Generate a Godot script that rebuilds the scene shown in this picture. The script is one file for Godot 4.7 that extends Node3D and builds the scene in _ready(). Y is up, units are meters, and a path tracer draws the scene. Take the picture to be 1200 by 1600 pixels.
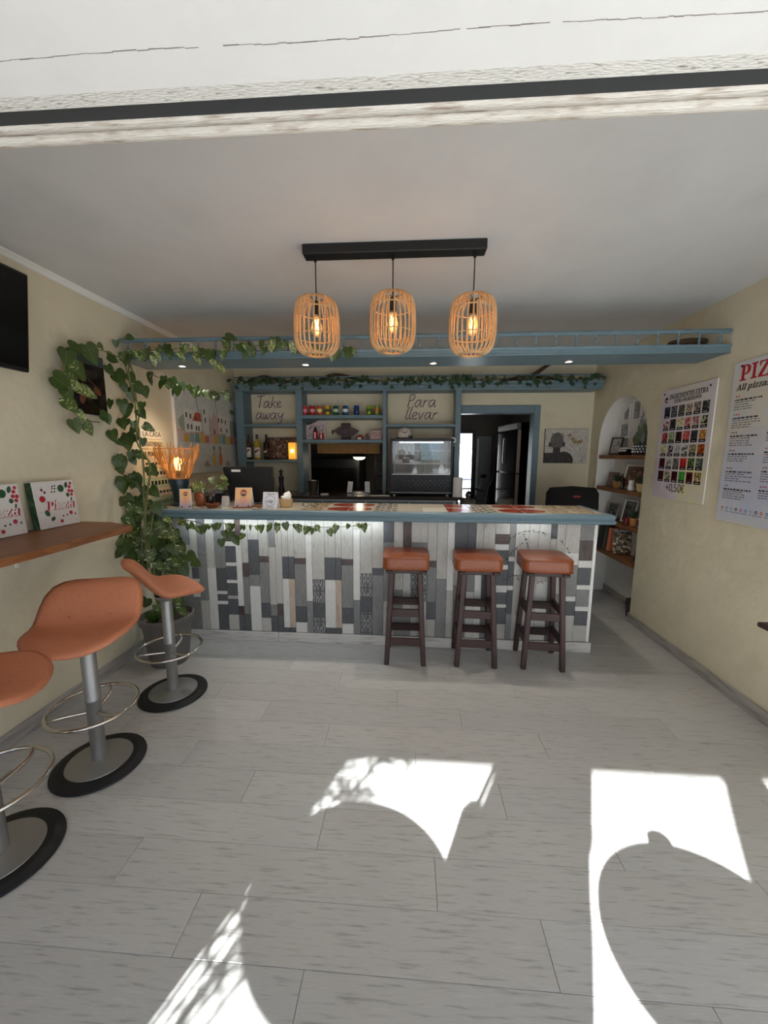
extends Node3D
# A takeaway pizza bar seen from its terrace. Metres, y up, the room runs away along -z.

const XL := -2.191
const XR := 2.169
const H := 2.686
const ZB := -4.85        # face of the back wall
const BAR_Z := -3.086    # front panel of the bar
const BAR_Y := 1.165     # top of the bar
const LINTEL_Y := 2.3
const EYE := Vector3(0, 1.6, 0)
const CAM := [[0.9978358, 0.00368727, -0.06565155], [-0.01316488, 0.98941387, -0.14452292], [0.06442366, 0.14507444, 0.98732112]]

var M := {}
var used := {}
var rng := RandomNumberGenerator.new()


# ---------------------------------------------------------------- mesh building
class MB:
	var v := PackedVector3Array()
	var n := PackedVector3Array()
	var t := PackedVector2Array()
	var c := PackedColorArray()
	var i := PackedInt32Array()
	var off := Vector2.ZERO

	func vert(p: Vector3, nn: Vector3, uv: Vector2) -> int:
		v.append(p); n.append(nn); t.append(uv)
		return v.size() - 1

	func face(a: Vector3, b: Vector3, d: Vector3, ua := Vector2.ZERO, ub := Vector2.ZERO, ud := Vector2.ZERO) -> void:
		var nn := (b - a).cross(d - a).normalized()
		var k := vert(a, nn, ua)
		vert(b, nn, ub); vert(d, nn, ud)
		i.append_array([k, k + 2, k + 1])

	func quad(a: Vector3, b: Vector3, d: Vector3, e: Vector3, uv := [Vector2(0, 1), Vector2(1, 1), Vector2(1, 0), Vector2(0, 0)]) -> void:
		var nn := (d - a).cross(e - b).normalized()
		var k := vert(a, nn, uv[0])
		vert(b, nn, uv[1]); vert(d, nn, uv[2]); vert(e, nn, uv[3])
		i.append_array([k, k + 2, k + 1, k, k + 3, k + 2])

	# a chamfered box; uv in metres, u along the longer side of each face
	func box(at: Vector3, s: Vector3, bev := 0.0, b := Basis()) -> void:
		var h := s * 0.5
		var g := minf(bev, minf(h.x, minf(h.y, h.z)) * 0.9)
		for ax in 3:
			var a1 := (ax + 1) % 3
			var a2 := (ax + 2) % 3
			for sg in [-1.0, 1.0]:
				var q := []
				var uv := []
				for k in [[-1, -1], [1, -1], [1, 1], [-1, 1]]:
					var p := Vector3.ZERO
					p[ax] = h[ax] * sg
					p[a1] = (h[a1] - g) * k[0] * sg
					p[a2] = (h[a2] - g) * k[1]
					uv.append((Vector2(p[a1], p[a2]) if s[a1] >= s[a2] else Vector2(p[a2], p[a1])) + off)
					q.append(at + b * p)
				quad(q[0], q[1], q[2], q[3], uv)
		if g <= 0.0:
			return
		for ax in 3:
			var a1 := (ax + 1) % 3
			var a2 := (ax + 2) % 3
			for s1 in [-1.0, 1.0]:
				for s2 in [-1.0, 1.0]:
					var q := []
					for k in [[-1, 0], [1, 0], [1, 1], [-1, 1]]:
						var p := Vector3.ZERO
						p[ax] = (h[ax] - g) * k[0]
						p[a1] = s1 * (h[a1] - (g if k[1] == 1 else 0.0))
						p[a2] = s2 * (h[a2] - (0.0 if k[1] == 1 else g))
						q.append(at + b * p)
					var uvs := [Vector2(-h[ax], 0) + off, Vector2(h[ax], 0) + off, Vector2(h[ax], g) + off, Vector2(-h[ax], g) + off]
					if s1 * s2 > 0:
						quad(q[3], q[2], q[1], q[0], [uvs[3], uvs[2], uvs[1], uvs[0]])
					else:
						quad(q[0], q[1], q[2], q[3], uvs)
		for sx in [-1.0, 1.0]:
			for sy in [-1.0, 1.0]:
				for sz in [-1.0, 1.0]:
					var p0 := at + b * Vector3(sx * h.x, sy * (h.y - g), sz * (h.z - g))
					var p1 := at + b * Vector3(sx * (h.x - g), sy * h.y, sz * (h.z - g))
					var p2 := at + b * Vector3(sx * (h.x - g), sy * (h.y - g), sz * h.z)
					if sx * sy * sz > 0:
						face(p0, p1, p2, off, off, off)
					else:
						face(p0, p2, p1, off, off, off)

	# smooth sheet through rows of points; outside is on the left of row direction x column direction
	func sheet(rows: Array, loop := false) -> void:
		var nr := rows.size()
		var nc: int = rows[0].size()
		var base := v.size()
		for r in nr:
			for k in nc:
				var u0: Vector3 = rows[r][(k - 1 + nc) % nc] if loop or k > 0 else rows[r][k]
				var u1: Vector3 = rows[r][(k + 1) % nc] if loop or k < nc - 1 else rows[r][k]
				var w0: Vector3 = rows[maxi(r - 1, 0)][k]
				var w1: Vector3 = rows[mini(r + 1, nr - 1)][k]
				var nn := (u1 - u0).cross(w1 - w0)
				if nn.length() < 1e-10 and r == 0:
					nn = (rows[1][(k + 1) % nc] - rows[1][k]).cross(rows[1][k] - rows[0][k])
				elif nn.length() < 1e-10:
					nn = (rows[r - 1][(k + 1) % nc] - rows[r - 1][k]).cross(rows[r][k] - rows[r - 1][k])
				vert(rows[r][k], nn.normalized(), Vector2(float(k) / (nc - (0 if loop else 1)), float(r) / (nr - 1)))
		for r in nr - 1:
			for k in (nc if loop else nc - 1):
				var a := base + r * nc + k
				var b := base + r * nc + (k + 1) % nc
				i.append_array([a, b + nc, b, a, a + nc, b + nc])

	func tube(pts: Array, rad: Variant, sides := 8, caps := true, closed := false, flat := 1.0) -> void:
		var nn := pts.size()
		var base := v.size()
		var tn: Vector3 = (pts[1] - pts[0]).normalized()
		if closed:
			tn = (pts[1] - pts[nn - 1]).normalized()
		var up := Vector3.UP if absf(tn.y) < 0.9 else Vector3.RIGHT
		var sd := tn.cross(up).normalized()
		var count := nn + 1 if closed else nn
		var run := 0.0
		for kk in count:
			var k := kk % nn
			var p: Vector3 = pts[k]
			var nx: Vector3 = pts[(k + 1) % nn] if closed or k < nn - 1 else p
			var pv: Vector3 = pts[(k - 1 + nn) % nn] if closed or k > 0 else p
			var tt := (nx - pv).normalized()
			sd = (sd - tt * sd.dot(tt)).normalized()
			var bt := tt.cross(sd)
			var r: float = rad[k] if rad is Array else rad
			if kk > 0:
				run += p.distance_to(pts[(kk - 1) % nn])
			for s in sides + 1:
				var an := TAU * s / sides
				var dr := sd * cos(an) + bt * sin(an) * flat
				vert(p + dr * r, dr.normalized(), Vector2(run, r * an) + off)
		for k in count - 1:
			for s in sides:
				var a := base + k * (sides + 1) + s
				var b := a + sides + 1
				i.append_array([a, b + 1, a + 1, a, b, b + 1])
		if caps and not closed:
			for e in [0, count - 1]:
				var dn: Vector3 = (pts[0] - pts[1]).normalized() if e == 0 else (pts[nn - 1] - pts[nn - 2]).normalized()
				var ci := vert(pts[0] if e == 0 else pts[nn - 1], dn, Vector2.ZERO)
				for s in sides:
					var k0 := vert(v[base + e * (sides + 1) + s], dn, Vector2.ZERO)
					var k1 := vert(v[base + e * (sides + 1) + s + 1], dn, Vector2.ZERO)
					if e == 0:
						i.append_array([ci, k0, k1])
					else:
						i.append_array([ci, k1, k0])

	# profile: (radius, height) from bottom to top, outside to the right of the way up
	func lathe(prof: Array, sides := 24, xf := Transform3D(), squash := 1.0) -> void:
		var np := prof.size()
		var nor := []
		for k in np - 1:
			var d: Vector2 = prof[k + 1] - prof[k]
			nor.append(Vector2(d.y, -d.x).normalized())
		var along := 0.0
		for k in np - 1:
			var n0: Vector2 = nor[k]
			var n1: Vector2 = nor[k]
			if k > 0 and nor[k - 1].dot(nor[k]) > 0.72:
				n0 = (nor[k - 1] + nor[k]).normalized()
			if k < np - 2 and nor[k + 1].dot(nor[k]) > 0.72:
				n1 = (nor[k + 1] + nor[k]).normalized()
			var base := v.size()
			var seg: float = prof[k].distance_to(prof[k + 1])
			for s in sides + 1:
				var an := TAU * s / sides
				var cs := cos(an)
				var sn := sin(an) * squash
				vert(xf * Vector3(prof[k].x * cs, prof[k].y, prof[k].x * sn), (xf.basis * Vector3(n0.x * cs, n0.y, n0.x * sn)).normalized(), Vector2(float(s) / sides, along))
				vert(xf * Vector3(prof[k + 1].x * cs, prof[k + 1].y, prof[k + 1].x * sn), (xf.basis * Vector3(n1.x * cs, n1.y, n1.x * sn)).normalized(), Vector2(float(s) / sides, along + seg))
			along += seg
			for s in sides:
				var a := base + s * 2
				i.append_array([a, a + 3, a + 1, a, a + 2, a + 3])

	# polygon in xy, pushed from z = 0 to z = depth
	func prism(poly: PackedVector2Array, depth: float, xf := Transform3D()) -> void:
		if Geometry2D.is_polygon_clockwise(poly):
			poly = poly.duplicate()
			poly.reverse()
		var tri := Geometry2D.triangulate_polygon(poly)
		for e in [0.0, depth]:
			for k in range(0, tri.size(), 3):
				var a := poly[tri[k]]
				var b := poly[tri[k + 1]]
				var d := poly[tri[k + 2]]
				if (b - a).cross(d - a) < 0:
					var sw := b
					b = d
					d = sw
				var pa := xf * Vector3(a.x, a.y, e)
				var pb := xf * Vector3(b.x, b.y, e)
				var pd := xf * Vector3(d.x, d.y, e)
				if e > 0.0:
					face(pa, pb, pd, a + off, b + off, d + off)
				else:
					face(pa, pd, pb, a + off, d + off, b + off)
		var run := 0.0
		for k in poly.size():
			var a := poly[k]
			var b := poly[(k + 1) % poly.size()]
			var l := a.distance_to(b)
			quad(xf * Vector3(a.x, a.y, 0), xf * Vector3(b.x, b.y, 0), xf * Vector3(b.x, b.y, depth), xf * Vector3(a.x, a.y, depth), [Vector2(run, 0), Vector2(run + l, 0), Vector2(run + l, depth), Vector2(run, depth)])
			run += l

	func ball(at: Vector3, r: Vector3, sides := 12, rings := 8) -> void:
		var rows := []
		for k in rings + 1:
			var la := -PI / 2 + PI * k / rings
			var row := []
			for s in sides:
				var an := -TAU * s / sides
				row.append(at + Vector3(cos(la) * cos(an) * r.x, sin(la) * r.y, cos(la) * sin(an) * r.z))
			rows.append(row)
		var base := v.size()
		sheet(rows, true)
		for k in range(base, v.size()):
			n[k] = ((v[k] - at) / (r * r)).normalized()

	func mesh() -> ArrayMesh:
		var a := []
		a.resize(Mesh.ARRAY_MAX)
		a[Mesh.ARRAY_VERTEX] = v
		a[Mesh.ARRAY_NORMAL] = n
		a[Mesh.ARRAY_TEX_UV] = t
		if c.size() == v.size() and c.size() > 0:
			a[Mesh.ARRAY_COLOR] = c
		a[Mesh.ARRAY_INDEX] = i
		var m := ArrayMesh.new()
		m.add_surface_from_arrays(Mesh.PRIMITIVE_TRIANGLES, a)
		return m


# ---------------------------------------------------------------- scene building
func numbered(called: String) -> String:
	used[called] = used.get(called, -1) + 1
	return called if used[called] == 0 else "%s_%03d" % [called, used[called]]

func tag(o: Node, label := "", category := "", group := "", kind := "") -> Node:
	if label: o.set_meta("label", label)
	if category: o.set_meta("category", category)
	if group: o.set_meta("group", group)
	if kind: o.set_meta("kind", kind)
	return o

func thing(called: String, label: String, category: String, at := Vector3.ZERO, turn := 0.0, group := "") -> Node3D:
	var o := Node3D.new()
	o.name = numbered(called)
	add_child(o)
	o.position = at
	o.rotation.y = turn
	return tag(o, label, category, group)

func put(called: String, mesh: Variant, material: Material, parent: Node, at := Vector3.ZERO, basis := Basis()) -> MeshInstance3D:
	var o := MeshInstance3D.new()
	o.name = called
	o.mesh = mesh.mesh() if mesh is MB else mesh
	o.material_override = material
	o.transform = Transform3D(basis, at)
	parent.add_child(o, true)
	return o

func single(called: String, mb: MB, material: Material, label: String, category: String, at := Vector3.ZERO, basis := Basis(), group := "") -> MeshInstance3D:
	var o := put(numbered(called), mb, material, self, at, basis)
	tag(o, label, category, group)
	return o

func struct(called: String, mb: MB, material: Material, at := Vector3.ZERO) -> MeshInstance3D:
	var o := put(called, mb, material, self, at)
	o.set_meta("kind", "structure")
	return o

func twin(root: Node3D, label: String, at: Vector3, turn := 0.0) -> Node3D:
	var nm := String(root.name)
	var c: Node3D = root.duplicate()
	c.name = numbered(nm)
	add_child(c)
	c.position = at
	c.rotation.y = turn
	c.set_meta("label", label)
	return c

func B1(at: Vector3, s: Vector3, bev := 0.0, b := Basis()) -> MB:
	var m := MB.new()
	m.box(at, s, bev, b)
	return m

# box by its low and high corners
func BX(lo: Vector3, hi: Vector3, bev := 0.0) -> MB:
	return B1((lo + hi) * 0.5, hi - lo, bev)

# direction of a pixel of the 1200 x 1600 frame, cut with the plane axis = value
func px(u: float, w: float, ax: int, val: float) -> Vector3:
	var d := Vector3((u - 600.0) / 602.0, -(w - 800.0) / 602.0, -1.0)
	var r := Vector3.ZERO
	for k in 3:
		r += Vector3(CAM[k][0], CAM[k][1], CAM[k][2]) * d[k]
	return EYE + r * ((val - EYE[ax]) / r[ax])

func smooth_path(pts: Array, per := 6) -> Array:
	var cv := []
	for k in pts.size() - 1:
		var p0: Vector3 = pts[maxi(k - 1, 0)]
		var p1: Vector3 = pts[k]
		var p2: Vector3 = pts[k + 1]
		var p3: Vector3 = pts[mini(k + 2, pts.size() - 1)]
		for s in per:
			cv.append(p1.cubic_interpolate(p2, p0, p3, float(s) / per))
	cv.append(pts[pts.size() - 1])
	return cv

const ON_RIGHT := Basis(Vector3(0, 0, 1), Vector3(0, 1, 0), Vector3(-1, 0, 0))
const ON_LEFT := Basis(Vector3(0, 0, -1), Vector3(0, 1, 0), Vector3(1, 0, 0))

func words(parent: Node, s: String, at: Vector3, size: float, m: Material, style := "sans", left := false, width := 0.0, basis := Basis()) -> MeshInstance3D:
	var f := SystemFont.new()
	f.font_names = PackedStringArray(["Droid Serif" if style.contains("serif") else "Droid Sans"])
	f.font_weight = 700 if style.contains("bold") else 400
	var tm := TextMesh.new()
	tm.font = f
	tm.font_size = 32
	tm.pixel_size = size / 32.0
	tm.depth = 0.0012
	tm.curve_step = 2.0
	tm.text = s
	tm.horizontal_alignment = HORIZONTAL_ALIGNMENT_LEFT if left else HORIZONTAL_ALIGNMENT_CENTER
	var b := basis
	if style.contains("italic"):
		b = b * Basis(Vector3(1, 0, 0), Vector3(0.22, 1, 0), Vector3(0, 0, 1))
	if width > 0.0:
		var w := tm.get_aabb().size.x
		if w > 0.0:
			b = b * Basis(Vector3(width / w, 0, 0), Vector3(0, 1, 0), Vector3(0, 0, 1))
	return put("lettering", tm, m, parent, at, b)


# ---------------------------------------------------------------- pictures that are print
func pic(w: int, h: int, c: Color) -> Image:
	var im := Image.create_empty(w, h, false, Image.FORMAT_RGB8)
	im.fill(c)
	return im

func pic_circle(im: Image, cx: float, cy: float, rx: float, ry: float, c: Color, tilt := 0.0) -> void:
	var r := maxf(rx, ry)
	for y in range(maxi(0, int(cy - r)), mini(im.get_height(), int(cy + r) + 1)):
		for x in range(maxi(0, int(cx - r)), mini(im.get_width(), int(cx + r) + 1)):
			var d := Vector2(x - cx, y - cy).rotated(-tilt)
			if (d.x / rx) ** 2 + (d.y / ry) ** 2 <= 1.0:
				im.set_pixel(x, y, c)

func pic_line(im: Image, a: Vector2, b: Vector2, w: float, c: Color) -> void:
	var n := int(a.distance_to(b)) + 1
	for k in n + 1:
		var p := a.lerp(b, float(k) / n)
		im.fill_rect(Rect2i(int(p.x - w / 2), int(p.y - w / 2), maxi(1, int(w)), maxi(1, int(w))), c)

func pic_poly(im: Image, pts: Array, c: Color) -> void:
	var poly := PackedVector2Array(pts)
	var r := Rect2(poly[0], Vector2.ZERO)
	for p in poly:
		r = r.expand(p)
	for y in range(maxi(0, int(r.position.y)), mini(im.get_height(), int(r.end.y) + 1)):
		for x in range(maxi(0, int(r.position.x)), mini(im.get_width(), int(r.end.x) + 1)):
			if Geometry2D.is_point_in_polygon(Vector2(x + 0.5, y + 0.5), poly):
				im.set_pixel(x, y, c)

func pic_speck(im: Image, r: Rect2i, cols: Array, n: int, size: int) -> void:
	for k in n:
		var s := rng.randi_range(1, size)
		var x := rng.randi_range(r.position.x, maxi(r.position.x, r.end.x - s))
		var y := rng.randi_range(r.position.y, maxi(r.position.y, r.end.y - s))
		im.fill_rect(Rect2i(x, y, s, rng.randi_range(1, size)).intersection(r), cols[rng.randi() % cols.size()])

func print_mat(im: Image, rough := 0.6, spec := 0.5) -> StandardMaterial3D:
	var m := StandardMaterial3D.new()
	m.albedo_texture = ImageTexture.create_from_image(im)
	m.roughness = rough
	m.metallic_specular = spec
	m.texture_repeat = false
	return m

# a flat printed card facing +z, its picture on the front and plain edges
func card(parent: Node, called: String, w: float, h: float, thick: float, im: Image, edge: Material, at := Vector3.ZERO, basis := Basis(), rough := 0.6) -> MeshInstance3D:
	var o := put(called, B1(Vector3(0, 0, -thick * 0.5), Vector3(w, h, thick), minf(0.002, thick * 0.3)), edge, parent, at, basis)
	var f := MB.new()
	var e := 0.0006
	f.quad(Vector3(-w / 2 + 0.002, -h / 2 + 0.002, e), Vector3(w / 2 - 0.002, -h / 2 + 0.002, e), Vector3(w / 2 - 0.002, h / 2 - 0.002, e), Vector3(-w / 2 + 0.002, h / 2 - 0.002, e))
	put("print", f, print_mat(im, rough), o)
	return o


# ---------------------------------------------------------------- materials
func plain(c: Color, rough := 0.6, metal := 0.0, spec := 0.5) -> StandardMaterial3D:
	var m := StandardMaterial3D.new()
	m.albedo_color = c
	m.roughness = rough
	m.metallic = metal
	m.metallic_specular = spec
	return m

func noise_tex(cols: Array, freq: float, seed_: int, size := 512, oct := 5, warp := 0.0, type := FastNoiseLite.TYPE_SIMPLEX_SMOOTH, stops: Array = []) -> NoiseTexture2D:
	var f := FastNoiseLite.new()
	f.seed = seed_
	f.noise_type = type
	f.frequency = freq
	f.fractal_octaves = oct
	f.fractal_gain = 0.55
	if warp > 0.0:
		f.domain_warp_enabled = true
		f.domain_warp_amplitude = warp
		f.domain_warp_frequency = freq * 0.7
	var g := Gradient.new()
	g.offsets = PackedFloat32Array(stops if stops else range(cols.size()).map(func(k): return float(k) / (cols.size() - 1)))
	g.colors = PackedColorArray(cols)
	var t := NoiseTexture2D.new()
	t.width = size
	t.height = size
	t.seamless = true
	t.noise = f
	t.color_ramp = g
	return t

func bump_tex(freq: float, seed_: int, oct := 4) -> NoiseTexture2D:
	return noise_tex([Color.BLACK, Color.WHITE], freq, seed_, 512, oct)

# colour noise laid on by world or own axes
func rough_mat(cols: Array, freq: float, seed_: int, scale: Vector3, rough := 0.8, bump := 0.0, bump_freq := 0.05, world := true, warp := 0.0, stops: Array = []) -> StandardMaterial3D:
	var m := StandardMaterial3D.new()
	m.albedo_texture = noise_tex(cols, freq, seed_, 512, 5, warp, FastNoiseLite.TYPE_SIMPLEX_SMOOTH, stops)
	m.roughness = rough
	m.uv1_triplanar = true
	m.uv1_world_triplanar = world
	m.uv1_scale = scale
	if bump > 0.0:
		m.heightmap_enabled = true
		m.heightmap_scale = bump
		m.heightmap_texture = bump_tex(bump_freq, seed_ + 7)
	return m

# wood: grain runs along u
func wood(cols: Array, seed_: int, scale := Vector3(0.6, 5, 1), rough := 0.55, warp := 14.0, stops: Array = [], freq := 0.012) -> StandardMaterial3D:
	var m := StandardMaterial3D.new()
	m.albedo_texture = noise_tex(cols, freq, seed_, 512, 6, warp, FastNoiseLite.TYPE_SIMPLEX_SMOOTH, stops)
	m.roughness = rough
	m.uv1_scale = scale
	return m

func glow(c: Color, energy: float) -> StandardMaterial3D:
	var m := plain(c, 0.5)
	m.emission_enabled = true
	m.emission = c
	m.emission_energy_multiplier = energy
	return m

func glass(tint: Color, alpha := 0.08, rough := 0.02) -> StandardMaterial3D:
	var m := plain(Color(tint, alpha), rough)
	m.transparency = BaseMaterial3D.TRANSPARENCY_ALPHA
	return m

func C(r: int, g: int, b: int) -> Color:
	return Color8(r, g, b)


# ---------------------------------------------------------------- the scene
func _ready() -> void:
	rng.seed = 20
	# camera: the photograph's lens and stance
	var cam := Camera3D.new()
	cam.name = "camera"
	cam.fov = rad_to_deg(2.0 * atan(800.0 / 602.0))
	cam.near = 0.02
	cam.far = 300.0
	cam.transform = Transform3D(Basis(Vector3(CAM[0][0], CAM[0][1], CAM[0][2]), Vector3(CAM[1][0], CAM[1][1], CAM[1][2]), Vector3(CAM[2][0], CAM[2][1], CAM[2][2])), EYE)
	add_child(cam)
	cam.current = true
	# sky and exposure
	var env := Environment.new()
	var sky := Sky.new()
	var sm := ProceduralSkyMaterial.new()
	sm.sky_top_color = C(138, 164, 204)
	sm.sky_horizon_color = C(214, 220, 228)
	sm.sky_curve = 0.14
	sm.ground_bottom_color = C(150, 145, 138)
	sm.ground_horizon_color = C(190, 190, 188)
	sm.sun_angle_max = 1.0
	sm.energy_multiplier = 3.4
	sky.sky_material = sm
	env.background_mode = Environment.BG_SKY
	env.sky = sky
	env.tonemap_mode = Environment.TONE_MAPPER_LINEAR
	env.tonemap_exposure = 0.7
	env.sdfgi_enabled = true
	env.ssao_enabled = true
	env.ssil_enabled = true
	var we := WorldEnvironment.new()
	we.name = "surroundings"
	we.environment = env
	add_child(we)
	# the winter sun, 30 degrees high, behind the photographer's left shoulder
	var sun := DirectionalLight3D.new()
	sun.name = "sun"
	sun.light_color = Color(0.97, 0.99, 1.0)
	sun.light_energy = 15.0
	sun.light_angular_distance = 0.53
	sun.shadow_enabled = true
	add_child(sun)
	sun.look_at_from_position(Vector3.ZERO, Vector3(0.3317, -0.5, -0.8002), Vector3.UP)

	make_materials()
	build_shell()
	build_bar()
	build_header()
	build_back_unit()
	build_kitchen()
	build_niche()
	build_wooden_stools()
	build_swivel_stools()
	build_pendant()
	build_left_wall()
	build_right_wall()
	build_bar_items()
	build_plants()
	build_terrace()


func make_materials() -> void:
	M.wall = rough_mat([C(206, 195, 166), C(217, 207, 180), C(212, 202, 175), C(224, 215, 189)], 0.006, 3, Vector3(0.5, 0.5, 0.5), 0.75, 0.25, 0.03)
	M.ceiling = rough_mat([C(201, 201, 200), C(209, 209, 208), C(205, 205, 204)], 0.005, 5, Vector3(0.4, 0.4, 0.4), 0.6, 0.12, 0.02)
	M.soffit = rough_mat([C(228, 226, 223), C(236, 234, 231), C(232, 230, 227)], 0.006, 9, Vector3(0.5, 0.5, 0.5), 0.7, 0.1, 0.05)
	M.white = plain(C(232, 230, 225), 0.7)
	M.niche = rough_mat([C(226, 223, 215), C(234, 231, 224)], 0.01, 12, Vector3(1, 1, 1), 0.8, 0.1, 0.05)
	M.slab = plain(C(120, 116, 110), 0.9)
	M.blue = rough_mat([C(94, 116, 126), C(102, 125, 135), C(98, 120, 130)], 0.02, 15, Vector3(1.2, 1.2, 1.2), 0.42, 0.03, 0.1)
	M.black = plain(C(18, 18, 19), 0.45)
	M.black_gloss = plain(C(10, 10, 11), 0.12)
	M.rubber = plain(C(14, 14, 15), 0.6)
	M.steel = plain(C(176, 174, 170), 0.3, 1.0)
	M.satin = plain(C(158, 157, 154), 0.42, 0.75)
	M.chrome = plain(C(205, 200, 192), 0.14, 1.0)
	M.paper = plain(C(236, 233, 228), 0.8)
	M.ink = plain(C(24, 22, 24), 0.7)
	M.red_ink = plain(C(176, 28, 44), 0.6)
	M.maroon = plain(C(92, 22, 34), 0.4)
	M.glass = glass(C(235, 245, 242), 0.06)
	M.orange_leather = rough_mat([C(180, 108, 74), C(196, 123, 88), C(188, 115, 81)], 0.02, 18, Vector3(3, 3, 3), 0.62, 0.03, 0.2, false)
	M.brown_leather = rough_mat([C(112, 56, 28), C(142, 74, 38), C(128, 64, 32)], 0.02, 19, Vector3(3, 3, 3), 0.32, 0.03, 0.15, false)
	M.dark_wood = wood([C(40, 24, 22), C(66, 42, 38), C(52, 32, 29)], 21, Vector3(0.8, 6, 1), 0.5)
	M.slab_wood = wood([C(96, 56, 28), C(142, 90, 50), C(118, 70, 36), C(156, 104, 62)], 22, Vector3(0.5, 2.5, 1), 0.45)
	M.niche_wood = wood([C(92, 56, 34), C(150, 100, 64), C(120, 76, 46)], 23, Vector3(0.7, 5, 1), 0.6)
	M.bark = wood([C(52, 36, 26), C(88, 64, 46), C(66, 46, 32)], 24, Vector3(1, 6, 1), 0.9)
	# floor planks: white-washed grey wood, a few tones
	var fl := [C(145, 142, 138), C(178, 176, 172), C(187, 185, 182), C(182, 180, 176), C(196, 194, 191)]
	var stops := [0.0, 0.3, 0.48, 0.65, 1.0]
	M.plank = []
	for k in 4:
		var m := wood(fl, 31 + k, Vector3(0.55, 6.5, 1), 0.36, 22.0, stops, 0.018)
		m.albedo_color = [Color(1, 1, 1), Color(0.975, 0.975, 0.975), Color(0.99, 0.985, 0.98), Color(0.96, 0.96, 0.96)][k]
		m.heightmap_enabled = true
		m.heightmap_scale = 0.05
		m.heightmap_texture = m.albedo_texture
		M.plank.append(m)
	# bar boards
	M.board = {
		"L": wood([C(120, 116, 110), C(186, 182, 175), C(172, 168, 160), C(200, 196, 190)], 41, Vector3(0.8, 7, 1), 0.55, 20, [0, 0.3, 0.6, 1]),
		"W": wood([C(150, 147, 142), C(212, 210, 205), C(204, 201, 195), C(220, 218, 214)], 42, Vector3(0.8, 6, 1), 0.55, 20, [0, 0.25, 0.6, 1]),
		"G": wood([C(88, 88, 87), C(132, 131, 129), C(118, 117, 115), C(156, 154, 151)], 43, Vector3(0.8, 7, 1), 0.55),
		"D": wood([C(52, 54, 57), C(90, 91, 94), C(74, 76, 79), C(126, 126, 126)], 44, Vector3(1.2, 12, 1), 0.55, 24),
		"B": wood([C(52, 42, 40), C(88, 76, 72), C(74, 62, 58)], 45, Vector3(0.8, 7, 1), 0.55),
		"T": wood([C(150, 130, 112), C(186, 168, 150), C(174, 156, 138)], 46, Vector3(0.8, 6, 1), 0.55),
	}
	var orn := pic(64, 128, C(82, 83, 86))
	for k in 5:
		var cy := 12.0 + 26.0 * k
		for r in [9.0, 5.0]:
			pic_circle(orn, 32, cy, r * 1.7, r, C(176, 174, 170) if r > 6 else C(70, 70, 74))
		for s in [-1, 1]:
			pic_circle(orn, 32 + s * 22, cy + 13, 7, 9, C(160, 158, 154), 0.6 * s)
			pic_circle(orn, 32 + s * 22, cy + 13, 3, 5, C(74, 75, 78), 0.6 * s)
	pic_speck(orn, Rect2i(0, 0, 64, 128), [C(66, 67, 70), C(104, 104, 106), C(150, 148, 146)], 700, 2)
	var om := print_mat(orn, 0.55)
	om.texture_repeat = true
	om.uv1_scale = Vector3(6, 6, 1)
	M.board["O"] = om
	M.skirt = wood([C(150, 142, 136), C(196, 191, 185), C(206, 202, 196), C(186, 168, 156)], 47, Vector3(0.6, 5, 1), 0.5, 20, [0, 0.4, 0.75, 1])
	M.baseboard = wood([C(130, 124, 116), C(166, 160, 152), C(178, 173, 166)], 48, Vector3(0.5, 4, 1), 0.5)
	# leaves
	M.leaf = []
	for k in 3:
		var im := pic(96, 128, [C(58, 76, 32), C(70, 88, 38), C(78, 94, 46)][k])
		pic_speck(im, Rect2i(0, 0, 96, 128), [C(50, 68, 26), C(72, 90, 38), C(62, 80, 33)], 500, 7)
		var streaks: int = [0, 16, 64][k]
		for s in streaks:
			var y0 := rng.randf_range(10, 118)
			var sd := 1.0 if rng.randf() < 0.5 else -1.0
			var ln := rng.randf_range(8, 34)
			pic_line(im, Vector2(48 + sd * rng.randf_range(2, 8), y0), Vector2(48 + sd * (6 + ln), y0 - ln * 0.5), rng.randf_range(1, 5), [C(132, 146, 74), C(176, 182, 118), C(204, 204, 158)][rng.randi() % 3])
		pic_line(im, Vector2(48, 0), Vector2(48, 127), 2, C(96, 122, 66))
		var m := print_mat(im, 0.38)
		m.backlight_enabled = true
		m.backlight = C(34, 50, 12)
		M.leaf.append(m)
	M.stem = plain(C(110, 112, 66), 0.7)
	M.ivy = plain(C(38, 62, 32), 0.6)
	M.ivy.backlight_enabled = true
	M.ivy.backlight = C(24, 40, 14)
	M.twig = plain(C(74, 56, 40), 0.85)


func lamp(parent: Node3D, at: Vector3, c: Color, e: float, size: float) -> OmniLight3D:
	var l := OmniLight3D.new()
	l.name = "glow"
	l.light_color = c
	l.light_energy = e
	l.light_size = size
	l.omni_range = 12.0
	l.omni_attenuation = 2.0
	l.shadow_enabled = true
	parent.add_child(l, true)
	l.position = at
	return l


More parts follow.
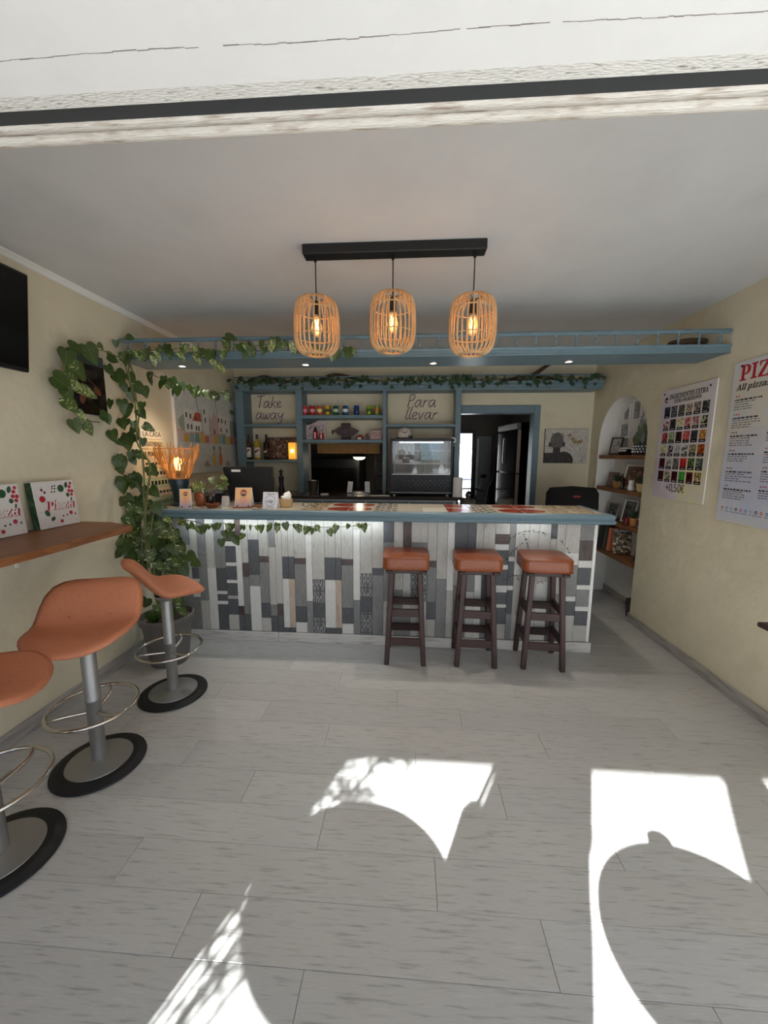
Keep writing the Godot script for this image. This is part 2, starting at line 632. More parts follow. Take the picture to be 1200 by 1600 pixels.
# ---------------------------------------------------------------- room shell
func build_shell() -> void:
	# floor: slab with planks laid across the room
	var f := struct("floor", BX(Vector3(XL - 0.2, -0.2, -7.4), Vector3(XR + 0.45, -0.012, -0.6)), M.slab)
	var row := 0
	var z := -0.6
	while z > -7.3:
		var z0 := maxf(z - 0.186, -7.35)
		var x := XL - 0.01 - fposmod(row * 0.4337 + rng.randf() * 0.12, 1.22)
		while x < XR + 0.38:
			var a := maxf(x, XL - 0.01)
			var b := minf(x + 1.22, XR + 0.4)
			x += 1.22
			if b - a < 0.02:
				continue
			var mb := MB.new()
			mb.off = Vector2(rng.randf() * 9.0, rng.randf() * 9.0)
			mb.box(Vector3((a + b) / 2, -0.006, (z + z0) / 2), Vector3(b - a - 0.0012, 0.012, z - z0 - 0.0012), 0.0012)
			put("plank", mb, M.plank[rng.randi() % 4], f)
		z -= 0.186
		row += 1
	# ceiling with a shallow bump texture
	struct("ceiling", BX(Vector3(XL - 0.2, H, -4.97), Vector3(XR + 0.45, H + 0.2, -0.953)), M.ceiling)
	# left wall
	struct("wall_left", BX(Vector3(XL - 0.2, 0, -4.97), Vector3(XL, H, -0.6)), M.wall)
	# right wall: an arch runs down to the floor
	var arch := PackedVector2Array()
	var zn := -3.74
	var zf := -4.655
	arch.append(Vector2(-4.97, 0)); arch.append(Vector2(zf, 0)); arch.append(Vector2(zf, 1.75))
	for k in range(1, 24):
		var an := PI - PI * k / 24.0
		arch.append(Vector2((zn + zf) / 2 + cos(an) * (zn - zf) / 2, 1.75 + sin(an) * 0.459))
	arch.append(Vector2(zn, 1.75)); arch.append(Vector2(zn, 0))
	arch.append(Vector2(-0.6, 0)); arch.append(Vector2(-0.6, H)); arch.append(Vector2(-4.97, H))
	var w := MB.new()
	# local x runs along world z, local z along world -x
	w.prism(arch, 0.2, Transform3D(ON_RIGHT, Vector3(XR + 0.2, 0, 0)))
	struct("wall_right", w, M.wall)
	var nb := MB.new()
	nb.box(Vector3(XR + 0.26, H / 2, -4.2), Vector3(0.12, H, 1.3))
	struct("wall_niche", nb, M.niche)
	# white paint inside the arch
	var lin := MB.new()
	var prev := Vector3.ZERO
	var pts := []
	pts.append(Vector2(zf, 0.0)); pts.append(Vector2(zf, 1.75))
	for k in range(1, 24):
		var an := PI - PI * k / 24.0
		pts.append(Vector2((zn + zf) / 2 + cos(an) * (zn - zf) / 2, 1.75 + sin(an) * 0.459))
	pts.append(Vector2(zn, 1.75)); pts.append(Vector2(zn, 0.0))
	for k in pts.size() - 1:
		var mid := Vector2((zn + zf) / 2, 1.2)
		var a: Vector2 = pts[k]
		var b: Vector2 = pts[k + 1]
		var ai := a + (mid - a).normalized() * 0.003
		var bi := b + (mid - b).normalized() * 0.003
		lin.quad(Vector3(XR + 0.004, bi.y, bi.x), Vector3(XR + 0.004, ai.y, ai.x), Vector3(XR + 0.2, ai.y, ai.x), Vector3(XR + 0.2, bi.y, bi.x))
	struct("trim_1", lin, M.niche)
	# back wall: door opening and kitchen hatch
	var bw := MB.new()
	for r in [[XL, -1.275, 0.0, H], [-1.275, -0.32, 0.0, 1.12], [-1.275, -0.32, 1.745, H], [-0.32, 0.6, 0.0, H], [0.6, 1.49, 2.11, H], [1.49, XR + 0.2, 0.0, H]]:
		bw.box(Vector3((r[0] + r[1]) / 2, (r[2] + r[3]) / 2, ZB - 0.06), Vector3(r[1] - r[0], r[3] - r[2], 0.12))
	struct("wall_back", bw, M.wall)
	# door frame
	var d := Node3D.new()
	d.name = "door_1"
	add_child(d)
	d.set_meta("kind", "structure")
	put("jamb", BX(Vector3(0.522, 0, ZB - 0.13), Vector3(0.612, 2.2, ZB + 0.03), 0.006), M.blue, d)
	put("jamb", BX(Vector3(1.475, 0, ZB - 0.13), Vector3(1.55, 2.2, ZB + 0.03), 0.006), M.blue, d)
	put("head", BX(Vector3(0.612, 2.105, ZB - 0.13), Vector3(1.475, 2.2, ZB + 0.03), 0.006), M.blue, d)
	# skirtings
	struct("baseboard_left", BX(Vector3(XL, 0, -3.08), Vector3(XL + 0.014, 0.085, -0.95), 0.004), M.baseboard)
	struct("baseboard_right", BX(Vector3(XR - 0.014, 0, -3.745), Vector3(XR, 0.085, -0.95), 0.004), M.baseboard)
	struct("baseboard_niche", BX(Vector3(XR + 0.186, 0, -4.655), Vector3(XR + 0.2, 0.085, -3.74), 0.004), M.baseboard)
	struct("baseboard_corner", BX(Vector3(XR - 0.01, 0, -3.76), Vector3(XR + 0.19, 0.085, -3.742), 0.004), M.baseboard)
	struct("baseboard_back", BX(Vector3(1.55, 0, ZB), Vector3(XR, 0.085, ZB + 0.014), 0.004), M.baseboard)
	# slim cove along the left wall and a flat strip along the right
	var cv := MB.new()
	cv.prism(PackedVector2Array([Vector2(0, 0), Vector2(0.008, 0.004), Vector2(0.014, 0.018), Vector2(0.022, 0.024), Vector2(0.028, 0.034), Vector2(0, 0.034)]), 4.0, Transform3D(Basis(), Vector3(XL, H - 0.034, -4.85)))
	struct("trim_2", cv, M.white)
	# lintel over the shopfront: rendered beam, shutter slot and two mouldings
	var y := LINTEL_Y
	struct("trim_3", BX(Vector3(-3.4, y + 0.03, -0.953), Vector3(3.4, H + 0.35, -0.6)), M.soffit)
	M.old_paint = rough_mat([C(120, 98, 82), C(196, 184, 170), C(222, 216, 206), C(214, 206, 196)], 0.014, 61, Vector3(1.0, 9, 9), 0.7, 0.2, 0.06, true, 20, [0.0, 0.3, 0.5, 1.0])
	M.dirty = rough_mat([C(92, 84, 72), C(206, 202, 194), C(226, 223, 217), C(216, 212, 204)], 0.03, 62, Vector3(1.5, 6, 6), 0.75, 0.2, 0.06, true, 10, [0.0, 0.24, 0.4, 1.0])
	struct("trim_4", BX(Vector3(-3.4, y, -0.858), Vector3(3.4, y + 0.2, -0.822), 0.003), M.dirty)
	struct("trim_5", BX(Vector3(-3.4, y + 0.004, -0.892), Vector3(3.4, y + 0.2, -0.856)), plain(C(56, 58, 58), 0.8))
	var mo := MB.new()
	for k in 2:
		var z1 := -0.955 + 0.034 * k
		var pf := PackedVector2Array()
		for q in 9:
			var an := PI + PI * q / 8.0
			pf.append(Vector2(z1 + 0.016 + cos(an) * 0.016, y + 0.012 + sin(an) * 0.012))
		pf.append(Vector2(z1 + 0.032, y + 0.08)); pf.append(Vector2(z1, y + 0.08))
		mo.prism(pf, 6.8, Transform3D(ON_RIGHT, Vector3(3.4, 0, 0)))
	struct("trim_6", mo, M.old_paint)
	# outer soffit and porch roof, in two boards with a cracked joint
	struct("trim_7", BX(Vector3(-3.4, y, -0.824), Vector3(3.4, y + 0.25, -0.755)), M.soffit)
	struct("ceiling_porch", BX(Vector3(-3.4, y, -0.755), Vector3(3.4, y + 0.25, 1.86)), M.soffit)
	var cr := MB.new()
	var xx := -1.3
	while xx < 1.6:
		var ln := rng.randf_range(0.008, 0.03)
		if rng.randf() < 0.92:
			cr.box(Vector3(xx + ln / 2, y + 0.0005, -0.756 + 0.0022 * sin(xx * 9.0) + rng.randf_range(-0.001, 0.001)), Vector3(ln, 0.0016, rng.randf_range(0.0006, 0.0018)))
		xx += ln
	struct("trim_8", cr, plain(C(120, 112, 104), 0.9))
	# flanks of the shopfront, outside the frame
	struct("wall_front_left", BX(Vector3(-3.4, 0, -0.95), Vector3(XL, H + 0.3, -0.6)), M.wall)
	struct("wall_front_right", BX(Vector3(XR, 0, -0.95), Vector3(3.4, H + 0.3, -0.6)), M.wall)


# ---------------------------------------------------------------- the bar
func bar_x(p: float) -> float:
	return -1.92 + (p - 297.0) * (3.40 / 628.5)

func build_bar() -> void:
	var t := thing("bar_counter", "long bar clad in grey and white reclaimed-look boards with a blue moulded edge", "bar counter", Vector3.ZERO)
	# body behind the boards
	put("body", BX(Vector3(XL + 0.005, 0.0, -3.46), Vector3(1.462, 1.125, BAR_Z - 0.014)), M.slab, t)
	# boards: columns by their edges in the picture, each a list of [tone, share] from the top
	var cols := [
		[246, 262, "G.3 L.4 D.3"], [262, 280, "D.2 G.5 D.3"], [280, 299, "G.3 D.3 G.4"],
		[299.3, 309.2, "G.25 L.35 G.4"], [309.2, 320.9, "L.45 D.1 W.03 D.1 W.03 G.29"], [320.9, 334.8, "D.12 G.22 G.4 L.26"], [334.8, 348.7, "L.45 W.55"],
		[348.7, 365.6, "G.45 D.2 W.03 D.06 W.03 D.23"], [365.6, 382.6, "L.13 B.09 W.04 D.14 W.03 D.12 W.03 D.11 L.03 D.14 L.14"], [382.6, 391.8, "B.18 W.6 B.08 D.14"], [391.8, 402.6, "L.4 B.12 G.33 D.15"],
		[402.6, 419.6, "L.2 D.3 G.1 W.4"], [419.6, 435, "L.34 B.05 G.36 D.13 L.12"], [435, 445.8, "G.26 L.5 G.1 D.14"], [445.8, 456, "L.75 B.1 D.15"],
		[456, 466, "L.34 D.19 W.43 D.04"], [466, 475.1, "L.34 D.19 T.43 D.04"], [475.1, 493.6, "L.35 B.05 G.37 D.14 W.09"], [493.6, 503.5, "L.15 W.57 G.28"], [503.5, 522.9, "L.53 O.2 D.13 O.14"],
		[522.9, 540, "L.34 D.19 W.42 D.05"], [540, 549.1, "L.34 D.19 T.42 D.05"], [549.1, 567.4, "L.35 B.05 G.37 D.14 W.09"],
		[567.4, 578.2, "L.1 W.6 G.3"], [578.2, 596.8, "L.47 O.2 D.13 O.2"], [596.8, 614.3, "L.42 D.06 G.52"], [614.3, 630, "D.2 G.5 L.3"], [630, 644, "L.6 G.4"],
		[644, 656.3, "B.3 L.5 G.2"], [656.3, 680.8, "L.2 G.2 B.05 O.25 L.3"], [680.8, 694.8, "L.35 B.05 G.3 D.15 L.15"], [694.8, 710.5, "L.5 G.5"], [710.5, 721, "W.6 L.4"],
		[721, 740.3, "D.25 L.3 G.45"], [740.3, 752.5, "D.3 G.3 W.4"], [752.5, 763, "L.3 W.7"], [763, 780.5, "L.4 D.25 G.35"],
		[780.5, 801.5, "L.12 B.08 W.05 D.12 W.04 D.13 W.06 D.1 W.03 D.14 L.13"], [801.5, 810.3, "G.3 W.04 D.2 W.04 D.2 G.22"], [810.3, 829.5, "L.25 W.2 L.55"], [829.5, 843.5, "L.4 W.6"],
		[843.5, 861, "L.5 W.5"], [861, 869.8, "D.15 L.3 G.55"], [869.8, 882, "L.6 G.4"], [882, 903, "L.26 W.1 G.26 W.04 D.12 L.22"], [903, 922.3, "G.16 B.16 W.06 D.14 W.04 G.14 W.04 D.12 L.14"],
	]
	var top := 1.10
	var bot := 0.088
	for c in cols:
		var x0 := maxf(bar_x(c[0]), XL + 0.006)
		var x1 := bar_x(c[1])
		if x1 - x0 < 0.015:
			continue
		var y := top
		var parts: PackedStringArray = c[2].split(" ")
		var total := 0.0
		for s in parts:
			total += float(s.substr(1))
		for s in parts:
			var h := float(s.substr(1)) / total * (top - bot)
			var proud := rng.randf_range(0.0, 0.003)
			var mb := MB.new()
			mb.off = Vector2(rng.randf() * 9.0, rng.randf() * 9.0) if s[0] != "O" else Vector2(rng.randf(), 0)
			var hz := h
			mb.box(Vector3((x0 + x1) / 2, y - h / 2, BAR_Z - 0.007 + proud / 2), Vector3(x1 - x0 - 0.0016, hz - 0.0016, 0.014 + proud), 0.0015)
			put("board", mb, M.board[s[0]], t)
			y -= h
	# white corner bead on the right end, and the end face
	put("corner_bead", BX(Vector3(1.462, 0.088, -3.46), Vector3(1.487, 1.10, BAR_Z + 0.006), 0.004), M.white, t)
	# skirting in two lengths
	put("skirting", BX(Vector3(XL + 0.006, 0, BAR_Z), Vector3(bar_x(446.5), 0.086, BAR_Z + 0.016), 0.003), M.skirt, t)
	put("skirting", BX(Vector3(bar_x(447.0), 0, BAR_Z), Vector3(1.503, 0.086, BAR_Z + 0.016), 0.003), M.skirt, t)
	put("skirting", BX(Vector3(1.487, 0, -3.46), Vector3(1.503, 0.086, BAR_Z), 0.003), M.skirt, t)
	# top: base board, blue moulding along the front and right end
	var zf := -2.93
	var zb := -3.5
	var xr := 1.545
	var x_left := -2.07
	put("top_board", BX(Vector3(x_left, 1.10, zb), Vector3(xr - 0.05, BAR_Y - 0.012, zf - 0.03)), M.slab, t)
	var prof := [Vector2(-0.055, 0.0), Vector2(-0.02, 0.0), Vector2(-0.006, 0.008), Vector2(0.0, 0.022), Vector2(-0.008, 0.034), Vector2(-0.012, 0.04), Vector2(-0.006, 0.052), Vector2(-0.01, 0.07), Vector2(-0.022, 0.077), Vector2(-0.055, 0.077)]
	var mo := MB.new()
	for k in prof.size():
		var a: Vector2 = prof[k]
		var b: Vector2 = prof[(k + 1) % prof.size()]
		# front run, mitred at the right corner, then the return along the end
		var fa := Vector3(x_left, 1.09 + a.y, zf + a.x)
		var fb := Vector3(x_left, 1.09 + b.y, zf + b.x)
		var ca := Vector3(xr + a.x, 1.09 + a.y, zf + a.x)
		var cb := Vector3(xr + b.x, 1.09 + b.y, zf + b.x)
		mo.quad(fa, ca, cb, fb, [Vector2(0, 0), Vector2(3.5, 0), Vector2(3.5, 0.02), Vector2(0, 0.02)])
		var ea := Vector3(xr + a.x, 1.09 + a.y, zb)
		var eb := Vector3(xr + b.x, 1.09 + b.y, zb)
		mo.quad(ca, ea, eb, cb, [Vector2(0, 0), Vector2(0.9, 0), Vector2(0.9, 0.02), Vector2(0, 0.02)])
	put("edge_moulding", mo, M.blue, t)
	# tiled top
	var kinds := tile_prints()
	var tx := x_left + 0.002
	var seq := [0, 4, 0, 0, 4, 0, 5, 1, 2, 4, 0, 3, 2, 4, 1, 2, 5, 5]
	var n := 18
	var tw := (xr - 0.056 - x_left) / n
	for r in 2:
		var dz := (zf - 0.056 - zb) / 2
		for k in n:
			var kind: int = seq[(k + (0 if r == 0 else 0)) % seq.size()]
			if r == 1 and kind in [3]:
				kind = 0
			var o := put("tile", B1(Vector3.ZERO, Vector3(tw - 0.002, 0.012, dz - 0.002), 0.001), M.tile_edge, t, Vector3(tx + tw * (k + 0.5), BAR_Y - 0.006, zf - 0.056 - dz * (r + 0.5)))
			var fmb := MB.new()
			var hx := tw / 2 - 0.003
			var hz2 := dz / 2 - 0.003
			fmb.quad(Vector3(-hx, 0.0064, hz2), Vector3(hx, 0.0064, hz2), Vector3(hx, 0.0064, -hz2), Vector3(-hx, 0.0064, -hz2))
			put("glaze", fmb, kinds[kind], o)
	# thin printed sprigs over the boards at the open end
	var sprig := MB.new()
	for q in [[[0.80, 0.93], [0.90, 1.0], [1.03, 1.0], [1.2, 0.94], [1.31, 0.8]], [[0.79, 0.76], [0.86, 0.86], [0.95, 0.95]], [[0.92, 0.97], [0.96, 0.86], [0.9, 0.8]], [[0.78, 0.6], [0.86, 0.64], [0.95, 0.56], [1.1, 0.6]]]:
		var pts := []
		for p in q:
			pts.append(Vector3(p[0], p[1], BAR_Z + 0.0032))
		var pth := smooth_path(pts, 7)
		for k in range(0, pth.size() - 1):
			if k % 3 != 2:
				sprig.tube([pth[k], pth[k + 1]], 0.0012, 4, false)
			if k % 2 == 0:
				sprig.ball(pth[k] + Vector3(rng.randf_range(-0.01, 0.01), rng.randf_range(-0.012, 0.012), 0), Vector3(0.006, 0.004, 0.0006), 6, 4)
	put("printed_sprig", sprig, M.ink, t)
	# light strip under the lip, on the wall side of the moulding
	var led := thing("led_strip", "thin white light strip under the lip of the bar", "light strip", Vector3(0, 1.092, -3.02))
	put("strip", B1(Vector3(-1.05, 0, 0), Vector3(1.7, 0.012, 0.02), 0.002), glow(Color(0.92, 0.97, 1.0), 3.0), led)
	put("strip", B1(Vector3(0.95, 0, 0), Vector3(0.34, 0.012, 0.02), 0.002), glow(Color(0.92, 0.97, 1.0), 3.0), led)
	for q in [[-1.05, 1.7], [0.95, 0.34]]:
		var al := AreaLight3D.new()
		al.name = "strip_light"
		al.area_size = Vector2(q[1], 0.02)
		al.light_color = Color(0.92, 0.97, 1.0)
		al.light_energy = 0.25 * q[1] if q[0] < 0 else 0.1 * q[1]
		al.area_range = 6.0
		al.shadow_enabled = true
		led.add_child(al, true)
		al.position = Vector3(q[0], -0.008, 0)
		al.rotation = Vector3(-PI / 2, 0, 0)

func tile_prints() -> Array:
	M.tile_edge = plain(C(186, 178, 164), 0.4)
	var out := []
	for k in 6:
		var im := pic(96, 128, C(206, 196, 178))
		pic_speck(im, Rect2i(0, 0, 96, 128), [C(214, 205, 188), C(198, 188, 170), C(188, 176, 158)], 400, 6)
		match k:
			1, 2:
				var cx := 96.0 if k == 1 else 0.0
				for q in [[92, 58, C(150, 62, 46)], [78, 46, C(172, 84, 62)], [66, 38, C(144, 52, 40)], [48, 27, C(178, 96, 74)], [36, 19, C(146, 56, 44)]]:
					pic_circle(im, cx, 64, q[0], q[1], q[2])
			3:
				im.fill(C(224, 218, 206))
			4:
				for y in 5:
					for x in 4:
						if (x + y) % 2 == 0:
							im.fill_rect(Rect2i(x * 24 + 3, y * 26 + 3, 18, 20), C(92, 90, 88))
				pic_speck(im, Rect2i(0, 0, 96, 128), [C(206, 196, 178), C(150, 144, 134), C(84, 82, 80)], 260, 6)
			5:
				pic_speck(im, Rect2i(0, 0, 96, 128), [C(176, 150, 116), C(196, 172, 138), C(150, 128, 98)], 260, 12)
		out.append(print_mat(im, 0.16))
	return out


# ---------------------------------------------------------------- blue shelf across the room, above the bar
func baluster(h: float, r: float) -> MB:
	var mb := MB.new()
	mb.lathe([Vector2(0, 0), Vector2(r, 0), Vector2(r, h * 0.1), Vector2(r * 0.55, h * 0.16), Vector2(r * 0.8, h * 0.3), Vector2(r * 1.1, h * 0.42), Vector2(r * 0.5, h * 0.5), Vector2(r * 1.1, h * 0.58), Vector2(r * 0.8, h * 0.7), Vector2(r * 0.55, h * 0.84), Vector2(r, h * 0.9), Vector2(r, h), Vector2(0, h)], 10)
	return mb

func build_header() -> void:
	var t := thing("hanging_shelf", "blue plank shelf with a turned gallery rail spanning the room above the bar", "shelf", Vector3.ZERO)
	var x0 := XL + 0.002
	var x1 := XR - 0.002
	var zf := -2.895
	put("plank", BX(Vector3(x0, 2.30, -3.21), Vector3(x1, 2.34, zf - 0.012), 0.002), M.blue, t)
	var f := MB.new()
	var pf := PackedVector2Array([Vector2(-0.02, 0.0), Vector2(-0.002, 0.0), Vector2(0.0, 0.004), Vector2(-0.004, 0.02), Vector2(-0.004, 0.034), Vector2(0.004, 0.04), Vector2(0.006, 0.05), Vector2(0.002, 0.057), Vector2(-0.02, 0.057)])
	f.prism(pf, x1 - x0, Transform3D(ON_RIGHT, Vector3(x1, 2.30, zf)))
	put("front_moulding", f, M.blue, t)
	var bar := baluster(0.075, 0.0085)
	var bm := bar.mesh()
	var n := 32
	for k in n:
		put("baluster", bm, M.blue, t, Vector3(x0 + 0.07 + (x1 - x0 - 0.14) * k / (n - 1), 2.357, zf - 0.012))
	put("rail", BX(Vector3(x0, 2.43, zf - 0.026), Vector3(x1, 2.458, zf + 0.002), 0.009), M.blue, t)
	var bk := thing("wicker_basket", "small dark wicker basket on the blue shelf at the right wall", "basket", Vector3(1.98, 2.34, -3.05))
	var bkm := MB.new()
	for q in 6:
		var ring := []
		for s in 20:
			ring.append(Vector3(cos(TAU * s / 20.0) * (0.1 + 0.004 * q), 0.007 + 0.013 * q, sin(TAU * s / 20.0) * (0.075 + 0.003 * q)))
		bkm.tube(ring, 0.0065, 6, false, true)
	bkm.box(Vector3(0, 0.006, 0), Vector3(0.15, 0.008, 0.11))
	put("weave", bkm, M.twig, bk)
	# four recessed spots in the underside
	var k := 0
	for x in [-1.818, -0.819, 0.171, 1.177]:
		var s := thing("recessed_spotlight", "small round recessed spotlight, lit, %s under the blue shelf" % ["beside the hanging pothos leaves", "above the monitor", "in front of the can shelf", "closest to the arched niche"][k], "spotlight", Vector3(x, 2.30, -3.095), 0.0, "spotlights under the blue shelf")
		var ring := MB.new()
		ring.lathe([Vector2(0.024, -0.004), Vector2(0.036, -0.003), Vector2(0.038, 0.0)], 20)
		put("trim_ring", ring, M.chrome, s)
		var d := MB.new()
		d.lathe([Vector2(0, -0.003), Vector2(0.025, -0.003)], 16)
		put("lens", d, glow(Color(1.0, 0.96, 0.88), 6.0), s)
		var sp := SpotLight3D.new()
		sp.name = "beam"
		sp.light_color = Color(1.0, 0.96, 0.9)
		sp.light_energy = 1.0
		sp.light_size = 0.02
		sp.spot_angle = 55.0
		sp.spot_angle_attenuation = 1.0
		sp.spot_range = 8.0
		sp.shadow_enabled = true
		s.add_child(sp, true)
		sp.position = Vector3(0, -0.012, 0)
		sp.rotation = Vector3(-PI / 2, 0, 0)
		k += 1


# ---------------------------------------------------------------- shelving on the back wall
func build_back_unit() -> void:
	var t := thing("wall_unit", "blue shelving unit on the back wall with a gallery cornice", "shelving", Vector3.ZERO)
	var zf := -4.6
	for p in [[-2.083, -1.984], [-1.352, -1.275], [-0.32, -0.276], [0.522, 0.585]]:
		put("upright", BX(Vector3(p[0], 1.15, ZB), Vector3(p[1], 2.345, zf), 0.003), M.blue, t)
	put("shelf", BX(Vector3(-1.984, 1.935, ZB), Vector3(-1.352, 1.97, zf), 0.003), M.blue, t)
	put("shelf", BX(Vector3(-1.984, 1.515, ZB), Vector3(-1.352, 1.545, zf), 0.003), M.blue, t)
	put("shelf", BX(Vector3(-1.275, 2.03, ZB), Vector3(-0.32, 2.07, zf), 0.003), M.blue, t)
	put("shelf", BX(Vector3(-1.275, 1.748, ZB), Vector3(-0.32, 1.785, zf), 0.003), M.blue, t)
	put("shelf", BX(Vector3(-0.276, 1.93, ZB), Vector3(0.522, 1.965, zf), 0.003), M.blue, t)
	# cornice reaching over the door to the right wall
	var c := MB.new()
	var pf := PackedVector2Array([Vector2(-0.26, 0), Vector2(0.0, 0), Vector2(0.004, 0.012), Vector2(-0.002, 0.02), Vector2(0.012, 0.05), Vector2(0.03, 0.07), Vector2(0.034, 0.085), Vector2(-0.26, 0.085)])
	c.prism(pf, 2.13 + 2.09, Transform3D(ON_RIGHT, Vector3(2.13, 2.345, zf + 0.01)))
	put("cornice", c, M.blue, t)
	put("gallery_rail", BX(Vector3(-2.09, 2.492, zf - 0.01), Vector3(2.13, 2.508, zf + 0.012), 0.004), M.blue, t)
	var bm := baluster(0.062, 0.007).mesh()
	for k in 30:
		put("baluster", bm, M.blue, t, Vector3(-2.05 + 4.14 * k / 29.0, 2.43, zf + 0.001))
	# writing on two of the panels
	letter_sign("Take\naway", Vector3(-1.75, 2.142, ZB + 0.012), 0.074, "handwritten dark letters reading Take away on the cream panel")
	letter_sign("Para\nllevar", Vector3(0.135, 2.142, ZB + 0.012), 0.078, "handwritten dark letters reading Para llevar on the cream panel")
	# counter below: granite slab on blue doors
	var k := thing("back_counter", "dark granite counter under the kitchen hatch with blue fronts", "counter", Vector3.ZERO)
	M.granite = rough_mat([C(30, 26, 24), C(72, 62, 56), C(46, 40, 38), C(98, 86, 76)], 0.08, 71, Vector3(3, 3, 3), 0.2)
	put("top", BX(Vector3(-1.98, 1.118, ZB + 0.002), Vector3(0.6, 1.15, -4.22), 0.006), M.granite, k)
	put("carcass", BX(Vector3(-1.98, 0.0, ZB + 0.002), Vector3(0.52, 1.118, -4.28)), M.white, k)
	for q in 5:
		put("door", BX(Vector3(-1.95 + q * 0.49, 0.1, -4.28), Vector3(-1.95 + q * 0.49 + 0.475, 1.09, -4.262), 0.004), M.blue, k)
	# soft drink cans
	var cx := [-1.262, -1.17, -1.083, -0.986, -0.886, -0.77, -0.638, -0.486, -0.394]
	var cc := [C(206, 52, 74), C(190, 32, 48), C(206, 92, 46), C(222, 182, 50), C(34, 92, 60), C(40, 84, 140), C(28, 66, 132), C(150, 178, 44), C(132, 160, 56)]
	var cl := ["pink", "red", "orange", "yellow", "dark green", "blue with a white emblem", "deep blue", "lime green", "lime green with an orange band"]
	for q in 9:
		var s := thing("drink_can", "%s drinks can in the row on the upper shelf" % cl[q], "can", Vector3(cx[q], 2.07, -4.68), rng.randf() * 6.0, "drinks cans on the shelf")
		var body := MB.new()
		body.lathe([Vector2(0, 0.001), Vector2(0.024, 0.0), Vector2(0.033, 0.01), Vector2(0.033, 0.1), Vector2(0.027, 0.115)], 20)
		put("body", body, plain(cc[q], 0.3, 0.35), s)
		var lid := MB.new()
		lid.lathe([Vector2(0.027, 0.115), Vector2(0.0275, 0.118), Vector2(0.025, 0.118), Vector2(0.024, 0.114), Vector2(0, 0.114)], 20)
		put("lid", lid, M.steel, s)
		var band := MB.new()
		band.lathe([Vector2(0.0334, 0.04), Vector2(0.0334, 0.075)], 20)
		put("emblem", band, plain([cc[q].lightened(0.4), cc[q].lightened(0.5), C(240, 210, 150), C(70, 60, 30), C(190, 210, 190), C(220, 225, 230), C(20, 40, 90), C(60, 90, 30), C(206, 110, 50)][q], 0.3), s)
	# bottles of wine
	for q in 3:
		var col: Color = [C(60, 34, 16), C(176, 152, 54), C(24, 12, 14)][q]
		var s := thing("wine_bottle", ["amber wine bottle with a pale label, beside the blue upright", "pale yellow wine bottle with a white label on the shelf", "black wine bottle with a dark red and white label"][q], "bottle", Vector3(-2.04 + 0.115 * q + 0.06, 1.545, -4.68), 0.0, "wine bottles on the shelf")
		var b := MB.new()
		b.lathe([Vector2(0, 0), Vector2(0.036, 0), Vector2(0.038, 0.006), Vector2(0.038, 0.185), Vector2(0.033, 0.205), Vector2(0.017, 0.225), Vector2(0.014, 0.24), Vector2(0.014, 0.3), Vector2(0, 0.3)], 20)
		put("glass", b, plain(col, 0.08), s)
		var cap := MB.new()
		cap.lathe([Vector2(0.0148, 0.25), Vector2(0.0155, 0.303), Vector2(0, 0.304)], 16)
		put("capsule", cap, plain(C(20, 16, 16), 0.4), s)
		var im := pic(60, 60, C(214, 208, 200) if q < 2 else C(30, 18, 20))
		pic_circle(im, 26, 34, 12, 7, C(160, 60, 74) if q == 0 else (C(70, 50, 40) if q == 1 else C(200, 190, 186)), 0.4)
		pic_circle(im, 40, 44, 7, 6, C(120, 40, 50), 0.0)
		pic_line(im, Vector2(8, 12), Vector2(50, 12), 2, C(90, 80, 76))
		var lab := MB.new()
		var r1 := []
		var r2 := []
		for a in 13:
			var an := PI / 2 + deg_to_rad(80.0 - a * 160.0 / 12.0)
			r1.append(Vector3(cos(an) * 0.0385, 0.03, sin(an) * 0.0385))
			r2.append(Vector3(cos(an) * 0.0385, 0.145, sin(an) * 0.0385))
		lab.sheet([r1, r2])
		for nn in lab.n.size():
			lab.n[nn] = Vector3(lab.v[nn].x, 0, lab.v[nn].z).normalized()
		put("label", lab, print_mat(im, 0.6), s)
	# brown photograph and the lit lantern
	var im2 := pic(120, 84, C(62, 42, 34))
	pic_speck(im2, Rect2i(0, 0, 120, 84), [C(92, 64, 48), C(44, 30, 26), C(130, 96, 72), C(76, 52, 42), C(168, 140, 116)], 900, 8)
	for q in 14:
		pic_line(im2, Vector2(rng.randf() * 120, rng.randf() * 84), Vector2(rng.randf() * 120, rng.randf() * 84), 1, C(140, 106, 82))
	var ph := thing("photo_print", "dark brown photograph propped behind the wine bottles", "picture", Vector3(-1.595, 1.683, -4.81))
	card(ph, "board", 0.39, 0.272, 0.012, im2, M.black, Vector3.ZERO, Basis(Vector3.RIGHT, -0.06))
	var lt := thing("lantern", "glowing yellow paper lantern at the end of the bottle shelf", "lamp", Vector3(-1.418, 1.545, -4.66))
	put("shade", B1(Vector3(0, 0.105, 0), Vector3(0.085, 0.2, 0.085), 0.004), glow(C(255, 176, 66), 0.8), lt)
	put("base", B1(Vector3(0, 0.004, 0), Vector3(0.1, 0.008, 0.1), 0.002), M.black, lt)
	put("bulb", sphere_mb(0.022), glow(C(255, 222, 150), 6.0), lt, Vector3(0.01, 0.105, 0.06))
	lamp(lt, Vector3(0.01, 0.105, 0.075), C(255, 190, 100), 0.012, 0.03)
	# coffee posters and red bottles, the wooden shield, small boxes
	var im3 := pic(90, 96, C(196, 178, 178))
	pic_poly(im3, [Vector2(0, 0), Vector2(60, 0), Vector2(20, 20), Vector2(0, 22)], C(40, 52, 48))
	pic_line(im3, Vector2(16, 44), Vector2(30, 26), 3, C(60, 30, 34))
	pic_line(im3, Vector2(30, 26), Vector2(52, 34), 2, C(60, 30, 34))
	pic_circle(im3, 72, 34, 12, 12, C(140, 110, 108))
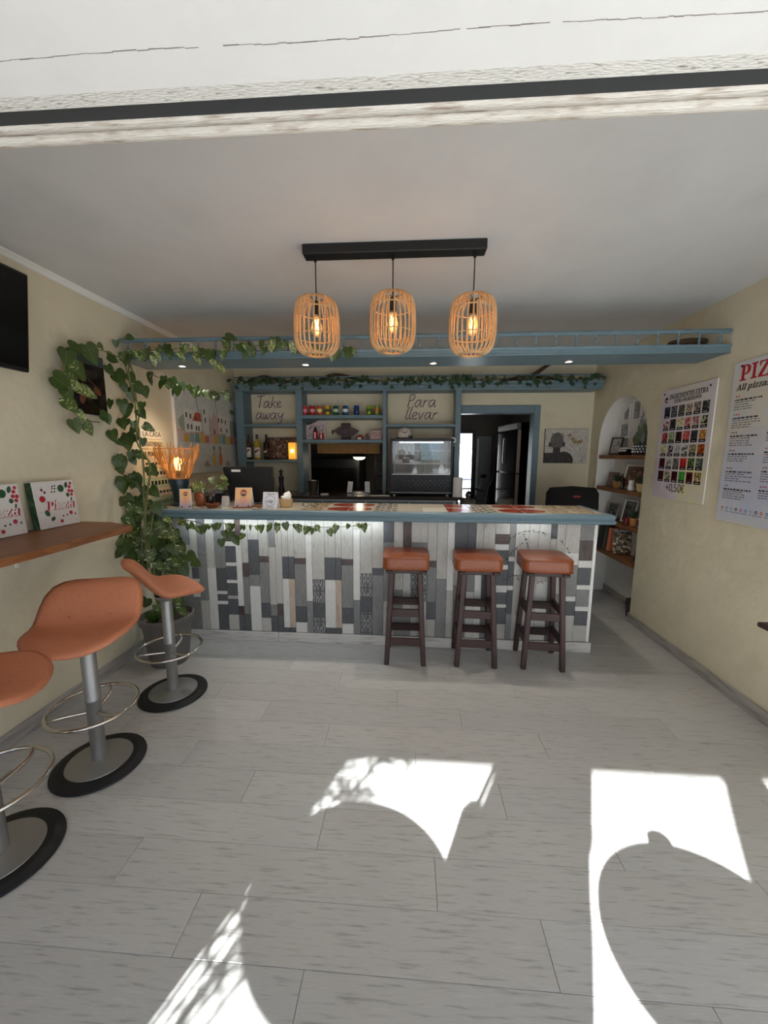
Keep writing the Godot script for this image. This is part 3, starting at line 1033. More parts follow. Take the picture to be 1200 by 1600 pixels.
	pic_circle(im3, 72, 34, 9, 9, C(196, 178, 178))
	im3.fill_rect(Rect2i(4, 84, 26, 9), C(232, 226, 224))
	pic_speck(im3, Rect2i(0, 20, 90, 64), [C(176, 156, 156), C(206, 190, 190), C(150, 120, 122)], 160, 6)
	var pz := thing("leaflet_box", "pink printed box with a script logo behind two red bottles", "box", Vector3(-1.155, 1.785, -4.78))
	card(pz, "carton", 0.235, 0.235, 0.05, im3, M.paper, Vector3(0, 0.1185, 0.03))
	for q in 2:
		var s := thing("red_bottle", ["tall red bottle with a dark cap and white print", "short red bottle with a pale top"][q], "bottle", Vector3(-1.14 + 0.075 * q, 1.785, -4.68), 0.0, "red bottles before the pink box")
		var hh: float = [0.145, 0.115][q]
		var b := MB.new()
		b.lathe([Vector2(0, 0), Vector2(0.026, 0), Vector2(0.027, 0.005), Vector2(0.027, hh * 0.62), Vector2(0.012, hh * 0.85), Vector2(0.012, hh), Vector2(0, hh)], 16)
		put("body", b, plain(C(168, 22, 34), 0.15), s)
		var cp := MB.new()
		cp.lathe([Vector2(0.024, hh * 0.6), Vector2(0.02, hh * 0.8), Vector2(0.0135, hh * 0.86), Vector2(0.0135, hh + 0.004), Vector2(0, hh + 0.004)], 16)
		put("cap", cp, plain(C(20, 16, 20) if q == 0 else C(200, 176, 172), 0.3), s)
		put("print", B1(Vector3(0, hh * 0.36, 0.0268), Vector3(0.012, hh * 0.5, 0.002)), M.paper, s)
	var sh := thing("carved_plaque", "dark brown carved wooden plaque with a spigot, in the middle of the shelf", "plaque", Vector3(-0.775, 1.785, -4.76))
	var hp := PackedVector2Array([Vector2(-0.055, 0), Vector2(0.055, 0), Vector2(0.058, 0.045), Vector2(0.09, 0.06), Vector2(0.15, 0.1), Vector2(0.155, 0.115), Vector2(0.11, 0.135), Vector2(0.075, 0.15), Vector2(0.058, 0.155), Vector2(0.055, 0.2), Vector2(-0.055, 0.2), Vector2(-0.058, 0.16), Vector2(-0.09, 0.15), Vector2(-0.13, 0.118), Vector2(-0.135, 0.1), Vector2(-0.1, 0.065), Vector2(-0.058, 0.045)])
	var hm := MB.new()
	hm.prism(hp, 0.05)
	put("shield", hm, M.dark_wood, sh)
	var bp := MB.new()
	bp.box(Vector3(0, 0.1, 0.052), Vector3(0.09, 0.07, 0.01), 0.004)
	bp.box(Vector3(0, 0.178, 0.052), Vector3(0.07, 0.02, 0.01), 0.004)
	bp.box(Vector3(0, 0.025, 0.052), Vector3(0.07, 0.02, 0.01), 0.004)
	put("carving", bp, M.dark_wood, sh)
	var tp := MB.new()
	tp.tube([Vector3(-0.13, 0.108, 0.025), Vector3(-0.17, 0.108, 0.025)], 0.009, 10)
	tp.tube([Vector3(-0.165, 0.118, 0.025), Vector3(-0.165, 0.07, 0.025)], 0.011, 10)
	put("spigot", tp, M.dark_wood, sh)
	var im4 := pic(96, 56, C(66, 36, 34))
	im4.fill_rect(Rect2i(2, 2, 92, 30), C(196, 172, 168))
	im4.fill_rect(Rect2i(4, 34, 86, 20), C(206, 160, 160))
	for q in 4:
		pic_circle(im4, 16 + q * 21, 18, 9, 9, [C(120, 40, 44), C(90, 60, 54), C(140, 70, 66), C(100, 40, 40)][q])
		pic_circle(im4, 16 + q * 21, 18, 5, 6, C(206, 184, 178))
	var s4 := thing("snack_box", "low red and pink printed box leaning at the shelf's right end", "box", Vector3(-0.405, 1.785, -4.72))
	card(s4, "carton", 0.155, 0.115, 0.045, im4, M.paper, Vector3(0, 0.0575, 0.02))
	var s5 := thing("tea_box", "narrow dark box standing on end next to the snack box", "box", Vector3(-0.52, 1.785, -4.71))
	var im5 := pic(20, 50, C(40, 22, 22))
	pic_circle(im5, 10, 12, 6, 6, C(196, 80, 66))
	pic_circle(im5, 10, 34, 6, 6, C(190, 160, 140))
	card(s5, "carton", 0.024, 0.075, 0.024, im5, M.black, Vector3(0, 0.0375, 0.01))
	var s6 := thing("biscuit_tin", "small domed red tin with a white face, before the plaque", "tin", Vector3(-0.602, 1.785, -4.7))
	var dm := MB.new()
	dm.lathe([Vector2(0, 0), Vector2(0.044, 0), Vector2(0.045, 0.02), Vector2(0.036, 0.046), Vector2(0.014, 0.058), Vector2(0, 0.06)], 20)
	put("tin", dm, plain(C(150, 40, 42), 0.4), s6)
	put("label", B1(Vector3(0, 0.016, 0.0415), Vector3(0.05, 0.022, 0.008), 0.003), M.paper, s6)
	# driftwood over the cornice
	var tw := [[[-1.98, 2.47, -4.72], [-1.8, 2.53, -4.72], [-1.6, 2.5, -4.7], [-1.35, 2.44, -4.72]], [[-1.12, 2.45, -4.72], [-0.98, 2.53, -4.72], [-0.78, 2.53, -4.7], [-0.55, 2.46, -4.72]], [[1.0, 2.44, -4.72], [1.25, 2.49, -4.7], [1.5, 2.5, -4.72], [1.75, 2.46, -4.72]], [[1.2, 2.45, -4.66], [1.4, 2.52, -4.68], [1.52, 2.6, -4.72], [1.62, 2.66, -4.75]]]
	var dl := ["curved driftwood branch on the cornice beside the left wall", "arched driftwood branch on the cornice above the cans", "long driftwood branch lying on the cornice above the door", "forked driftwood branch rising from the cornice above the door"]
	for q in 4:
		var pts := []
		for p in tw[q]:
			pts.append(Vector3(p[0], p[1], p[2]))
		var path := smooth_path(pts, 5)
		var rad := []
		for p in path.size():
			rad.append(0.022 - 0.014 * absf(float(p) / path.size() - 0.45) + rng.randf_range(-0.002, 0.002))
		var mb := MB.new()
		mb.tube(path, rad, 8)
		single("driftwood", mb, M.bark, dl[q], "branch", Vector3.ZERO, Basis(), "driftwood on the cornice")

	display_case()
	back_counter_items()


func sphere_mb(r: float) -> MB:
	var mb := MB.new()
	mb.ball(Vector3.ZERO, Vector3(r, r, r), 14, 10)
	return mb

const GLYPH := {
	"T": [[0, 1.85, 0.6, 1.88, 1.25, 1.95], [0.68, 1.9, 0.55, 1.0, 0.42, 0]],
	"a": [[0.92, 0.9, 0.6, 1.04, 0.22, 0.8, 0.06, 0.32, 0.28, 0.02, 0.62, 0.25, 0.88, 0.8, 0.93, 0.98, 0.86, 0.4, 0.98, 0.04, 1.16, 0.12]],
	"k": [[0.38, 1.85, 0.22, 0.9, 0.1, 0], [0.88, 1.0, 0.5, 0.72, 0.22, 0.5, 0.5, 0.38, 0.9, 0]],
	"e": [[0.1, 0.48, 0.45, 0.52, 0.74, 0.74, 0.7, 0.98, 0.44, 1.03, 0.14, 0.7, 0.12, 0.22, 0.4, 0.02, 0.84, 0.2]],
	"w": [[0.08, 1, 0.06, 0.4, 0.2, 0.04, 0.42, 0.25, 0.58, 0.78, 0.58, 0.3, 0.76, 0.03, 1.02, 0.35, 1.12, 0.98]],
	"y": [[0.12, 1, 0.1, 0.5, 0.34, 0.3, 0.76, 0.65, 0.94, 1, 0.84, 0.3, 0.6, -0.6, 0.32, -0.8, 0.12, -0.55]],
	"P": [[0.42, 1.8, 0.28, 0.9, 0.14, 0], [0.36, 1.7, 0.8, 1.9, 1.1, 1.6, 0.86, 1.05, 0.3, 0.92]],
	"r": [[0.22, 1, 0.16, 0.5, 0.1, 0], [0.14, 0.45, 0.4, 0.9, 0.78, 0.96]],
	"l": [[0.48, 1.9, 0.26, 1.0, 0.16, 0.3, 0.26, 0.02, 0.5, 0.12]],
	"v": [[0.08, 1, 0.2, 0.4, 0.32, 0.02, 0.6, 0.5, 0.86, 1.05]],
}

func letter_sign(s: String, at: Vector3, u: float, label: String) -> void:
	var t := thing("letter_sign", label, "sign", at, 0.0, "letter signs on the back wall")
	var lines := s.split("\n")
	for li in lines.size():
		var adv := {"T": 1.15, "P": 1.2, "l": 0.52, "r": 0.9, "v": 1.0, "k": 1.0, "e": 0.98, "w": 1.28, "a": 1.22, "y": 1.1}
		var w := 0.0
		for ch in lines[li]:
			w += adv[ch]
		var x := -w / 2.0
		for ch in lines[li]:
			var halo := MB.new()
			var core := MB.new()
			for st in GLYPH[ch]:
				var pts := []
				for k in range(0, st.size(), 2):
					pts.append(Vector3((x + st[k] + st[k + 1] * 0.12) * u, (st[k + 1] + (0.55 if li == 0 else -1.32)) * u, 0))
				var path := smooth_path(pts, 4)
				halo.tube(path, 0.0095, 6)
				var up := []
				for p in path:
					up.append(p + Vector3(0, 0, 0.0085))
				core.tube(up, 0.0046, 6)
			var o := put("letter", core, M.maroon, t)
			put("halo", halo, M.white, o)
			x += adv[ch]


func display_case() -> void:
	var t := thing("display_fridge", "black countertop display fridge with a lit glass front", "display fridge", Vector3(0.13, 1.15, -4.5))
	var w := 0.35
	var d := 0.14
	# feet, machine base with vents, frame, glass
	for sx in [-1, 1]:
		for sz in [-1, 1]:
			put("foot", B1(Vector3(sx * 0.3, 0.006, sz * 0.1), Vector3(0.03, 0.012, 0.03), 0.003), M.steel, t)
	put("base", BX(Vector3(-w, 0.012, -d), Vector3(w, 0.235, d), 0.008), M.black, t)
	for r in 6:
		for k in 26:
			if (k + r) % 2 == 0:
				put("vent", B1(Vector3(-0.3 + k * 0.024, 0.06 + r * 0.022, d + 0.001), Vector3(0.014, 0.008, 0.003), 0.001), M.black_gloss, t)
	put("drip_rail", BX(Vector3(-w, 0.03, d), Vector3(w, 0.042, d + 0.012), 0.003), M.satin, t)
	var fr := MB.new()
	for sx in [-1, 1]:
		fr.box(Vector3(sx * (w - 0.012), 0.43, d - 0.012), Vector3(0.024, 0.4, 0.024), 0.003)
		fr.box(Vector3(sx * (w - 0.012), 0.43, -d + 0.012), Vector3(0.024, 0.4, 0.024), 0.003)
	fr.box(Vector3(0, 0.625, 0), Vector3(2 * w, 0.03, 2 * d), 0.005)
	put("frame", fr, M.black, t)
	put("floor_tray", BX(Vector3(-w + 0.024, 0.235, -d + 0.02), Vector3(w - 0.024, 0.245, d - 0.01), 0.002), M.steel, t)
	# rear panel: patterned tile on the left, pale blue sheet on the right
	var im := pic(140, 80, C(150, 158, 160))
	im.fill_rect(Rect2i(4, 4, 50, 28), C(188, 190, 186))
	for q in 5:
		pic_line(im, Vector2(4 + q * 12, 4), Vector2(16 + q * 12, 31), 1, C(90, 96, 96))
		pic_line(im, Vector2(16 + q * 12, 4), Vector2(4 + q * 12, 31), 1, C(90, 96, 96))
	im.fill_rect(Rect2i(54, 0, 16, 50), C(40, 46, 54))
	im.fill_rect(Rect2i(4, 34, 50, 12), C(52, 54, 56))
	im.fill_rect(Rect2i(4, 46, 50, 12), C(196, 198, 192))
	im.fill_rect(Rect2i(70, 4, 50, 42), C(136, 172, 192))
	pic_speck(im, Rect2i(70, 26, 50, 20), [C(120, 150, 160), C(156, 184, 196), C(110, 136, 140)], 90, 5)
	im.fill_rect(Rect2i(70, 46, 50, 10), C(88, 108, 104))
	im.fill_rect(Rect2i(4, 58, 130, 20), C(70, 74, 76))
	card(t, "rear_panel", 0.64, 0.37, 0.006, im, M.black, Vector3(0, 0.43, -d + 0.03))
	for y in [0.36, 0.5]:
		put("shelf", BX(Vector3(-w + 0.024, y, -d + 0.03), Vector3(w - 0.024, y + 0.006, d - 0.03), 0.002), M.glass, t)
		put("shelf_edge", BX(Vector3(-w + 0.024, y - 0.001, d - 0.03), Vector3(w - 0.024, y + 0.008, d - 0.026), 0.001), M.satin, t)
	put("front_glass", BX(Vector3(-w + 0.024, 0.245, d - 0.008), Vector3(w - 0.024, 0.61, d - 0.004)), M.glass, t)
	for sx in [-1, 1]:
		put("side_glass", BX(Vector3(sx * (w - 0.012) - 0.002, 0.245, -d + 0.024), Vector3(sx * (w - 0.012) + 0.002, 0.61, d - 0.024)), M.glass, t)
	put("led", B1(Vector3(0, 0.598, 0.06), Vector3(0.5, 0.012, 0.02), 0.002), glow(Color(0.92, 0.96, 1.0), 4.0), t)
	var al := AreaLight3D.new()
	al.name = "case_light"
	al.area_size = Vector2(0.5, 0.02)
	al.light_color = Color(0.9, 0.96, 1.0)
	al.light_energy = 0.035
	al.area_range = 4.0
	al.shadow_enabled = true
	t.add_child(al)
	al.position = Vector3(0, 0.588, 0.06)
	al.rotation = Vector3(-PI / 2, 0, 0)
	# contents
	var tb := thing("food_tub", "black lidded tub on the fridge's middle shelf", "tub", Vector3(-0.04, 1.516, -4.5))
	put("tub", B1(Vector3(0, 0.025, 0), Vector3(0.08, 0.05, 0.08), 0.006), M.black, tb)
	put("lid", B1(Vector3(0, 0.055, 0), Vector3(0.086, 0.01, 0.086), 0.003), M.satin, tb)
	var jg := thing("milk_jug", "white plastic jug at the right of the display fridge", "jug", Vector3(0.37, 1.395, -4.48))
	var jb := MB.new()
	jb.lathe([Vector2(0, 0), Vector2(0.036, 0), Vector2(0.04, 0.01), Vector2(0.038, 0.07), Vector2(0.02, 0.09), Vector2(0.018, 0.105), Vector2(0, 0.105)], 16)
	put("jug", jb, M.paper, jg)
	var hd := MB.new()
	hd.tube(smooth_path([Vector3(0.036, 0.07, 0), Vector3(0.06, 0.06, 0), Vector3(0.058, 0.03, 0), Vector3(0.038, 0.02, 0)], 4), 0.006, 6)
	put("handle", hd, M.paper, jg)
	# cap on top
	var c := thing("baseball_cap", "white and black trucker cap lying on the display fridge", "cap", Vector3(-0.06, 1.803, -4.5))
	var cr := MB.new()
	cr.lathe([Vector2(0.085, 0), Vector2(0.088, 0.03), Vector2(0.08, 0.07), Vector2(0.055, 0.1), Vector2(0.02, 0.113), Vector2(0, 0.114)], 20)
	put("crown", cr, plain(C(196, 186, 178), 0.85), c)
	var bk := MB.new()
	var rows := []
	for r in 5:
		var row := []
		var la := 0.02 + r * 0.3
		for s in 9:
			var an := deg_to_rad(-60.0 + s * 30.0)
			var rr := 0.0905 * cos(la * 0.9)
			row.append(Vector3(cos(-an) * rr, 0.118 * sin(la * 0.95), sin(-an) * rr))
		rows.append(row)
	bk.sheet(rows)
	put("mesh_back", bk, plain(C(30, 22, 22), 0.9), c)
	var vs := PackedVector2Array()
	for s in 11:
		var an := PI * s / 10.0
		vs.append(Vector2(cos(an) * 0.088, -0.07 - sin(an) * 0.085))
	for s in 11:
		var an := PI * s / 10.0
		vs.append(Vector2(-cos(an) * 0.086, -sin(an) * 0.086 + 0.0))
	var vm := MB.new()
	vm.prism(vs, 0.004, Transform3D(Basis(Vector3.RIGHT, -PI / 2 + 0.16), Vector3(0, 0.004, 0.0)))
	put("brim", vm, plain(C(28, 20, 20), 0.8), c)
	var em := MB.new()
	var sm := []
	for s in 9:
		var an := PI + PI * s / 8.0
		sm.append(Vector3(cos(an) * 0.028, 0.07 + sin(an) * 0.02, 0.0815 - sin(an) * 0.004))
	em.tube(sm, 0.004, 6)
	put("emblem", em, M.ink, c)


func back_counter_items() -> void:
	# steel bucket, paper towel, shakers, papers
	var b := thing("ice_bucket", "small stainless steel bucket at the left of the hatch", "bucket", Vector3(-1.13, 1.15, -4.5))
	var m := MB.new()
	m.lathe([Vector2(0, 0), Vector2(0.048, 0), Vector2(0.05, 0.004), Vector2(0.062, 0.15), Vector2(0.066, 0.154), Vector2(0.06, 0.154), Vector2(0.047, 0.008), Vector2(0, 0.008)], 24)
	put("bucket", m, M.steel, b)
	var r := thing("paper_towel_roll", "white kitchen paper roll standing next to the door frame", "paper roll", Vector3(0.535, 1.15, -4.3))
	m = MB.new()
	m.lathe([Vector2(0.02, 0.0), Vector2(0.055, 0.0), Vector2(0.056, 0.004), Vector2(0.053, 0.21), Vector2(0.05, 0.214), Vector2(0.02, 0.214)], 24)
	put("roll", m, M.paper, r)
	m = MB.new()
	m.lathe([Vector2(0.0205, 0.002), Vector2(0.0205, 0.216), Vector2(0.017, 0.216), Vector2(0.017, 0.002)], 16)
	put("core", m, plain(C(150, 120, 90), 0.9), r)
	var cm := thing("wall_camera", "small white round camera on the upright by the door", "camera", Vector3(0.495, 1.775, -4.56))
	m = MB.new()
	m.lathe([Vector2(0, 0.0), Vector2(0.03, 0.0), Vector2(0.036, 0.01), Vector2(0.036, 0.024), Vector2(0.024, 0.03), Vector2(0.02, 0.026), Vector2(0, 0.026)], 20, Transform3D(Basis(Vector3.RIGHT, PI / 2), Vector3.ZERO))
	put("shell", m, M.paper, cm)
	put("lens", sphere_mb(0.018), M.black_gloss, cm, Vector3(0, 0, 0.02))
	put("stem", B1(Vector3(0, -0.045, 0.0), Vector3(0.012, 0.03, 0.012), 0.003), M.paper, cm)
	put("bracket", BX(Vector3(-0.006, -0.06, -0.045), Vector3(0.03, -0.05, 0.006), 0.002), M.paper, cm)
	for k in 3:
		var s := thing(["cocktail_shaker", "herb_shaker", "pepper_mill"][k], ["slim steel cocktail shaker with a dark top behind the card stand", "squat steel shaker with dark herbs standing out of it", "tall black pepper mill beside the blue upright"][k], ["shaker", "shaker", "mill"][k], Vector3(-1.8 + [0.0, 0.13, 0.26][k] + 0.02, 1.15, -4.5))
		m = MB.new()
		m.lathe([[Vector2(0, 0), Vector2(0.026, 0), Vector2(0.027, 0.01), Vector2(0.03, 0.16), Vector2(0.02, 0.2), Vector2(0, 0.2)], [Vector2(0, 0), Vector2(0.036, 0), Vector2(0.045, 0.19), Vector2(0.043, 0.19), Vector2(0.034, 0.01), Vector2(0, 0.01)], [Vector2(0, 0), Vector2(0.034, 0), Vector2(0.034, 0.05), Vector2(0.024, 0.1), Vector2(0.032, 0.2), Vector2(0, 0.2)]][k], 18)
		put("body", m, M.steel if k < 2 else M.black, s)
		m = MB.new()
		if k == 1:
			for q in 7:
				m.tube([Vector3(0, 0.15, 0), Vector3(rng.randf_range(-0.03, 0.03), 0.25, rng.randf_range(-0.03, 0.03))], 0.006, 5)
		else:
			m.lathe([Vector2(0.016, 0.198), Vector2(0.016, 0.25), Vector2(0.03, 0.255) if k == 2 else Vector2(0.014, 0.27), Vector2(0.0, 0.29)], 14)
		put("top", m, M.black if k != 1 else M.ivy, s)
	var pp := [[-0.98, -4.4, 0.09, 0.05, 0.3, 0.012], [-0.56, -4.42, 0.16, 0.09, 0.9, 0.004], [-0.33, -4.33, 0.22, 0.12, 0.1, 0.003]]
	for k in 3:
		single("note_paper", B1(Vector3(0, pp[k][5] / 2, 0), Vector3(pp[k][2], pp[k][5], pp[k][3]), 0.0005), M.paper, ["little white notepad lying on the granite by the bucket", "crumpled order slip lying on the granite under the hatch", "large white sheet lying at the edge of the granite"][k], "paper", Vector3(pp[k][0], 1.15, pp[k][1]), Basis(Vector3.UP, pp[k][4]))
	for k in 2:
		var s := thing("order_card", ["leaning pale card on the hatch sill, left of the pair", "upright pale card with a dark back on the hatch sill"][k], "card", Vector3([-0.72, -0.5][k], 1.15, -4.6))
		put("card", B1(Vector3(0, 0.07, 0), Vector3(0.06, 0.14, 0.012), 0.002), M.paper, s, Vector3.ZERO, Basis(Vector3.FORWARD, [0.12, -0.03][k]))
		put("foot", B1(Vector3(0, 0.004, -0.01), Vector3(0.07, 0.008, 0.05), 0.002), M.black, s)
	M.bamboo = wood([C(140, 100, 54), C(176, 132, 78), C(158, 116, 64)], 96, Vector3(1, 8, 1), 0.6)
	# bamboo blind rolled up at the top of the hatch
	var bl := thing("bamboo_blind", "rolled bamboo blind across the top of the kitchen hatch", "blind", Vector3(-0.78, 1.745, -4.93))
	for k in 7:
		m = MB.new()
		m.off = Vector2(k * 1.3, 0.4 * k)
		m.box(Vector3(0, -0.012 - 0.017 * k, 0), Vector3(0.8, 0.0155, 0.02), 0.004)
		put("slat", m, M.bamboo, bl)
	for k in 7:
		put("cord", B1(Vector3(-0.36 + 0.12 * k, -0.065, 0.0115), Vector3(0.003, 0.125, 0.002)), M.twig, bl)


# ---------------------------------------------------------------- kitchen behind the hatch and the door
func build_kitchen() -> void:
	var km := rough_mat([C(104, 100, 94), C(120, 116, 108)], 0.01, 81, Vector3(0.6, 0.6, 0.6), 0.8)
	struct("wall_kitchen_left", BX(Vector3(-2.4, 0, -7.35), Vector3(-2.2, 2.6, -4.97)), km)
	struct("wall_kitchen_right", BX(Vector3(1.8, 0, -7.35), Vector3(2.0, 2.6, -4.97)), km)
	struct("ceiling_kitchen", BX(Vector3(-2.4, 2.6, -7.4), Vector3(2.0, 2.75, -4.97)), km)
	var w := MB.new()
	for r in [[-2.4, 0.72, 0.0, 2.6], [0.72, 1.16, 2.02, 2.6], [1.16, 2.0, 0.0, 2.6]]:
		w.box(Vector3((r[0] + r[1]) / 2, (r[2] + r[3]) / 2, -7.27), Vector3(r[1] - r[0], r[3] - r[2], 0.14))
	struct("wall_kitchen_back", w, km)
	var d := Node3D.new()
	d.name = "door_2"
	add_child(d)
	d.set_meta("kind", "structure")
	put("frame", BX(Vector3(1.13, 0, -7.22), Vector3(1.19, 2.05, -7.16), 0.004), M.black, d)
	put("frame", BX(Vector3(0.7, 2.0, -7.22), Vector3(1.13, 2.05, -7.16), 0.004), M.black, d)
	# grey leaf folded back against the wall
	var lf := put("leaf", BX(Vector3(1.2, 0.02, -7.15), Vector3(1.46, 1.95, -7.11), 0.004), plain(C(140, 146, 150), 0.5), d)
	put("edge_strip", BX(Vector3(1.2, 0.9, -7.11), Vector3(1.235, 1.9, -7.1), 0.002), M.white, lf)
	for k in 4:
		put("groove", BX(Vector3(1.26 + k * 0.05, 0.1, -7.11), Vector3(1.262 + k * 0.05, 1.85, -7.108)), M.slab, lf)
	# outside the back door: yard with a rail and a pale house
	struct("floor_yard", BX(Vector3(-3, -0.2, -14), Vector3(6, -0.02, -7.4)), plain(C(190, 182, 172), 0.9))
	var rl := thing("balcony_railing", "thin white railing seen through the back door", "railing", Vector3(1.1, 0, -9.2))
	put("top_rail", B1(Vector3(0, 1.05, 0), Vector3(2.4, 0.04, 0.04), 0.005), M.white, rl)
	put("bottom_rail", B1(Vector3(0, 0.1, 0), Vector3(2.4, 0.03, 0.03), 0.005), M.white, rl)
	for k in 17:
		put("baluster", B1(Vector3(-1.2 + k * 0.15, 0.51, 0), Vector3(0.02, 1.06, 0.02)), M.white, rl)
	var hs := thing("house", "pale house wall across the yard behind the kitchen", "house", Vector3(1.4, -0.02, -13.4))
	put("wall", BX(Vector3(-4, 0, -0.4), Vector3(4, 1.9, 0)), M.soffit, hs)
	put("roof_edge", BX(Vector3(-4.1, 1.9, -0.5), Vector3(4.1, 2.0, 0.1)), M.white, hs)
	# tall black fridge
	M.fridge = plain(C(8, 8, 9), 0.1, 0.0, 0.35)
	var f := thing("fridge", "tall black fridge with a pale door edge inside the kitchen", "fridge", Vector3(1.62, 0, -5.85), 0.14)
	put("cabinet", BX(Vector3(-0.16, 0.03, -0.36), Vector3(0.12, 2.06, 0.36), 0.01), M.fridge, f)
	put("door", BX(Vector3(-0.21, 0.06, -0.35), Vector3(-0.165, 1.35, 0.35), 0.008), M.fridge, f)
	put("door", BX(Vector3(-0.21, 1.365, -0.35), Vector3(-0.165, 1.96, 0.35), 0.008), M.fridge, f)
	put("door_edge", BX(Vector3(-0.2, 0.06, 0.351), Vector3(-0.15, 1.35, 0.356), 0.001), plain(C(176, 158, 144), 0.6), f)
	put("door_edge", BX(Vector3(-0.2, 1.365, 0.351), Vector3(-0.15, 1.96, 0.356), 0.001), plain(C(176, 158, 144), 0.6), f)
	put("top_trim", BX(Vector3(-0.215, 1.97, -0.36), Vector3(-0.16, 2.05, 0.36), 0.004), M.satin, f)
	var hd := MB.new()
	hd.tube(smooth_path([Vector3(-0.205, 1.5, -0.1), Vector3(-0.222, 1.52, -0.1), Vector3(-0.222, 1.83, -0.1), Vector3(-0.205, 1.85, -0.1)], 4), 0.012, 8)
	put("handle", hd, M.chrome, f)
	# apron hung on the fridge
	var ap := thing("apron", "black apron hanging at the far end of the fridge", "apron", Vector3(1.46, 0.5, -6.48))
	var rows := []
	for r in 12:
		var row := []
		var y := 1.25 - r * 0.11
		var wd := 0.04 + 0.012 * r + (0.05 if r > 5 else 0.0)
		for s in 14:
			var an := -TAU * s / 14
			row.append(Vector3(cos(an) * wd * (1.0 + 0.12 * sin(s * 2.6)), y, sin(an) * wd * 0.8))
		rows.push_front(row)
	var am := MB.new()
	am.sheet(rows, true)
	put("cloth", am, plain(C(12, 12, 13), 0.95), ap)
	var hk := MB.new()
	hk.tube([Vector3(0, 1.24, 0), Vector3(0.05, 1.4, 0.0), Vector3(0.12, 1.46, 0.1)], 0.006, 6)
	put("strap", hk, M.black, ap)
	# parked scooter just inside the back door
	var sc := thing("scooter", "black and chrome scooter standing by the kitchen's back door", "scooter", Vector3(0.95, 0, -6.72), 0.2)
	for zz in [-0.45, 0.35]:
		var wl := MB.new()
		wl.lathe([Vector2(0.13, -0.03), Vector2(0.2, -0.04), Vector2(0.225, 0.0), Vector2(0.2, 0.04), Vector2(0.13, 0.03), Vector2(0.13, -0.03)], 24, Transform3D(Basis(Vector3(0, 0, 1), PI / 2), Vector3(0, 0.226, zz)))
		put("wheel", wl, M.rubber, sc)
	var bd := MB.new()
	bd.tube(smooth_path([Vector3(0, 0.32, -0.6), Vector3(0, 0.5, -0.3), Vector3(0, 0.5, 0.0), Vector3(0, 0.28, 0.12), Vector3(0, 0.28, 0.25)], 5), [0.05, 0.07, 0.09, 0.11, 0.12, 0.13, 0.13, 0.13, 0.13, 0.12, 0.12, 0.11, 0.1, 0.09, 0.08, 0.08, 0.07, 0.07, 0.06, 0.05, 0.05], 12)
	put("body", bd, M.black_gloss, sc)
	put("saddle", B1(Vector3(0, 0.7, -0.28), Vector3(0.22, 0.09, 0.55), 0.03), M.black, sc)
	put("saddle_post", B1(Vector3(0, 0.6, -0.28), Vector3(0.16, 0.16, 0.4), 0.02), M.black, sc)
	put("leg_shield", B1(Vector3(0, 0.66, 0.27), Vector3(0.3, 0.5, 0.05), 0.02, Basis(Vector3.RIGHT, -0.2)), M.chrome, sc)
	var hb := MB.new()
	hb.tube([Vector3(0, 0.24, 0.36), Vector3(0, 1.02, 0.2)], 0.02, 10)
	hb.tube(smooth_path([Vector3(-0.3, 1.0, 0.12), Vector3(-0.12, 1.05, 0.2), Vector3(0.12, 1.05, 0.2), Vector3(0.3, 1.0, 0.12)], 4), 0.013, 8)
	put("handlebar", hb, M.black, sc)
	for s in [-1, 1]:
		var mi := MB.new()
		mi.tube([Vector3(s * 0.2, 1.04, 0.17), Vector3(s * 0.26, 1.22, 0.16)], 0.005, 6)
		mi.ball(Vector3(s * 0.27, 1.26, 0.16), Vector3(0.06, 0.035, 0.012), 12, 8)
		put("mirror", mi, M.black, sc)
	put("headlamp", sphere_mb(0.07), M.chrome, sc, Vector3(0, 0.95, 0.25))
	# lamp over the pass
	var kl := thing("kitchen_lamp", "small round lamp glowing white in the dark kitchen hatch", "lamp", Vector3(-0.78, 1.585, -6.0))
	var sh := MB.new()
	sh.lathe([Vector2(0.105, -0.01), Vector2(0.112, 0.0), Vector2(0.07, 0.05), Vector2(0.02, 0.08), Vector2(0, 0.085)], 24)
	put("shade", sh, M.black, kl)
	put("bulb", sphere_mb(0.01), glow(Color(1, 0.95, 0.84), 8.0), kl, Vector3(0, -0.012, 0), Basis().scaled(Vector3(9.4, 4.2, 9.4)))
	lamp(kl, Vector3(0, -0.065, 0), Color(1, 0.93, 0.8), 0.05, 0.04)
	var co := MB.new()
	co.tube([Vector3(0, 0.08, 0), Vector3(0, 1.015, 0)], 0.004, 6)
	put("cord", co, M.black, kl)
	# dark stove block and shelves inside the hatch
	var st := thing("oven", "dark steel oven block in the kitchen behind the hatch", "oven", Vector3(-1.2, 0, -6.6))
	put("body", BX(Vector3(-0.6, 0, -0.5), Vector3(0.4, 1.55, 0.4), 0.01), M.black, st)
	put("door", BX(Vector3(-0.55, 1.0, 0.4), Vector3(0.35, 1.4, 0.42), 0.006), M.black_gloss, st)
	var rk := thing("kitchen_rack", "dark metal shelf rack in the kitchen at the hatch's right side", "rack", Vector3(-0.3, 0, -6.3))
	for sx in [-0.25, 0.25]:
		put("post", BX(Vector3(sx - 0.015, 0, -0.015), Vector3(sx + 0.015, 1.9, 0.015)), M.black, rk)
	for y in [0.6, 1.0, 1.25, 1.5, 1.8]:
		put("shelf", BX(Vector3(-0.25, y, -0.2), Vector3(0.25, y + 0.02, 0.2)), M.black, rk)


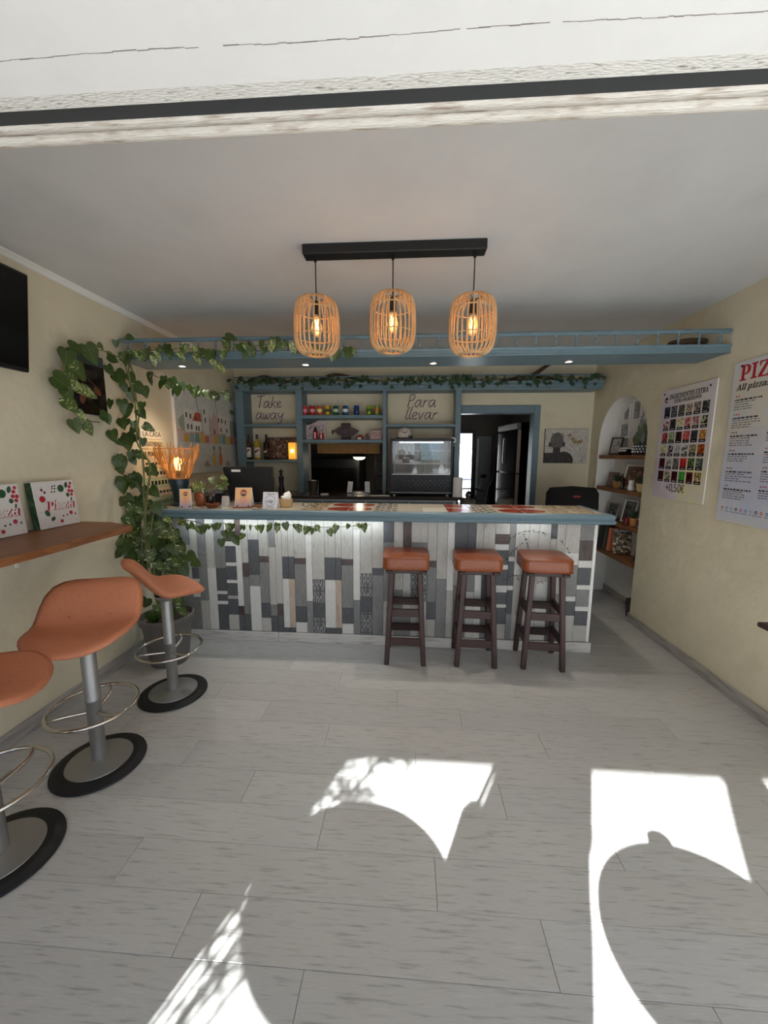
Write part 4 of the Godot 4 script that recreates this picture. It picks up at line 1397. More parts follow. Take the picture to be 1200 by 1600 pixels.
# ---------------------------------------------------------------- arched niche with its shelves
func build_niche() -> void:
	var xb := XR + 0.198
	var ys := [1.615, 1.262, 0.912, 0.56]
	for k in 4:
		var mb := MB.new()
		mb.off = Vector2(k * 0.7, k * 0.3)
		mb.box(Vector3(XR + 0.105, ys[k] - 0.021, -4.1975), Vector3(0.186, 0.042, 0.905), 0.004)
		single("niche_shelf", mb, M.niche_wood, "%s wooden shelf in the arched niche, %s" % [["top", "second", "third", "lowest"][k], ["under the hanging frames", "with the patterned basket pots", "with the carved white frame", "holding the magazines"][k]], "shelf", Vector3.ZERO, Basis(), "shelves in the arched niche")
	# hanging frames on the niche wall
	var hang := [[-4.475, 2.075, 0.14, 0.19, 0], [-4.285, 2.08, 0.16, 0.22, 0], [-4.49, 1.885, 0.19, 0.17, 0], [-4.14, 1.9, 0.14, 0.18, 0], [-4.5, 1.72, 0.16, 0.15, 1]]
	var hl := ["white hanging frame at the top of the arch beside the curved reveal", "larger white hanging frame at the top of the arch", "squarish white frame hanging below the upper pair", "white frame hanging behind the glass bell", "grey frame hanging lowest, behind the toy van"]
	for k in 5:
		var h: Array = hang[k]
		frame("picture_frame", Vector3(xb, h[1], h[0]), h[2], h[3], 0.02, M.white if h[4] == 0 else M.satin, C(150, 150, 146), hl[k], ON_RIGHT, "frames hanging in the niche")
	var lean := func(y, z, w, h, m, c, label, turn = 0.0):
		var b := ON_RIGHT * Basis(Vector3.UP, turn) * Basis(Vector3.RIGHT, -0.18)
		return frame("family_photo", Vector3(XR + 0.125, y + h * 0.5, z), w, h, 0.014, m, c, label, b, "photo frames on the niche shelves")
	lean.call(1.617, -4.5, 0.15, 0.19, plain(C(50, 30, 26), 0.5), C(190, 186, 180), "dark red photo frame leaning on the top niche shelf", 0.3)
	lean.call(1.264, -4.1, 0.34, 0.25, M.white, C(120, 84, 64), "wide white photo frame on the second niche shelf")
	lean.call(1.264, -4.5, 0.14, 0.16, plain(C(120, 104, 96), 0.6), C(150, 120, 116), "grey brown photo frame at the far end of the second niche shelf", 0.3)
	lean.call(0.914, -4.45, 0.17, 0.17, M.satin, C(90, 90, 90), "silver photo frame at the far end of the third niche shelf", 0.2)
	var carved: Node3D = lean.call(0.914, -4.12, 0.2, 0.24, M.white, C(96, 92, 90), "carved white photo frame reading PAPA on the third niche shelf", 0.1)
	words(carved, "PAPA", Vector3(0, 0.085, 0.012), 0.05, M.satin, "serif bold")
	lean.call(0.562, -3.84, 0.15, 0.16, M.black, C(110, 108, 104), "small black photo frame alone on the lowest niche shelf", 0.35)
	# top shelf: camera-like radio, patterned pot with a glass cloche
	var r := thing("toy_van", "small dark toy van with white windows on the top niche shelf", "toy", Vector3(XR + 0.09, 1.615, -4.25))
	put("body", B1(Vector3(0, 0.035, 0), Vector3(0.07, 0.05, 0.17), 0.012), M.black, r)
	put("roof", B1(Vector3(0, 0.068, 0), Vector3(0.06, 0.02, 0.16), 0.008), M.paper, r)
	for k in 4:
		put("window", B1(Vector3(-0.0355, 0.045, -0.06 + 0.04 * k), Vector3(0.002, 0.02, 0.03)), M.paper, r)
	for zz in [-0.055, 0.055]:
		var wl := MB.new()
		wl.lathe([Vector2(0, -0.035), Vector2(0.018, -0.035), Vector2(0.018, 0.035), Vector2(0, 0.035)], 14, Transform3D(Basis(Vector3(0, 0, 1), PI / 2), Vector3(0, 0.018, zz)))
		put("wheel", wl, M.rubber, r)
	var p := thing("patterned_pot", "dark pot with rows of white dots under a tall glass bell", "pot", Vector3(XR + 0.1, 1.615, -3.97))
	var pm := MB.new()
	pm.lathe([Vector2(0, 0), Vector2(0.075, 0), Vector2(0.085, 0.02), Vector2(0.085, 0.1), Vector2(0.07, 0.11), Vector2(0.07, 0.1), Vector2(0, 0.095)], 24)
	put("pot", pm, plain(C(44, 46, 48), 0.5), p)
	for rr in 3:
		for k in 20:
			var an := TAU * k / 20.0 + rr * 0.15
			put("dot", B1(Vector3(cos(an) * 0.0855, 0.03 + rr * 0.026, sin(an) * 0.0855), Vector3(0.012, 0.014, 0.012), 0.003, Basis(Vector3.UP, -an)), M.paper, p)
	var gm := MB.new()
	gm.lathe([Vector2(0.068, 0.1), Vector2(0.075, 0.16), Vector2(0.075, 0.32), Vector2(0.05, 0.37), Vector2(0.0, 0.385)], 24)
	put("glass_bell", gm, M.glass, p)
	for k in 5:
		leaf_at(p, Vector3(0, 0.12, 0), Vector3(cos(k * 1.3) * 0.5, 1.0, sin(k * 1.3) * 0.5), Vector3(cos(k * 1.3), 0.3, sin(k * 1.3)), 0.12 + 0.02 * k, 0)
	var hp := MB.new()
	hp.tube(smooth_path([Vector3(0, 0.11, -0.08), Vector3(0, 0.3, -0.085), Vector3(0, 0.42, 0), Vector3(0, 0.3, 0.085), Vector3(0, 0.11, 0.08)], 5), 0.004, 6)
	put("wire_handle", hp, M.black, p)
	# second shelf: two basket pots, candle, dark bottle
	succulent(Vector3(XR + 0.085, 1.262, -4.33), 0.05, C(186, 130, 70), "small tan pot with a succulent on the second niche shelf", 0.07)
	var cd := thing("candle", "two stacked white candle jars on the second niche shelf", "candle", Vector3(XR + 0.06, 1.262, -4.03))
	var cm := MB.new()
	cm.lathe([Vector2(0, 0), Vector2(0.03, 0), Vector2(0.032, 0.005), Vector2(0.032, 0.05), Vector2(0.022, 0.055), Vector2(0.022, 0.06), Vector2(0.026, 0.064), Vector2(0.026, 0.1), Vector2(0, 0.1)], 20)
	put("jar", cm, M.paper, cd)
	succulent(Vector3(XR + 0.08, 1.262, -3.85), 0.07, C(206, 180, 128), "woven straw pot with grass on the second niche shelf", 0.08)
	var db := thing("vinegar_bottle", "dark brown bottle with a gold label on the second niche shelf", "bottle", Vector3(XR + 0.06, 1.262, -4.2))
	cm = MB.new()
	cm.lathe([Vector2(0, 0), Vector2(0.024, 0), Vector2(0.025, 0.1), Vector2(0.01, 0.13), Vector2(0.01, 0.16), Vector2(0, 0.16)], 16)
	put("bottle", cm, plain(C(34, 20, 16), 0.15), db)
	put("label", B1(Vector3(-0.0245, 0.055, 0), Vector3(0.003, 0.05, 0.03)), plain(C(176, 140, 80), 0.5), db)
	# third shelf: cactus pot and a printed tin
	succulent(Vector3(XR + 0.07, 0.912, -3.95), 0.04, C(190, 130, 76), "small tan pot with a cactus on the third niche shelf", 0.08)
	var tn := thing("red_candle", "short dark red candle beside the carved white frame", "candle", Vector3(XR + 0.05, 0.912, -4.0))
	cm = MB.new()
	cm.lathe([Vector2(0, 0), Vector2(0.028, 0), Vector2(0.028, 0.07), Vector2(0, 0.068)], 18)
	put("wax", cm, plain(C(120, 30, 26), 0.5), tn)
	tn.position.z = -4.04
	var lp := thing("printed_tin", "pale printed tin at the near end of the third niche shelf", "tin", Vector3(XR + 0.07, 0.912, -3.82))
	cm = MB.new()
	cm.lathe([Vector2(0, 0), Vector2(0.032, 0), Vector2(0.032, 0.1), Vector2(0.03, 0.102), Vector2(0, 0.102)], 20)
	put("tin", cm, plain(C(180, 160, 160), 0.4), lp)
	cm = MB.new()
	cm.lathe([Vector2(0.0325, 0.02), Vector2(0.0325, 0.08)], 20)
	put("label", cm, plain(C(120, 70, 90), 0.5), lp)
	var tub := thing("dark_tub", "small dark grey tub with steel studs on the floor of the niche", "tub", Vector3(XR + 0.1, 0.0, -3.86))
	cm = MB.new()
	cm.lathe([Vector2(0, 0), Vector2(0.06, 0), Vector2(0.075, 0.14), Vector2(0.07, 0.17), Vector2(0.06, 0.165), Vector2(0, 0.15)], 20)
	put("tub", cm, plain(C(60, 58, 54), 0.5), tub)
	for k in 3:
		put("stud", sphere_mb(0.006), M.chrome, tub, Vector3(-0.068, 0.05 + 0.035 * k, 0.02))
	# magazines leaning in a row on the lowest shelf
	var mc := [C(52, 54, 52), C(88, 84, 78), C(40, 46, 44), C(70, 72, 70), C(112, 104, 92), C(58, 60, 60), C(206, 116, 82)]
	for k in 7:
		var z := -4.52 + 0.034 * k
		var lean_b := Basis(Vector3.RIGHT, 0.16)
		var s := single("magazine", B1(Vector3(0, 0.14, 0), Vector3(0.17, 0.27, 0.02), 0.002), plain(mc[k], 0.5), "%s magazine in the leaning row on the lowest niche shelf" % ["dark grey green", "taupe", "blackish green", "mid grey", "beige", "slate", "orange spined"][k], "magazine", Vector3(XR + 0.1, 0.563, z), lean_b, "magazines on the lowest niche shelf")
	var im := pic(72, 108, C(58, 46, 36))
	pic_speck(im, Rect2i(0, 16, 72, 92), [C(150, 130, 96), C(200, 186, 150), C(36, 28, 24), C(96, 76, 54)], 260, 12)
	im.fill_rect(Rect2i(2, 2, 68, 13), C(40, 34, 30))
	var mg := thing("art_book", "art book with a painted cover facing out on the lowest niche shelf", "book", Vector3(XR + 0.1, 0.57, -4.17))
	var cov := card(mg, "cover", 0.175, 0.265, 0.02, im, plain(C(206, 116, 82), 0.5), Vector3(0, 0.134, 0), Basis(Vector3.UP, -0.25) * Basis(Vector3.RIGHT, -0.15))
	words(cov, "VELAZQUEZ", Vector3(0, 0.112, 0.002), 0.028, M.paper, "serif bold")


func frame(called: String, at: Vector3, w: float, h: float, bw: float, m: Material, inner: Color, label: String, b: Basis, group := "") -> Node3D:
	var t := thing(called, label, "picture frame", at, 0.0, group)
	t.basis = b
	for s in [-1, 1]:
		put("frame_side", B1(Vector3(s * (w - bw) / 2, 0, 0.008), Vector3(bw, h, 0.016), 0.003), m, t)
		put("frame_side", B1(Vector3(0, s * (h - bw) / 2, 0.008), Vector3(w - 2 * bw, bw, 0.016), 0.003), m, t)
	var im := pic(40, 48, inner)
	pic_speck(im, Rect2i(4, 6, 32, 36), [inner.darkened(0.3), inner.lightened(0.25), inner.darkened(0.15)], 60, 9)
	card(t, "picture", w - 2 * bw + 0.004, h - 2 * bw + 0.004, 0.005, im, M.paper, Vector3(0, 0, 0.007), Basis(), 0.15)
	return t

func succulent(at: Vector3, r: float, c: Color, label: String, h: float) -> void:
	var t := thing("potted_succulent", label, "potted plant", at, 0.0, "potted succulents in the niche")
	var m := MB.new()
	m.lathe([Vector2(0, 0), Vector2(r * 0.8, 0), Vector2(r, h * 0.9), Vector2(r, h), Vector2(r * 0.88, h), Vector2(r * 0.86, h * 0.85), Vector2(0, h * 0.85)], 20)
	put("pot", m, plain(c, 0.75), t)
	for k in 9:
		var an := TAU * k / 9.0
		var b := MB.new()
		b.tube([Vector3(cos(an) * r * 0.2, h * 0.85, sin(an) * r * 0.2), Vector3(cos(an) * r * 0.6, h + 0.04, sin(an) * r * 0.6), Vector3(cos(an) * r * 0.8, h + 0.075, sin(an) * r * 0.8)], [0.008, 0.007, 0.001], 6)
		put("leaf", b, M.ivy, t)


# ---------------------------------------------------------------- stools
func build_wooden_stools() -> void:
	var proto: Node3D
	var at := [Vector3(-0.016, 0, -2.92), Vector3(0.527, 0, -2.925), Vector3(1.03, 0, -2.92)]
	var turn := [0.0, -0.03, -0.06]
	var lab := ["brown leather wooden bar stool, the one furthest from the arched niche", "brown leather wooden bar stool, standing between the two others", "brown leather wooden bar stool, at the open end of the bar"]
	var t := thing("wooden_stool", lab[0], "stool", at[0], turn[0], "wooden stools at the bar")
	# cushion: a soft square pad with piping
	var rows := []
	var hw := 0.175
	var prof := [[0.0, 0.755], [0.93, 0.755], [0.99, 0.765], [1.0, 0.79], [1.0, 0.835], [0.99, 0.85], [0.955, 0.859], [0.6, 0.865], [0.0, 0.868]]
	for p in prof:
		var row := []
		for s in 48:
			var an := -TAU * s / 48.0
			var cs := cos(an)
			var sn := sin(an)
			var k := 1.0 / pow(pow(absf(cs), 9.0) + pow(absf(sn), 9.0), 1.0 / 9.0)
			row.append(Vector3(cs * k * hw * p[0], p[1], sn * k * hw * p[0] * 0.92))
		rows.append(row)
	var cm := MB.new()
	cm.sheet(rows, true)
	var cu := put("cushion", cm, M.brown_leather, t)
	for y in [0.765, 0.846]:
		var ring := []
		for s in 48:
			var an := TAU * s / 48.0
			var k := 1.0 / pow(pow(absf(cos(an)), 9.0) + pow(absf(sin(an)), 9.0), 1.0 / 9.0)
			ring.append(Vector3(cos(an) * k * hw * 0.992, y, sin(an) * k * hw * 0.992 * 0.92))
		var pm := MB.new()
		pm.tube(ring, 0.0035, 6, false, true)
		put("piping", pm, M.brown_leather, cu)
	put("seat_frame", BX(Vector3(-0.14, 0.725, -0.13), Vector3(0.14, 0.757, 0.13), 0.006), M.dark_wood, t)
	for sx in [-1, 1]:
		put("bracket", B1(Vector3(sx * 0.125, 0.742, 0), Vector3(0.05, 0.024, 0.3), 0.006), M.dark_wood, t)
	# splayed legs
	for sx in [-1, 1]:
		for sz in [-1, 1]:
			var lm := MB.new()
			var a := Vector3(sx * 0.142, 0.0, sz * 0.142)
			var b := Vector3(sx * 0.105, 0.735, sz * 0.105)
			var d := (b - a).normalized()
			var x := Vector3(1, 0, 0)
			x = (x - d * x.dot(d)).normalized()
			lm.off = Vector2(sx * 2.1, sz * 1.3)
			lm.box((a + b) * 0.5 + Vector3(0, 0.002, 0), Vector3(0.038, a.distance_to(b), 0.038), 0.005, Basis(x, d, x.cross(d)))
			put("leg", lm, M.dark_wood, t)
	for y in [0.185, 0.415]:
		var e: float = 0.142 - 0.037 * y / 0.735
		for s in [-1, 1]:
			put("stretcher", B1(Vector3(0, y, s * e), Vector3(e * 2 - 0.03, 0.062, 0.02), 0.004), M.dark_wood, t)
			put("stretcher", B1(Vector3(s * e, y + 0.03, 0), Vector3(0.02, 0.062, e * 2 - 0.03), 0.004), M.dark_wood, t)
	for k in [1, 2]:
		twin(t, lab[k], at[k], turn[k])


func build_swivel_stools() -> void:
	var lab := ["orange padded swivel stool whose backrest faces the bar", "orange padded swivel stool turned sideways next to the big potted vine", "orange padded swivel stool furthest from the bar, below the television"]
	var t := thing("swivel_stool", lab[0], "stool", Vector3(-1.595, 0, -1.705), 0.0, "orange swivel stools along the wall shelf")
	# base
	var m := MB.new()
	m.lathe([Vector2(0, 0), Vector2(0.2, 0), Vector2(0.21, 0.006), Vector2(0.208, 0.014), Vector2(0.196, 0.017), Vector2(0.192, 0.02), Vector2(0.182, 0.021), Vector2(0.178, 0.024), Vector2(0.168, 0.025), Vector2(0.14, 0.026)], 48)
	put("rubber_rim", m, M.rubber, t)
	m = MB.new()
	m.lathe([Vector2(0.148, 0.024), Vector2(0.146, 0.028), Vector2(0.06, 0.034), Vector2(0.034, 0.038)], 48)
	put("base_plate", m, M.satin, t)
	m = MB.new()
	m.lathe([Vector2(0.0335, 0.03), Vector2(0.0335, 0.36), Vector2(0.035, 0.362), Vector2(0.035, 0.372), Vector2(0.0335, 0.374), Vector2(0.0335, 0.70)], 28)
	put("pole", m, M.satin, t)
	# foot ring with bent stays and a clamp
	m = MB.new()
	var ring := []
	for k in 48:
		ring.append(Vector3(cos(TAU * k / 48.0) * 0.192, 0.33, sin(TAU * k / 48.0) * 0.192))
	m.tube(ring, 0.009, 10, false, true)
	var ft := put("foot_ring", m, M.chrome, t)
	for a in [0.5, 2.6, 4.7]:
		m = MB.new()
		m.tube(smooth_path([Vector3(cos(a) * 0.19, 0.33, sin(a) * 0.19), Vector3(cos(a + 0.15) * 0.14, 0.315, sin(a + 0.15) * 0.14), Vector3(cos(a + 0.3) * 0.03, 0.3, sin(a + 0.3) * 0.03)], 5), 0.008, 8)
		put("stay", m, M.chrome, ft)
	put("lever", B1(Vector3(0.05, 0.305, 0.03), Vector3(0.07, 0.012, 0.014), 0.003, Basis(Vector3.UP, -0.5)), M.satin, t)
	# padded scoop seat, open to +z: two shells joined at the rim
	var seat := MB.new()
	var up := []
	var dn := []
	var ns := 40
	for q in 12:
		var rr := q / 11.0
		var ru := []
		var rd := []
		for s in ns:
			var an := -TAU * s / ns
			var dx := cos(an)
			var dz := sin(an)
			var ex := 2.5 if dz > 0.0 else 3.6
			var k := 1.0 / pow(pow(absf(dx), ex) + pow(absf(dz), ex), 1.0 / ex)
			var x := dx * k * rr * 0.235
			var z := dz * k * rr * 0.225
			ru.append(seat_point(x, z, 0.022 * sqrt(maxf(0.0, 1.0 - pow(rr, 6.0)))))
			rd.append(seat_point(x, z, -0.026 * sqrt(maxf(0.0, 1.0 - pow(rr, 6.0)))))
		up.push_front(ru)
		dn.append(rd)
	seat.sheet(dn + up.slice(1), true)
	var so := put("seat", seat, M.orange_leather, t)
	for x in [-0.09, 0.0, 0.09]:
		var p := seat_point(x, -0.07, 0.021)
		put("button", sphere_mb(0.007), M.orange_leather, so, p, Basis().scaled(Vector3(1, 0.5, 1)))
	m = MB.new()
	m.lathe([Vector2(0.033, 0.66), Vector2(0.05, 0.672), Vector2(0.06, 0.686), Vector2(0.064, 0.7)], 24)
	put("seat_mount", m, M.satin, t)
	t.rotation.y = 0.3
	twin(t, lab[1], Vector3(-1.575, 0, -2.31), 2.3)
	twin(t, lab[2], Vector3(-1.62, 0, -1.225), 2.1)

# the seat's middle surface: low in front, sweeping up into a low wrapped back at -z
func seat_point(x: float, z: float, off: float) -> Vector3:
	var b := smoothstep(0.02, 1.0, (-z + 0.02) / 0.245)
	var y := 0.725 + 0.035 * pow(absf(x) / 0.235, 2.0) * (1.0 - 0.3 * b)
	y += 0.21 * pow(b, 1.25) * (1.0 - 0.16 * pow(absf(x) / 0.235, 4.0))
	y -= 0.02 * smoothstep(0.1, 0.225, z)
	var slope := clampf(b * 1.5, 0.0, 1.0)
	return Vector3(x * (1.0 + 0.04 * b), y + off * (1.0 - 0.6 * slope), z + off * 0.9 * slope + 0.035 * b * (absf(x) / 0.235) ** 2)


# ---------------------------------------------------------------- pendant lamp over the room
func build_pendant() -> void:
	var t := thing("pendant_lamp", "black ceiling bar with three bamboo cage pendants, lit", "pendant lamp", Vector3(-0.097, H, -2.185))
	put("ceiling_bar", BX(Vector3(-0.475, -0.05, -0.04), Vector3(0.475, 0.0, 0.04), 0.004), M.black, t)
	var cane := wood([C(178, 138, 94), C(210, 172, 126), C(196, 156, 110)], 91, Vector3(1, 6, 1), 0.55)
	cane.backlight_enabled = true
	cane.backlight = C(110, 76, 40)
	var k := 0
	for x in [-0.415, -0.003, 0.42]:
		var top: float = [-0.25, -0.238, -0.258][k]
		var sh := put("cage", cage_mesh(), cane, t, Vector3(x, top, 0))
		var cm := MB.new()
		cm.tube([Vector3(x, -0.05, 0), Vector3(x, top - 0.02, 0)], 0.0032, 8)
		put("cord", cm, M.black, t)
		var gl := MB.new()
		gl.tube([Vector3(x, -0.072, 0), Vector3(x, -0.048, 0)], 0.008, 10)
		put("cord_grip", gl, M.black, t)
		var so := MB.new()
		so.lathe([Vector2(0.012, 0.0), Vector2(0.019, -0.0), Vector2(0.019, 0.055), Vector2(0.011, 0.07), Vector2(0, 0.07)], 16)
		put("socket", so, M.black, sh, Vector3(0, -0.09, 0))
		var wire := MB.new()
		for a in 3:
			var an := TAU * a / 3.0
			wire.tube([Vector3(0, -0.022, 0), Vector3(cos(an) * 0.05, -0.004, sin(an) * 0.05)], 0.002, 5)
		put("spider", wire, M.black, sh)
		var bm := MB.new()
		bm.lathe([Vector2(0, -0.115), Vector2(0.014, -0.11), Vector2(0.029, -0.085), Vector2(0.031, -0.065), Vector2(0.022, -0.035), Vector2(0.013, -0.008), Vector2(0.012, 0.0)], 20)
		put("bulb", bm, glass(C(255, 226, 170), 0.1), sh, Vector3(0, -0.085, 0))
		var fm := MB.new()
		var fp := []
		for q in 25:
			fp.append(Vector3(cos(q * 1.571) * 0.009, -0.025 - 0.06 * absf(sin(q * 0.52)), sin(q * 1.571) * 0.009))
		fm.tube(fp, 0.0024, 5)
		put("filament", fm, glow(C(255, 176, 84), 26.0), sh, Vector3(0, -0.085, 0))
		lamp(sh, Vector3(0, -0.14, 0), C(255, 192, 124), 0.024, 0.02)
		k += 1

var cage_cache: ArrayMesh
func cage_mesh() -> ArrayMesh:
	if cage_cache:
		return cage_cache
	var prof := [Vector2(0.046, 0.0), Vector2(0.082, -0.01), Vector2(0.107, -0.035), Vector2(0.117, -0.08), Vector2(0.12, -0.15), Vector2(0.118, -0.215), Vector2(0.108, -0.256), Vector2(0.086, -0.281), Vector2(0.06, -0.289)]
	var mb := MB.new()
	for s in 26:
		var an := TAU * s / 26.0
		var pts := []
		for p in prof:
			pts.append(Vector3(cos(an) * p.x, p.y, sin(an) * p.x))
		mb.tube(smooth_path(pts, 2), 0.005, 5, false)
	for q in [[0.044, 0.0, 0.006], [0.11, -0.07, 0.0035], [0.114, -0.2, 0.0035], [0.062, -0.289, 0.007], [0.05, -0.291, 0.006]]:
		var ring := []
		for s in 32:
			ring.append(Vector3(cos(TAU * s / 32.0) * q[0], q[1], sin(TAU * s / 32.0) * q[0]))
		mb.tube(ring, q[2], 6, false, true)
	cage_cache = mb.mesh()
	return cage_cache


# ---------------------------------------------------------------- left wall
func build_left_wall() -> void:
	# wall shelf: thick slab with a waney front edge
	var t := thing("wall_shelf", "thick brown wooden slab shelf on the left wall", "shelf", Vector3.ZERO)
	var poly := PackedVector2Array()
	poly.append(Vector2(XL + 0.002, -2.36))
	poly.append(Vector2(-1.93, -2.35)); poly.append(Vector2(-1.71, -2.24))
	var z := -2.2
	while z < -0.98:
		poly.append(Vector2(-1.705 + sin(z * 7.0) * 0.008 + rng.randf_range(-0.003, 0.003), z))
		z += 0.09
	poly.append(Vector2(-1.7, -0.98)); poly.append(Vector2(XL + 0.002, -0.98))
	var p2 := PackedVector2Array()
	for p in poly:
		p2.append(Vector2(-p.y, p.x))
	# local x = -world z, local y = world x, local z = world -y
	var m := MB.new()
	m.prism(p2, 0.036, Transform3D(Basis(Vector3(0, 0, -1), Vector3(1, 0, 0), Vector3(0, -1, 0)), Vector3(0, 1.165, 0)))
	put("slab", m, M.slab_wood, t)
	for zz in [-1.95, -1.2]:
		var bm := MB.new()
		bm.box(Vector3(XL + 0.006, 1.05, zz), Vector3(0.006, 0.156, 0.022), 0.002)
		bm.box(Vector3(XL + 0.12, 1.126, zz), Vector3(0.24, 0.006, 0.022), 0.002)
		put("bracket", bm, M.white, t)
	# pizza boxes leaning on the wall
	var im := pizza_print()
	var dark := pic(24, 80, C(38, 66, 40))
	pic_speck(dark, Rect2i(0, 0, 24, 80), [C(52, 86, 54), C(28, 50, 30), C(74, 104, 74)], 90, 6)
	for k in 2:
		var b := thing("pizza_box", ["white pizza box printed with tomatoes and leaves, nearer the climbing plant", "white pizza box printed with tomatoes and leaves, nearer the television"][k], "pizza box", Vector3(XL + 0.085, 1.166, [-2.175, -1.83][k]), 0.0, "pizza boxes on the wall shelf")
		b.basis = ON_LEFT * Basis(Vector3.RIGHT, -0.1)
		var c := card(b, "carton", 0.27, 0.275, 0.042, im, M.paper, Vector3(0, 0.1395, 0.0))
		var sp := MB.new()
		sp.quad(Vector3(-0.1356, -0.136, -0.041), Vector3(-0.1356, -0.136, -0.001), Vector3(-0.1356, 0.136, -0.001), Vector3(-0.1356, 0.136, -0.041))
		put("spine", sp, print_mat(dark, 0.7), c)
		words(c, "Pizza", Vector3(0.025, -0.01, 0.0016), 0.074, M.red_ink, "serif bold italic")
		words(c, "Pizza", Vector3(0.025, -0.009, 0.003), 0.068, M.paper, "serif italic")
	# television
	var tv := thing("television", "black flat television high on the left wall", "television", Vector3(XL + 0.12, 2.29, -1.58))
	tv.basis = ON_LEFT * Basis(Vector3.RIGHT, 0.12)
	put("panel", B1(Vector3(0, 0, 0), Vector3(0.98, 0.5, 0.035), 0.006), M.black, tv)
	put("screen", B1(Vector3(0, 0.006, 0.0175), Vector3(0.955, 0.465, 0.002)), plain(C(7, 7, 8), 0.2), tv)
	put("mount", B1(Vector3(0, 0, -0.06), Vector3(0.2, 0.2, 0.09), 0.005), M.black, tv)
	# dark framed picture half hidden by the vine
	var pi := pic(96, 128, C(30, 22, 20))
	pic_speck(pi, Rect2i(0, 0, 96, 128), [C(38, 28, 24), C(24, 18, 16), C(48, 34, 28)], 200, 12)
	pi.fill_rect(Rect2i(0, 0, 96, 22), C(66, 78, 74))
	pic_circle(pi, 30, 40, 7, 22, C(120, 72, 40), 0.1)
	pic_circle(pi, 26, 90, 9, 18, C(130, 74, 60), 0.3)
	pic_circle(pi, 70, 76, 12, 8, C(120, 70, 54), 0.5)
	pic_line(pi, Vector2(40, 50), Vector2(74, 70), 3, C(90, 60, 48))
	var fp := thing("dark_picture", "dark glazed picture half hidden by trailing leaves", "picture", Vector3(XL + 0.02, 2.07, -2.57))
	fp.basis = ON_LEFT
	card(fp, "panel", 0.28, 0.4, 0.018, pi, M.black, Vector3.ZERO, Basis(), 0.08)
	# painted canvas of a village by the water
	var cv := thing("village_canvas", "large pale canvas of a harbour village with bottles below", "painting", Vector3(XL + 0.034, 1.85, -4.135))
	cv.basis = ON_LEFT
	card(cv, "canvas", 1.27, 0.87, 0.032, village_print(), M.paper, Vector3.ZERO, Basis(), 0.8)
	# sign of painted slats with house rules
	var sg := thing("slat_sign", "pale wooden sign with black Spanish mottoes behind the vine", "sign", Vector3(XL + 0.014, 1.47, -3.2))
	sg.basis = ON_LEFT
	var lines := [["LA CASA", "sans"], ["ENFADARSE MUY POCO", "sans"], ["A PERDONAR", "sans bold"], ["", ""], ["", ""], ["", ""], ["", ""], ["Suenan cada dia", "serif italic"]]
	for k in 8:
		var wd := 0.27 + 0.018 * k
		var y := 0.3 - 0.082 * k
		var pm := MB.new()
		pm.off = Vector2(k * 0.9, k * 1.7)
		pm.box(Vector3(0.01 * k - 0.02, y, -0.006), Vector3(wd, 0.078, 0.012), 0.002)
		var o := put("slat", pm, sign_mat(k), sg)
		if lines[k][0] == "":
			# worn lettering that cannot be read
			for q in 7:
				put("faded_print", B1(Vector3(0.01 * k - 0.02 - wd * 0.38 + wd * 0.127 * q, y, 0.0006), Vector3(wd * 0.08, 0.02 + 0.008 * ((q * 3 + k) % 3), 0.001)), M.ink, o)
			continue
		words(o, lines[k][0], Vector3(0.01 * k - 0.02, y, 0.0008), 0.052, M.ink, lines[k][1], false, wd * 0.86)
	# raffia lamp on the bar's end
	var lm := thing("raffia_lamp", "table lamp with a flared raffia shade glowing orange", "lamp", Vector3(-1.985, BAR_Y + 0.001, -3.21))
	m = MB.new()
	m.lathe([Vector2(0, 0), Vector2(0.07, 0), Vector2(0.072, 0.012), Vector2(0.05, 0.03), Vector2(0.06, 0.12), Vector2(0.078, 0.2), Vector2(0.074, 0.236), Vector2(0.03, 0.24), Vector2(0.0, 0.24)], 28)
	put("base", m, plain(C(30, 52, 60), 0.3), lm)
	m = MB.new()
	m.lathe([Vector2(0.012, 0.24), Vector2(0.018, 0.24), Vector2(0.018, 0.3), Vector2(0.0, 0.3)], 14)
	put("socket", m, M.black, lm)
	var raf := plain(C(196, 146, 84), 0.8)
	raf.backlight_enabled = true
	raf.backlight = C(170, 120, 56)
	m = MB.new()
	for k in 170:
		var a := rng.randf() * TAU
		var b := a + rng.randf_range(-0.8, 0.8)
		var r0 := 0.078 + rng.randf() * 0.004
		var r1 := 0.17 + rng.randf() * 0.008
		var h1 := rng.randf_range(0.42, 0.54)
		var mid := (a + b) / 2
		m.tube([Vector3(cos(a) * r0, 0.235, sin(a) * r0), Vector3(cos(mid) * 0.13, 0.345, sin(mid) * 0.13), Vector3(cos(b) * r1, h1, sin(b) * r1)], 0.0022, 4, false)
	tag(put("shade", m, raf, lm), "", "", "", "stuff")
	m = MB.new()
	for q in [[0.08, 0.235, 0.008], [0.172, 0.485, 0.003]]:
		var ring := []
		for s in 32:
			ring.append(Vector3(cos(TAU * s / 32.0) * q[0], q[1], sin(TAU * s / 32.0) * q[0]))
		m.tube(ring, q[2], 6, false, true)
	put("shade_ring", m, raf, lm)
	m = MB.new()
	m.lathe([Vector2(0.013, 0.3), Vector2(0.022, 0.33), Vector2(0.032, 0.37), Vector2(0.028, 0.4), Vector2(0.0, 0.415)], 18)
	put("bulb", m, glow(C(255, 196, 110), 9.0), lm)
	lamp(lm, Vector3(0, 0.37, 0), C(255, 186, 106), 0.05, 0.03)

